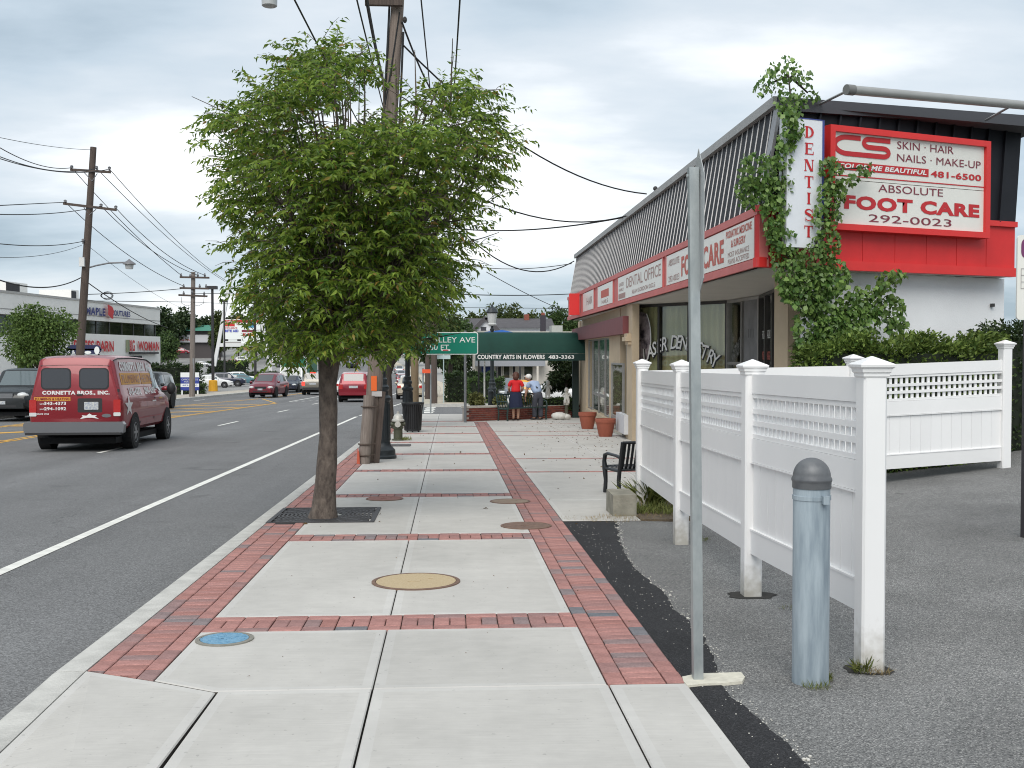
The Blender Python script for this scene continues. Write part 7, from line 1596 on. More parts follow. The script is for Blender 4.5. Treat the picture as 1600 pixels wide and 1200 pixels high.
g = onroad(553, 628); car('suv', 'red sport utility vehicle driving away behind the tree trunk', 'car', tuple(g + Vector((0, 2, 0))), 90, redp, TR, 1.0, trim=redp)
g = onroad(492, 588); car('sedan', 'silver saloon coming down the far road above the tan car', 'car', tuple(g + Vector((0, 2, 0))), -85, silver, TR, 1.0)
g = onroad(549, 575); car('suv', 'dark car seen under the leaves climbing the far hill', 'car', tuple(g + Vector((0, 2, 0))), 100, navy, TR, 1.4)
for px, py, c_, sc_, lb in ((627, 624, beige, 1.0, 'beige saloon with red tail lights nearest in the queue at the right kerb'), (627, 611, whitep_, 1.0, 'white car second in the queue at the right kerb'), (623, 602, redp, 1.0, 'red car third in the queue at the right kerb'), (622, 592, greyp, 1.1, 'grey car far up the queue at the right kerb'), (620, 584, silver, 1.2, 'silver car last in the queue at the right kerb')):
    g = onroad(px, py); car('sedan', lb, 'car', tuple(g + Vector((.5, 2, 0))), 92, c_, PK, sc_)
# box truck
g = onroad(455, 612); tk = thing('box_truck', 'white truck with a tall green box body coming towards us', 'truck', tuple(g), TR, radians(-92)); tg = M('truck_green', (.012, .14, .075), .5, var=.06, scale=1); tw_ = M('truck_white', (.66, .67, .66), .4, coat=.3)
def tb(x0, x1, y0, y1, z0, z1, m_, nm): b = MB(); b.box(x0, x1, y0, y1, z0, z1); return b.build(nm, m_, tk, world=False)
tb(-7.5, -1.35, -1.22, 1.22, .95, 3.25, tg, 'box'); tb(-1.36, -1.33, -1.24, 1.24, .95, 3.27, tw_, 'box_edge'); tb(-1.345, -1.32, -1.12, 1.12, 2.3, 3.15, tg, 'box_front'); tb(-7.3, .6, -.5, .5, .5, .93, under, 'chassis')
b = MB(); b.prism([(x, -1.02, z) for x, z in ((-1.3, .55), (1.1, .55), (1.15, 1.15), (.95, 1.28), (.25, 1.36), (-.15, 2.25), (-1.3, 2.3))], (0, 2.04, 0)); b.build('cab', tw_, tk, world=False, smooth=30)
b = MB(); b.quad((.235, -.9, 1.43), (.235, .9, 1.43), (-.115, .86, 2.18), (-.115, -.86, 2.18)); b.v = [(x + .012, y, z + .006) for x, y, z in b.v]; b.build('windscreen', lglass, tk, world=False)
tb(1.12, 1.2, -1.05, 1.05, .42, .72, tw_, 'front_bumper'); tb(1.11, 1.17, -.5, .5, .78, 1.12, plast, 'grille')
for s_ in (-1, 1): tb(1.1, 1.18, s_*.78 - .16, s_*.78 + .16, .82, 1.02, lampw, 'headlight'); tb(.1, .2, s_*1.22 - .1, s_*1.22 + .1, 1.35, 1.8, plast, 'wing_mirror')
for x in (.55, -5.6):
    for s_ in (-1, 1): wo = link(bpy.data.objects.new('wheel', wheel_meshes(.42, .28)[0]), tk); wo.location = (x, s_*.88, .42); 
b = MB(); b.poly([(-1.315, y, z) for y, z in ((.25, 2.55), (-.35, 2.75), (-.1, 2.75), (-.2, 2.95), (.35, 2.8), (.1, 2.78))]); b.build('emblem', tw_, tk, world=False)
# shopping strip lot
def lotcar(px, py, y, kind, lb, hd, col, sc_=1.0, grp=LT, **k):
    p = PY(px, py, y); z = gz(y) - .02 if abs(p.z - gz(y)) < 1.2 else p.z; return car(kind, lb, 'car', (p.x, y, z), hd, col, grp, sc_, **k)
lotcar(331, 605, 122, 'sedan', 'white saloon parked behind the blue notice board and yellow lamp base', 8, whitep_, .98, light=True)
lotcar(354, 602, 132, 'suv', 'navy car parked between the white and teal cars', 5, navy, .95)
lotcar(379, 592, 150, 'hatch', 'teal hatchback parked behind the dark lamp pole', 15, teal, .95, light=True)
lotcar(376, 586, 165, 'suv', 'white estate car behind the teal hatchback', 12, whitep_, .95, light=True)
lotcar(316, 573.5, 235, 'sedan', 'silver saloon alone in the upper part of the lot', 0, silver, .85)
lotcar(382, 567, 255, 'suv', 'white vehicle under the pylon sign', 0, whitep_, .85); lotcar(366, 569, 250, 'sedan', 'dull red car beside the white vehicle under the pylon sign', 0, maroon2, .8)
lotcar(297, 592, 128, 'sedan', 'dark saloon half hidden behind the hedge and blue board', 20, blackp, .95)
lotcar(450, 574, 180, 'suv', 'pale van behind the green truck', 0, whitep_, 1.1)
lotcar(283, 553, 300, 'minivan', 'bright red vehicle parked before the green roofed stores', 0, redp, 1.05)
# cars by the flower shop
q = PY(788, 614, 58); car('sedan', 'dark grey saloon parked facing us beyond the planter', 'car', (q.x, 58, gz(58)), -80, greyp, 'cars by the flower shop', .9, light=True)
q = PY(868, 622, 50); car('sedan', 'white car parked side-on behind the pruned tree', 'car', (q.x, 50, gz(50) - .1), 178, whitep_, 'cars by the flower shop', .95, light=True)
q = PY(826, 606, 57); car('hatch', 'yellow taxi glimpsed between the two people', 'car', (q.x, 60, gz(60)), 0, M('taxi_yellow', (.65, .32, .02), .4, coat=.4), 'cars by the flower shop', .8)

# ================================================================== ACROSS THE STREET
far_white = M('far_white_wall', (.80, .785, .75), .85, var=.05, scale=.4); dwin = M('dark_store_glass', (.012, .018, .012), .05, spec=.5, col2=(.05, .055, .03), scale=.5, contrast=.3)
# white store at the left: front runs along the street and ends at the corner px 251
YC = 98.0; cr_ = PY(251, 600, YC); zt_ = PY(251, 483, YC).z; gzc = gz(YC) - .02
st = thing('clothing_store', 'long white clothing store with a dark upper window band and red lettering', 'building', (cr_.x, YC, gzc))
ld_ = PY(0, 457, 71.0); wdir = (Vector((ld_.x, 71.0, 0)) - Vector((cr_.x, YC, 0))).normalized(); sfr = frame(Vector((cr_.x, YC, 0)), -wdir, (0, 0, 1))  # local x runs towards the corner, 0 at corner
sn = sfr.to_3x3() @ Vector((0, 0, 1))
def sp_(px, py): return sfr.inverted() @ PP(px, py, Vector((cr_.x, YC, 0)), sn)
Lw = 62.0; D_ = 14
def sb(x0, x1, y0, y1, z0, z1, m_, nm): b = MB(); fbox(b, sfr, x0, x1, y0, y1, z0, z1); return b.build(nm, m_, st)
zA, zB, zC, zD = sp_(251, 508).y, sp_(251, 526).y, sp_(251, 483).y, gzc
sb(-Lw, 0, zA, zC, -D_, 0, far_white, 'upper_wall'); sb(-Lw, -.05, zB, zA - .0, -D_, -.5, dwin, 'window_band'); sb(-Lw, 0, zD - 1.5, zB, -D_, .0, far_white, 'lower_wall')
sb(-Lw, .02, zC - .05, zC + .1, -D_, .06, M('far_coping', (.42, .41, .39), .7), 'coping'); sb(-Lw, .0, zC - 1.1, zC - 1.04, -.05, .012, M('far_seam', (.34, .33, .32), .8), 'seam')
for k in range(12): sb(-2.4*k - .06, -2.4*k + .06, zB, zA, -.51, -.44, M('mullion', (.05, .05, .05), .5), 'mullion')
for a, c, z0, z1 in ((0, 20, 455, 448), (44, 76, 462, 455), (142, 153, 471, 469)):
    p, q = sp_(a, z0), sp_(c, z0); zz_ = max(sp_(c, z1).y, zC + .9); sb(p.x, q.x, zC, zz_, -4, -1.5, far_white, 'roof_unit'); sb(p.x - .03, p.x + (q.x - p.x)*.6, zC + .25, zz_ - .1, -1.5, -1.46, plast, 'louvre')
lred = M('store_red', (.52, .015, .02), .5); lblue = M('store_blue', (.012, .018, .14), .5)
def stext(s_, m_, x0, x1, y0, y1, bold=.04, dz=.15):
    p, q = sp_(x0, y0), sp_(x1, y1); text(s_, m_, st, sfr, (p.x + q.x)/2, (p.y + q.y)/2, w=abs(q.x - p.x), h=abs(p.y - q.y), bold=bold, dz=dz)
stext('DRESS BARN', lred, 112, 175, 531, 549.5); stext('WOMAN', lred, 213, 246.5, 533, 548); stext('BIG', lred, 199, 208, 531, 549); stext('MAPLE', lblue, 131, 162, 479, 494); stext('COUTURES', lblue, 171, 201, 484, 495.5)
p, q = sp_(201, 550), sp_(243, 551); sb(p.x, q.x, p.y - .15, p.y, 0, .3, plast, 'letter_rail'); p, q = sp_(196, 531), sp_(199, 550); sb(p.x, q.x, q.y, p.y, .05, .2, M('sign_olive', (.22, .25, .16), .6), 'letter_end')
b = MB(); pts = [sp_(x, y) for x, y in ((163, 476), (166, 479), (168, 486), (167, 492), (170, 498))]; vs_ = []
for p, w_ in zip(pts, (.2, .9, 1.1, 1.0, .3)): vs_ += [sfr @ Vector((p.x - w_/2, p.y, .3)), sfr @ Vector((p.x + w_/2, p.y, .3))]
b.v = [tuple(v_) for v_ in vs_]; b.f = [(2*i, 2*i+1, 2*i+3, 2*i+2) for i in range(4)]; b.m = [0]*4; b.build('emblem', lred, st)
p, q = sp_(195, 556), sp_(222, 600); sb(p.x, q.x, gzc - 1, p.y, -.1, .02, plast, 'door'); p, q = sp_(27, 562), sp_(53, 600); sb(p.x, q.x, gzc - 1, p.y, -.1, .02, M('dark_green_door', (.02, .035, .02), .5), 'door'); p, q = sp_(2, 495), sp_(6, 523)
sb(sp_(-40, 500).x, sp_(6, 500).x, sp_(6, 524).y, sp_(6, 494).y, -.1, .03, dwin, 'window')
# navy board with white discs in front of the store
YB = 74; tl, br2 = PY(104, 539, YB), PY(159, 553, YB); nb_ = thing('store_board', 'navy blue board with white round marks in front of the white store', 'sign', (tl.x, YB, gz(YB))); bf = frame(Vector((0, YB, 0)), (1, 0, 0), (0, 0, 1)); nv_ = M('board_navy', (.016, .02, .075), .5)
plate(nb_, bf, tl.x, br2.x, br2.z, tl.z, .35, nv_, .1, .12, 'board'); w_ = br2.x - tl.x
def disc(parent, fr, cx, cy, r, m_, dz, nm, ry=None): b = MB(); b.poly([fr @ Vector((cx + r*cos(2*pi*i/20), cy + (ry or r)*sin(2*pi*i/20), dz)) for i in range(20)]); return b.build(nm, m_, parent)
disc(nb_, bf, br2.x - w_*.125, tl.z - .36, .17, signwhite, .11, 'disc', .26); disc(nb_, bf, tl.x + w_*.62, br2.z + .1, .22, signwhite, .11, 'disc', .1)
text('5 & 10', signwhite, nb_, bf, tl.x + w_*.25, br2.z + .13, w=w_*.4, h=.24, dz=.11)
for x in (tl.x + .2, br2.x - .2): b = MB(); b.tube([(x, YB, gz(YB)), (x, YB, br2.z)], .06, 8); b.build('post', plast, nb_)
q = PY(52, 560, 66); b = MB(); b.box(-.22, .22, -.03, .03, 0, 2.6); o = b.build('banner', M('banner_pattern', (.55, .55, .55), .8, col2=(.02, .02, .02), scale=2.5, contrast=.1), world=False); o.location = (q.x, 66, gz(66) + 0); tag(o, 'narrow black and white banner under the leafy tree at the left', 'banner')
# trees at the left
q = PY(62, 600, 52); gtree('lot_tree', 'bushy green tree in front of the white store at the left', (q.x, 52, gz(52)), PY(60, 460, 52).z - gz(52), (1.75, 1.7, 1.6), 1.1, BRIGHT, 9500, .16, 21, .16, lumps=46)
q = PY(263, 600, 150); gtree('lot_tree', 'small green tree between the white store and the green roofed stores', (q.x, 150, gz(150)), 7.4, (1.7, 1.7, 2.4), 2.4, MID, 1800, .35, 23, .14)
hz = [(252,130,210,9.5,4.2,DARK,'dark tree rising behind the corner of the white store'),(268,488,330,15,9,DARK,'large dark tree above the left end of the green roof'),(292,486,335,15.5,9,DARK,'large dark tree above the middle of the green roof'),(316,498,340,13,7,DARK,'lower dark tree above the right end of the green roof'),(342,492,300,12,5,OLIVE,'olive tree left of the white pylon leg'),(372,488,320,13,6,OLIVE,'olive tree behind the pylon sign top'),(400,492,320,13,7,MID,'green tree behind the right of the pylon sign'),(428,500,300,13,7,MID,'green tree behind the green truck'),(470,500,330,15,8,DARK,'dark tree behind the street tree trunk at left'),(510,500,360,16,9,DARK,'dark tree over the far road'),(590,500,330,15,8,DARK,'dark tree right of the far road'),(640,500,280,13,7,OLIVE,'olive tree above the queue of cars'),(672,500,230,12,6,MID,'green tree beyond the far walk'),(775,478,150,10,4.2,OLIVE,'broad olive tree behind the grey house roof'),(808,482,155,10,4.0,OLIVE,'olive tree right of the broad one behind the house'),(745,495,150,8.5,3.0,OLIVE,'smaller olive tree left behind the house gable'),(835,492,150,8.4,2.6,OLIVE,'small tree beyond the black chimney'),(872,482,120,8,3.6,MID,'green tree against the red end of the shop'),(893,486,118,7.5,2.6,MID,'green tree nearest the end of the shop row')]
for i, (px, pt, y, h_, r_, mt, lb) in enumerate(hz):
    y_ = y; z = PY(px, pt if pt > 300 else 490, y_).z; b_ = gz(y_); hh = max(z - b_, 5)*1.06; q = PY(px, 560, y_)
    gtree('distant_tree', lb, (q.x, y_, b_), hh, (r_*.62, r_*.6, max(2.2, hh*.40)), hh*.2, mt, 4200, .0034*y_, 40 + i, .25, 'trees along the skyline')
treeline_m = fmat(*DARK)
pos = []; 
for i in range(9000):
    y = rnd.uniform(380, 520); x = rnd.uniform(-260, 160); hh = 7 + 3*sin(x*.07) + 2*sin(x*.19 + 1); pos.append((x, y, gz(y) + rnd.random()*hh))
o = leaves('distant_woods', pos, nrs.normal(size=(len(pos), 3)), nrs.uniform(1.2, 2.4, len(pos)), treeline_m, None, width=.8); o['kind'] = 'stuff'
# hedges and blue notice board
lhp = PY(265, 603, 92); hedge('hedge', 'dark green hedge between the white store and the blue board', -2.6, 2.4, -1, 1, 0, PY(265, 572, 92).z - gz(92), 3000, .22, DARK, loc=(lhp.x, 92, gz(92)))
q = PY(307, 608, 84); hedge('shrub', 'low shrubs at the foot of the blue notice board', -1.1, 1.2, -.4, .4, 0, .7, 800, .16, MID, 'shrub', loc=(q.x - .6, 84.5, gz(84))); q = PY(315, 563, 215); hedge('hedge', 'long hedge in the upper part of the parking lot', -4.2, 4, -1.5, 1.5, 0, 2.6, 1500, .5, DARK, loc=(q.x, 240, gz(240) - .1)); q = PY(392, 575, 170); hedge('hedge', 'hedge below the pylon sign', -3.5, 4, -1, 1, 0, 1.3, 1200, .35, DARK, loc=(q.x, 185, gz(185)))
YB = 82.5; a, c = PY(282, 582, YB), PY(311, 611, YB); bb = thing('notice_board', 'blue and white office notice board on two legs behind the second utility pole', 'sign', (a.x, YB, gz(YB))); bf = frame(Vector((0, YB, 0)), (1, 0, 0), (0, 0, 1)); bl_ = M('board_blue', (.03, .05, .28), .5); hh = a.z - c.z
panel(bb, bf, a.x, c.x, c.z + .05, a.z, bl_, 'board', 0, .08); panel(bb, bf, a.x, c.x, a.z - hh*.26, a.z, signwhite, 'panel', .006, .005); panel(bb, bf, a.x, c.x, c.z + hh*.22, c.z + hh*.40, signwhite, 'panel', .006, .005)
text('OFFICE SPACE', signwhite, bb, bf, (a.x+c.x)/2, a.z - hh*.38, w=1.2, h=.12, dz=.01); text('FOR RENT', signwhite, bb, bf, (a.x+c.x)/2, a.z - hh*.5, w=.8, h=.10, dz=.01); text('483-0200', bl_, bb, bf, (a.x+c.x)/2, c.z + hh*.31, w=1.1, h=.12, dz=.01)
for x in (a.x + .1, c.x - .1): b = MB(); b.box(x - .05, x + .05, YB + .0, YB + .07, gz(YB) - .05, c.z + .1); b.build('leg', signwhite, bb)
# lot lamps
ylw = M('yellow_base', (.65, .33, .02), .7, var=.1, scale=2); dkpole = M('dark_lamp_pole', (.03, .028, .03), .6)
def lot_lamp(px, ptop, pbot, y, label, base=True):
    q = PY(px, pbot, y); z0 = gz(y) - .02; t = thing('lot_lamp', label, 'street lamp', (q.x, y, z0), 'parking lot lamps'); zt = PY(px, ptop, y).z
    b = MB(); b.tube([(q.x, y, z0 - .1), (q.x, y, zt - .2)], [.14, .11], 10); b.build('pole', dkpole, t); b = MB(); b.box(q.x - .42, q.x + .42, y - .3, y + .3, zt - .28, zt); b.build('lamp_head', dkpole, t)
    if base: b = MB(); b.lathe([(.42, -.1), (.38, .95), (.30, 1.0)], (q.x, y, z0), 14); b.build('base', ylw, t)
lot_lamp(333, 447, 611, 98.5, 'dark parking lot lamp on a yellow concrete base'); lot_lamp(351, 469, 585, 150, 'thin dark parking lot lamp before the pylon sign', False); lot_lamp(399, 440, 592, 112, 'thick dark lamp pole rising into the tree leaves', False)
# pylon sign
YP = 190; py_ = thing('pylon_sign', 'tall white A shaped pylon sign listing the shops', 'sign', (PY(380, 570, YP).x, YP, gz(YP))); pyw = M('pylon_white', (.66, .66, .65), .5, var=.05, scale=.5)
def leg_(a, c, w_=.55): b = MB(); b.bar(PY(*a, YP), PY(*c, YP), w_, w_, (0, 1, 0)); b.build('leg', pyw, py_)
leg_((335, 572), (362, 425)); leg_((424, 584), (396, 425)); b = MB(); b.bar(PY(343, 539, YP), PY(416, 539, YP), .5, .62, (0, 0, 1)); b.build('crossbeam', pyw, py_)
pf = frame(Vector((0, YP - .15, 0)), (1, 0, 0), (0, 0, 1)); Q = lambda px, py: (PY(px, py, YP).x, PY(px, py, YP).z)
def pq(x0, y0, x1, y1, m_, nm='panel', dz=0.0, th=.03): a, c = Q(x0, y1), Q(x1, y0); panel(py_, pf, a[0], c[0], a[1], c[1], m_, nm, dz, th)
def ptxt(s_, m_, x0, y0, x1, y1, bold=.02): a, c = Q(x0, y1), Q(x1, y0); text(s_, m_, py_, pf, (a[0]+c[0])/2, (a[1]+c[1])/2, w=c[0]-a[0], h=c[1]-a[1], bold=bold, dz=.05)
pq(349, 499, 407, 537, signwhite, 'board', 0, .3); pq(349, 500, 407, 504, signred, dz=.02); ptxt('CHERRY', signwhite, 353, 501, 370, 503.5); pq(352, 504.5, 367, 510, M('pylon_red', (.55, .02, .02), .5), dz=.02); ptxt('Fabrics', signred, 370, 505, 380, 508); ptxt('COHEN\'S', M('pylon_pink', (.45, .10, .12), .5), 352, 511, 371, 514); ptxt('RITE AID', M('pylon_blue', (.03, .05, .40), .5), 352, 515, 373, 519, .05)
pq(352, 530, 377, 533, black, dz=.02); pq(357, 530.3, 371, 532.6, signwhite, dz=.03); pq(352, 534.3, 377, 536, signgrey, dz=.02); pq(378, 515.5, 400, 519, signmar, dz=.02); ptxt('K·B', signred, 380, 520.5, 391, 525, .06); pq(391, 521, 400, 525, vy, dz=.02); pq(388, 504, 400, 512, M('pylon_cyan', (.05, .25, .40), .5), dz=.02)
# green-roofed stores
YG = 330; a = PY(256, 553, YG); c = PY(336, 553, YG); gs = thing('strip_stores', 'row of stores with a long green roof at the back of the lot', 'building', (a.x, YG, gz(YG) - .5)); zr0, zr1, ze = PY(300, 507, YG).z, PY(300, 517, YG).z, PY(300, 523, YG).z
def gb(x0, x1, y0, y1, z0, z1, m_, nm): b = MB(); b.box(x0, x1, y0, y1, z0, z1); b.build(nm, m_, gs)
groof = M('green_roof', (.05, .20, .14), .7, var=.1, scale=.3); gwall = M('store_wall', (.50, .50, .52), .8)
b = MB(); b.prism([(a.x, YG - 1, zr1), (a.x, YG + 12, zr1), (a.x, YG + 6, zr0)], (c.x - a.x, 0, 0)); b.build('roof', groof, gs)
gb(a.x, c.x, YG + .5, YG + 11, ze, zr1, M('store_dark', (.06, .05, .05), .6), 'upper_windows'); gb(a.x + 2, c.x, YG, YG + 11, PY(300, 535, YG).z, ze, gwall, 'fascia'); gb(a.x + 2, c.x, YG + 1, YG + 11, gz(YG) - 2, PY(300, 535, YG).z, MATS['store_dark'], 'shopfront')
q0, q1, q2 = PY(257, 515, YG - 3), PY(279, 515, YG - 3), PY(266, 506, YG - 3); b = MB(); b.prism([q0, q1, q2], (0, 6, 0)); b.build('gable', M('gable_white', (.62, .63, .66), .7), gs)
text('FOOD MART', lred, gs, frame(Vector((0, YG - .05, 0)), (1, 0, 0), (0, 0, 1)), PY(288, 531, YG).x, PY(288, 531, YG).z, w=5.5, h=.7)
# white shop building across the cross street, house behind it
YW = 66; a, c = PY(742, 600, YW), PY(905, 600, YW); ws = thing('white_shop', 'cream single storey shop building across the side street behind the awning', 'building', (a.x, YW, gz(YW))); zt_ = PY(800, 520, YW).z
cream = M('cream_wall', (.60, .56, .50), .85, var=.06, scale=.8); Wb = lambda x0, x1, y0, y1, z0, z1, m_, nm: (lambda b: (b.box(x0, x1, y0, y1, z0, z1), b.build(nm, m_, ws))[1])(MB())
X = lambda px: PY(px, 580, YW).x
Z = lambda py: PY(800, py, YW).z
Wb(X(742), X(920), YW, YW + 7, gz(YW) - .3, Z(523), cream, 'wall'); Wb(X(738), X(922), YW - .2, YW + 7.1, Z(523), Z(518), M('pale_trim', (.58, .55, .48), .8), 'parapet'); Wb(X(742), X(850), YW - .9, YW, Z(572), Z(563), M('canopy_grey', (.30, .31, .34), .7), 'canopy')
for x0, x1, y0, y1, m_, nm in ((752, 768, 569, 598, M('blue_curtain', (.02, .04, .18), .7), 'door'), (778, 783, 570, 594, plast, 'window'), (787, 796, 570, 596, dwin, 'window'), (801, 805, 572, 598, plast, 'window'), (819, 832, 573, 600, dwin, 'window'), (840, 846, 570, 600, cream, 'pier')):
    q = Wb(X(x0), X(x1), YW - .06, YW - .002, Z(y1), Z(y0), m_, nm)
    if nm == 'window': b = MB(); b.box(X(x0) - .05, X(x0), YW - .09, YW, Z(y1), Z(y0)); b.box(X(x1), X(x1) + .05, YW - .09, YW, Z(y1), Z(y0)); b.build('frame', cream, q)
for px in (750, 775, 811, 838): Wb(X(px) - .06, X(px) + .06, YW - .95, YW - .83, gz(YW) - .2, Z(572), plast if px != 838 else cream, 'post')
b = MB(); b.poly([PY(x, y, YW - 1.2) for x, y in ((752, 522), (756, 519), (785, 515.5), (815, 522))]); b.v = b.v[:]; p4 = b.v; b = MB(); b.prism([Vector(p) for p in p4], (0, .7, 0)); o = b.build('blue_canopy', M('blue_canopy', (.03, .14, .50), .6, var=.1, scale=2)); rebase(o, (X(785), YW - .9, Z(523))); tag(o, 'bright blue canvas canopy top showing over the green awning', 'canopy')
YH = 92; hs = thing('white_house', 'white house with grey shingle roof, gable and two chimneys behind the shops', 'house', (PY(800, 560, YH).x, YH, gz(YH))); X = lambda px: PY(px, 520, YH).x
Z = lambda py: PY(800, py, YH).z
shing = M('grey_shingle', (.085, .08, .085), .95, var=.25, scale=3, stretch=(1, 1, 6)); hw_ = M('house_white', (.64, .65, .68), .8, var=.04); 
def hb(x0, x1, y0, y1, z0, z1, m_, nm): b = MB(); b.box(x0, x1, y0, y1, z0, z1); return b.build(nm, m_, hs)
hb(X(722), X(866), YH + .4, YH + 7, gz(YH) - 1, Z(511), hw_, 'wall')
b = MB(); xa, xb = X(720), X(868); z0, z1 = Z(512), Z(500); b.prism([(xa, YH, z0), (xa, YH + 7.4, z0), (xa, YH + 3.7, z1 + .25)], (xb - xa, 0, 0)); b.build('roof', shing, hs)
gx0, gx1, gpx = X(741), X(775), X(759); b = MB(); b.prism([(gx0, YH - .8, Z(517)), (gx1, YH - .8, Z(517)), (gpx, YH - .8, Z(497.5))], (0, 4, 0)); b.build('gable', hw_, hs)
for s0, s1 in ((gx0 - .15, gpx), (gpx, gx1 + .15)):
    zz0, zz1 = (Z(517.5), Z(496.5)) if s0 < gpx and s1 == gpx else (Z(496.5), Z(517.5)); b = MB(); b.bar((s0, YH - .95, zz0), (s1, YH - .95, zz1), .35, .14, (0, -1, 0)); b.build('bargeboard', shing, hs)
hb(gx0 + .7, gx1 - .7, YH - .7, YH + .3, gz(YH) - 1, Z(517), hw_, 'wall'); w_ = hb(X(751), X(759), YH - .84, YH - .8, Z(517), Z(512), M('dark_pane', (.05, .05, .06), .3), 'window'); b = MB(); b.box(X(750.4), X(759.6), YH - .86, YH - .84, Z(512), Z(511.4)); b.build('frame', plast, w_)
ch = hb(X(823), X(831), YH + 3, YH + 3.6, Z(505), Z(489), M('chimney_brick', (.24, .075, .05), .9, var=.2, scale=6), 'chimney'); hb(X(841), X(849), YH - 2.4, YH - 1.8, Z(519), Z(494), M('black_chimney', (.04, .035, .045), .8), 'chimney'); hb(X(842.5), X(847.5), YH - 2.3, YH - 1.9, Z(494), Z(490), MATS['chimney_brick'], 'chimney_pot')
b = MB(); b.box(PY(862, 515, 63).x, PY(879, 515, 63).x, 63, 64.5, Z(519) - .8, PY(870, 508.5, 63).z); o = b.build('roof_unit', M('unit_grey', (.40, .41, .38), .6, var=.08)); rebase(o, (PY(870, 515, 63).x, 63.7, PY(870, 519, 63).z)); tag(o, 'grey air conditioning box above the right end of the green awning', 'air conditioner')
# greenery right of the far walk, posts there
q = PY(747, 612, 52); hedge('hedge', 'dark hedge on the lawn left of the flower shop', -1.6, 1.0, -.6, .6, 0, 1.5, 2500, .16, DARK, loc=(PY(735, 600, 58).x, 58.5, gz(58))); hedge('hedge', 'rounded bushes beside the parked grey saloon', -.9, .9, -.5, .5, 0, 1.25, 1600, .15, MID, loc=(PY(760, 600, 56).x, 56.6, gz(56)))
o = sheet('lawn', [0.78, 3.2], [55.4, 58, 62, 68], lambda u, y: gz(y) + .036, lawn_m); 
for px, wd_, m_, y, pt, lb in ((678, .34, woodd, 53.0 + 3, 480, 'dark wooden pole beyond the litter bin at the crossing'), (648, .26, M('tan_pole', (.24, .18, .11), .9, var=.15, scale=8, stretch=(4, 4, .3)), 36.5, 300, 'tan wooden pole standing right behind the litter bin'), (668, .30, woodd, 66, 500, 'darker wooden pole behind the crossing')):
    q = PY(px, 600, y); zb_ = gz(y) - .1; b = MB(); b.tube([(0, 0, 0), (0, 0, PY(px, pt, y).z - zb_)], [wd_*.55, wd_*.45], 10); o = b.build('utility_pole', m_, world=False, smooth=40); o.location = (q.x, y, zb_); tag(o, lb, 'utility pole'); tanpole = o if px == 648 else (tanpole if px != 678 else None)
q = PY(664, 620, 43); xb_ = thing('crossing_signal', 'orange hand crossing signal on a thin grey post', 'crossing signal', (q.x, 43, gz(43) - .02)); b = MB(); b.tube([(q.x - .08, 43, gz(43)), (q.x - .08, 43, PY(664, 575, 43).z)], .04, 8); b.tube([(q.x + .22, 43.3, gz(43)), (q.x + .22, 43.3, PY(664, 570, 43).z)], .03, 8); b.build('post', galv, xb_); b = MB(); z0, z1 = PY(664, 583, 43).z, PY(664, 577, 43).z; b.box(q.x - .1, q.x + .22, 42.85, 43.05, z0, z1); b.build('lamp_box', M('signal_orange', (.75, .10, .03), .5), xb_)
q = PY(693, 558, 56); b = MB(); b.box(-.35, .35, -.01, .01, 2.95, 3.15); b.tube([(.0, .03, 0), (.0, .03, 3.2)], .03, 6); o = b.build('street_name_plate', M('pale_plate', (.45, .55, .55), .5), world=False); o.location = (q.x, 56.5, PY(693, 558, 56.5).z - 3.05); tag(o, 'small pale street name plate below the big green sign', 'sign')

# ================================================================== POLES AND WIRES ACROSS THE STREET
def tall_pole(name, label, pbase, ptop, y, r0, r1, mat):
    b0, t0 = PY(*pbase, y), PY(*ptop, y); b0.z = gz(y) - .1
    t = thing(name, label, 'utility pole', tuple(b0)); b = MB(); b.tube([b0.lerp(t0, k/8) for k in range(9)], list(np.linspace(r0, r1, 9)), 12); b.build('pole', mat, t, smooth=40); return t
YL = 62.0
lpole = tall_pole('utility_pole', 'dark utility pole with two crossarms and a lamp arm before the white store', (120, 612), (146, 230), YL, .25, .17, woodd)
def arm(t, a, c, y, th=.13):
    b = MB(); b.bar(PY(*a, y - .2), PY(*c, y - .2), th, th); b.build('crossarm', woodd, t)
arm(lpole, (110, 265), (173, 269), YL); arm(lpole, (99, 318), (182, 328), YL)
ins = M('insulator_grey', (.16, .16, .17), .4)
insl = []
for px, py in ((112, 262), (151, 263), (171, 264), (102, 316), (158, 322), (181, 325), (130, 377)):
    p = PY(px, py, YL - .2); b = MB(); b.lathe([(.05, -.14), (.05, -.02), (.10, 0), (.07, .05), (.10, .08), (.04, .14)], tuple(p), 10); b.build('insulator', ins, lpole); insl.append(p)
for a, c in (((132, 270), (144, 283)), ((152, 271), (144, 283)), ((131, 324), (139, 336)), ((150, 327), (139, 336))): b = MB(); b.tube([PY(*a, YL - .2), PY(*c, YL - .15)], .025, 5); b.build('brace', ins, lpole)
b = MB(); b.tube([PY(136, 419, YL), PY(150, 415, YL), PY(170, 411, YL), PY(198, 410, YL)], .045, 8); b.build('lamp_arm', ins, lpole, smooth=60)
p = PY(202, 413, YL); b = MB(); b.lathe([(.02, .30), (.10, .22), (.34, .06), (.36, .0), (.22, -.02)][::-1], tuple(p), 14); b.build('lamp_hood', ins, lpole, smooth=40); b = MB(); b.lathe([(.20, -.26), (.24, -.02)], tuple(p), 14); b.build('lamp_bowl', M('lamp_bowl', (.45, .46, .46), .3), lpole, smooth=40)
b = MB(); p = PY(131, 410, YL); b.box(p.x - .14, p.x + .14, YL - .4, YL - .2, p.z - .25, p.z + .25); b.build('pole_box', pyw, lpole)
YM = 74.0
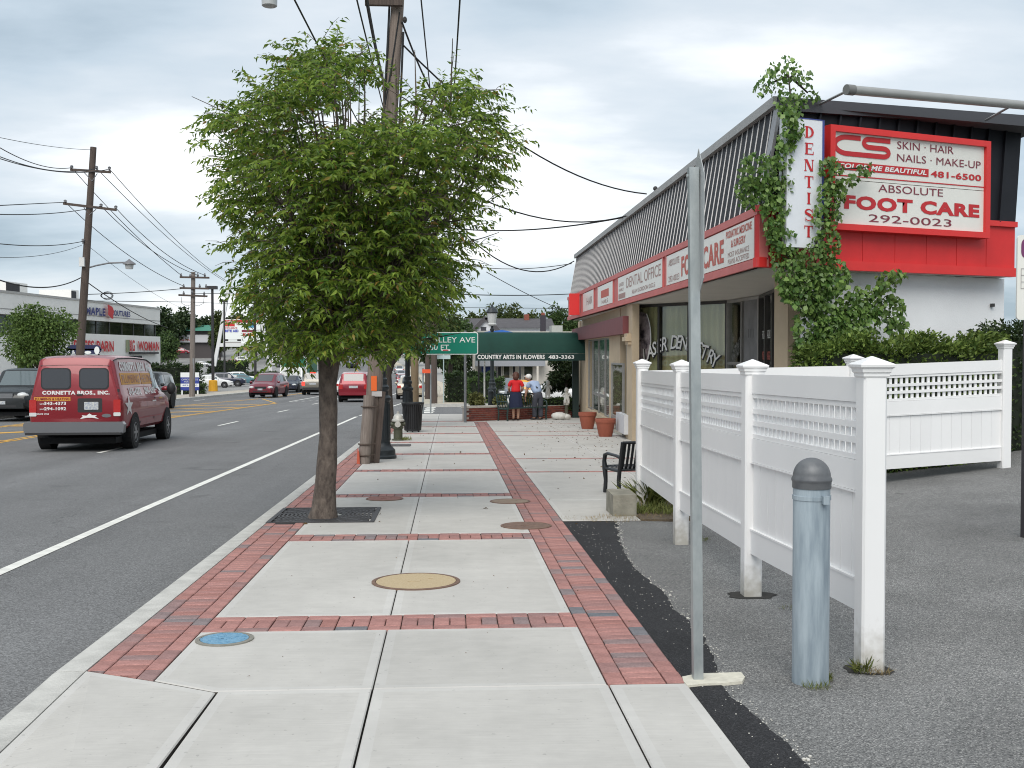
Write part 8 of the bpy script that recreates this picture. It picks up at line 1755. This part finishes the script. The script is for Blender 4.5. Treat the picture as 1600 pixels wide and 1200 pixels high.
mpole = tall_pole('utility_pole', 'grey utility pole with three short crossarms beside the blue notice board', (300, 621), (302, 425), YM, .20, .14, M('pale_pole_wood', (.20, .17, .15), .9, var=.25, scale=4, stretch=(5, 5, .3)))
b = MB(); q = PY(300, 621, YM); b.tube([(q.x + .04, YM - .06, gz(YM) - .05), (PY(301, 560, YM).x + .04, YM - .06, PY(301, 560, YM).z)], .11, 8); b.build('riser_pipe', M('riser_grey', (.33, .34, .35), .5, metal=.3), mpole)
for a, c in (((281, 433), (327, 434)), ((281, 450), (326, 451)), ((279, 461), (324, 463))): arm(mpole, a, c, YM, .12)
for px, py in ((283, 430), (297, 431), (309, 430), (320, 430), (287, 447), (312, 447), (322, 447), (287, 458), (300, 456), (319, 459)): p = PY(px, py, YM - .2); b = MB(); b.lathe([(.05, -.12), (.08, 0), (.05, .05), (.03, .14)], tuple(p), 8); b.build('insulator', ins, mpole)
for s_ in (-1, 1): b = MB(); b.tube([PY(301 + s_*18, 464, YM), PY(301 + s_*17, 474, YM), PY(301 + s_*9, 478, YM), PY(301 + s_*2, 476, YM)], .015, 5); b.build('loop_cable', black, mpole)
# lamp head at the top edge: hangs from an arm on the kerb pole outside the frame
q = PY(421, 3, 14.5); hl = thing('lamp_head', 'grey street lamp head cut by the top edge of the picture', 'street lamp', tuple(q)); b = MB(); b.lathe([(.085, -.06), (.10, -.05), (.105, .10), (.16, .14), (.10, .24), (.02, .28)], tuple(q), 16); b.build('bowl', M('lamp_bowl', (.45, .46, .46), .3), hl, smooth=40)
pt = bpt + dirp*1.2; b = MB(); b.tube([q + Vector((0, 0, .26)), q + Vector((.2, .3, .45)), q.lerp(pt, .5) + Vector((0, 0, .5)), pt], .03, 8); b.build('lamp_arm', ins, hl)
# wires: each hangs between two points
wire_m = M('wire_black', (.012, .012, .013), .7); 
def wire(a, c, sag, r, label, group='overhead wires', n=18, ext=0.0):
    a, c = Vector(a), Vector(c); b = MB(); b.tube(([a + (a - c)*ext*k/4 + Vector((0, 0, sag*4*ext*k/4)) for k in (4, 3, 2, 1)] if ext else []) + [a.lerp(c, t) - Vector((0, 0, sag*4*t*(1 - t))) for t in [i/n for i in range(n + 1)]], r, 5); o = b.build('overhead_wire', wire_m, smooth=60); rebase(o, a); tag(o, label, 'wire', group)
f2 = [PY(283, 430, YM - .2), PY(309, 430, YM - .2), PY(320, 430, YM - .2), PY(287, 447, YM - .2), PY(312, 447, YM - .2), PY(322, 447, YM - .2)]
wire(insl[0], f2[0], .3, .02, 'thin wire from the upper crossarm left end to the grey pole'); wire(insl[1], PY(352, 440, 110), .5, .02, 'thin wire from the upper crossarm middle passing the grey pole'); wire(insl[2], PY(356, 440, 112), .6, .02, 'thin wire from the upper crossarm right end sloping past the grey pole'); wire(insl[3], f2[3], .5, .02, 'thin wire from the lower crossarm left end to the grey pole'); wire(insl[4], f2[1], .5, .02, 'thin wire from the lower crossarm middle to the grey pole'); wire(insl[5], f2[2], .5, .02, 'thin wire from the lower crossarm right end to the grey pole')
for (py0, tgt, sg_, lb) in ((231, insl[0], .3, 'upper of the wires running off left to the upper crossarm'), (245, insl[1], .35, 'middle wire running off left to the upper crossarm'), (248, insl[2], .35, 'lower wire running off left to the upper crossarm'), (321, insl[3], .0, 'wire running off left to the lower crossarm end'), (335, insl[4], .15, 'wire running off left to the middle of the lower crossarm'), (381, insl[6], .15, 'thin wire running off left below the lower crossarm'), (438, PY(126, 434, YL), .4, 'thick cable running off left to the dark pole above the tree')):
    wire(PY(0, py0, 44), tgt, sg_, .020 if py0 != 438 else .03, lb, ext=1.3)
wire(PY(0, 215, 44), PY(144, 234, YL), .1, .012, 'topmost faint wire running off left from the tip of the dark pole', ext=1.3); wire(PY(0, 402, 44), PY(128, 383, YL), .2, .012, 'faint lower wire running off left of the dark pole', ext=1.3)
wire(PY(135, 440, YL), PY(262, 512, 97.5), .3, .03, 'black service cable sloping down across the white store front'); wire(PY(134, 460, YL), f2[0] + Vector((0, 0, -.9)), .05, .022, 'cable with a coil crossing level above the white store'); wire(PY(134, 470, YL), PY(300, 472, YM), .0, .02, 'lower level cable above the white store sign'); wire(PY(300, 459, YM), PY(370, 458, 70), .0, .018, 'level cable from the grey pole into the street tree'); wire(PY(300, 472, YM), PY(370, 475, 70), .0, .014, 'lower level cable from the grey pole into the street tree')
wire(PY(140, 386, YL), PY(281, 480, 110), .3, .012, 'faint wire descending behind the lamp arm'); 
b = MB(); 
for k in range(3): b.tube([PY(166 + 9*cos(a) + k, 462 + 4*sin(a)*(1 + .3*k), 64) for a in [2*pi*i/12 for i in range(13)]], .015, 4)
o = b.build('cable_coil', wire_m); rebase(o, PY(166, 462, 64)); tag(o, 'untidy cable coil hanging on the level cable above the white store', 'cable coil')
# near wires round the leaning pole
PT_ = lambda t: bpt + dirp*t
wire(PT_(.90) + Vector((.15, -.1, 0)), PX(1010, 303, XT - .05), .55, .016, 'long black wire sagging from the leaning pole to the shop roof'); wire(PY(560, 190, 19.6), PX(980, 337, XT - .05), .75, .016, 'second sagging wire reaching the shop roof halfway along')
wire(PX(977, 339, XT - .05), PY(640, 345, 40), .35, .02, 'thin wire from the shop roof back to a pole in the leaves'); wire(PX(897, 408, XT), PY(700, 335, 34), .95, .02, 'heavy cable drooping to the far roof corner of the shop'); wire(PX(893, 412, XT), PY(640, 385, 60), .6, .014, 'thin cable reaching the far roof corner from the left'); wire(PY(760, 425, 50), PY(890, 489, 62), .1, .018, 'dark wire slanting down to the trees at the end of the shop'); wire(PY(640, 456, 40), PY(897, 459, 52), .1, .02, 'level cable running behind the shop end'); wire(PY(640, 480, 90), PY(890, 482, 90), .0, .02, 'faint level cable over the grey house roof')
tpz = PY(648, 305, 36.4); ax_b = MB(); ax_b.bar(PY(624, 305, 36.3), PY(700, 305, 36.3), .11, .12); o = ax_b.build('crossarm', woodd, tanpole, world=False); o.data.transform(Matrix.Translation(-tanpole.location))
for (x0, y0), (x1, y1), d0, d1, lb in (((440, -40), (626, 303), 9, 36.3, 'wire dropping into the crown from the top edge left of centre'), ((548, -40), (636, 303), 10, 36.3, 'wire falling into the crown beside the leaning pole'), ((566, -40), (603, 140), 12, 19.2, 'thicker cable falling along the leaning pole'), ((654, -40), (690, 303), 11, 36.3, 'wire falling right of the leaning pole'), ((721, -40), (698, 303), 9, 36.3, 'nearly upright wire at the top centre')):
    wire(PY(x0, y0, d0), PY(x1, y1, d1), .12, .009 if d0 != 12 else .022, lb)
wire(PT_(.97) + Vector((.05, -.1, 0)), PT_(.60) + Vector((-.3, -.2, 0)), .2, .014, 'slack wire hung along the leaning pole'); wire(PT_(.95) + Vector((.1, -.1, 0)), PY(700, 180, 26), .2, .018, 'cable from the leaning pole slanting right into the crown')

camo.data.clip_end = 3000
for o in sc.objects:
    if o.type == 'MESH' and o.parent is None and 'kind' not in o and 'category' not in o: o['kind'] = 'structure'
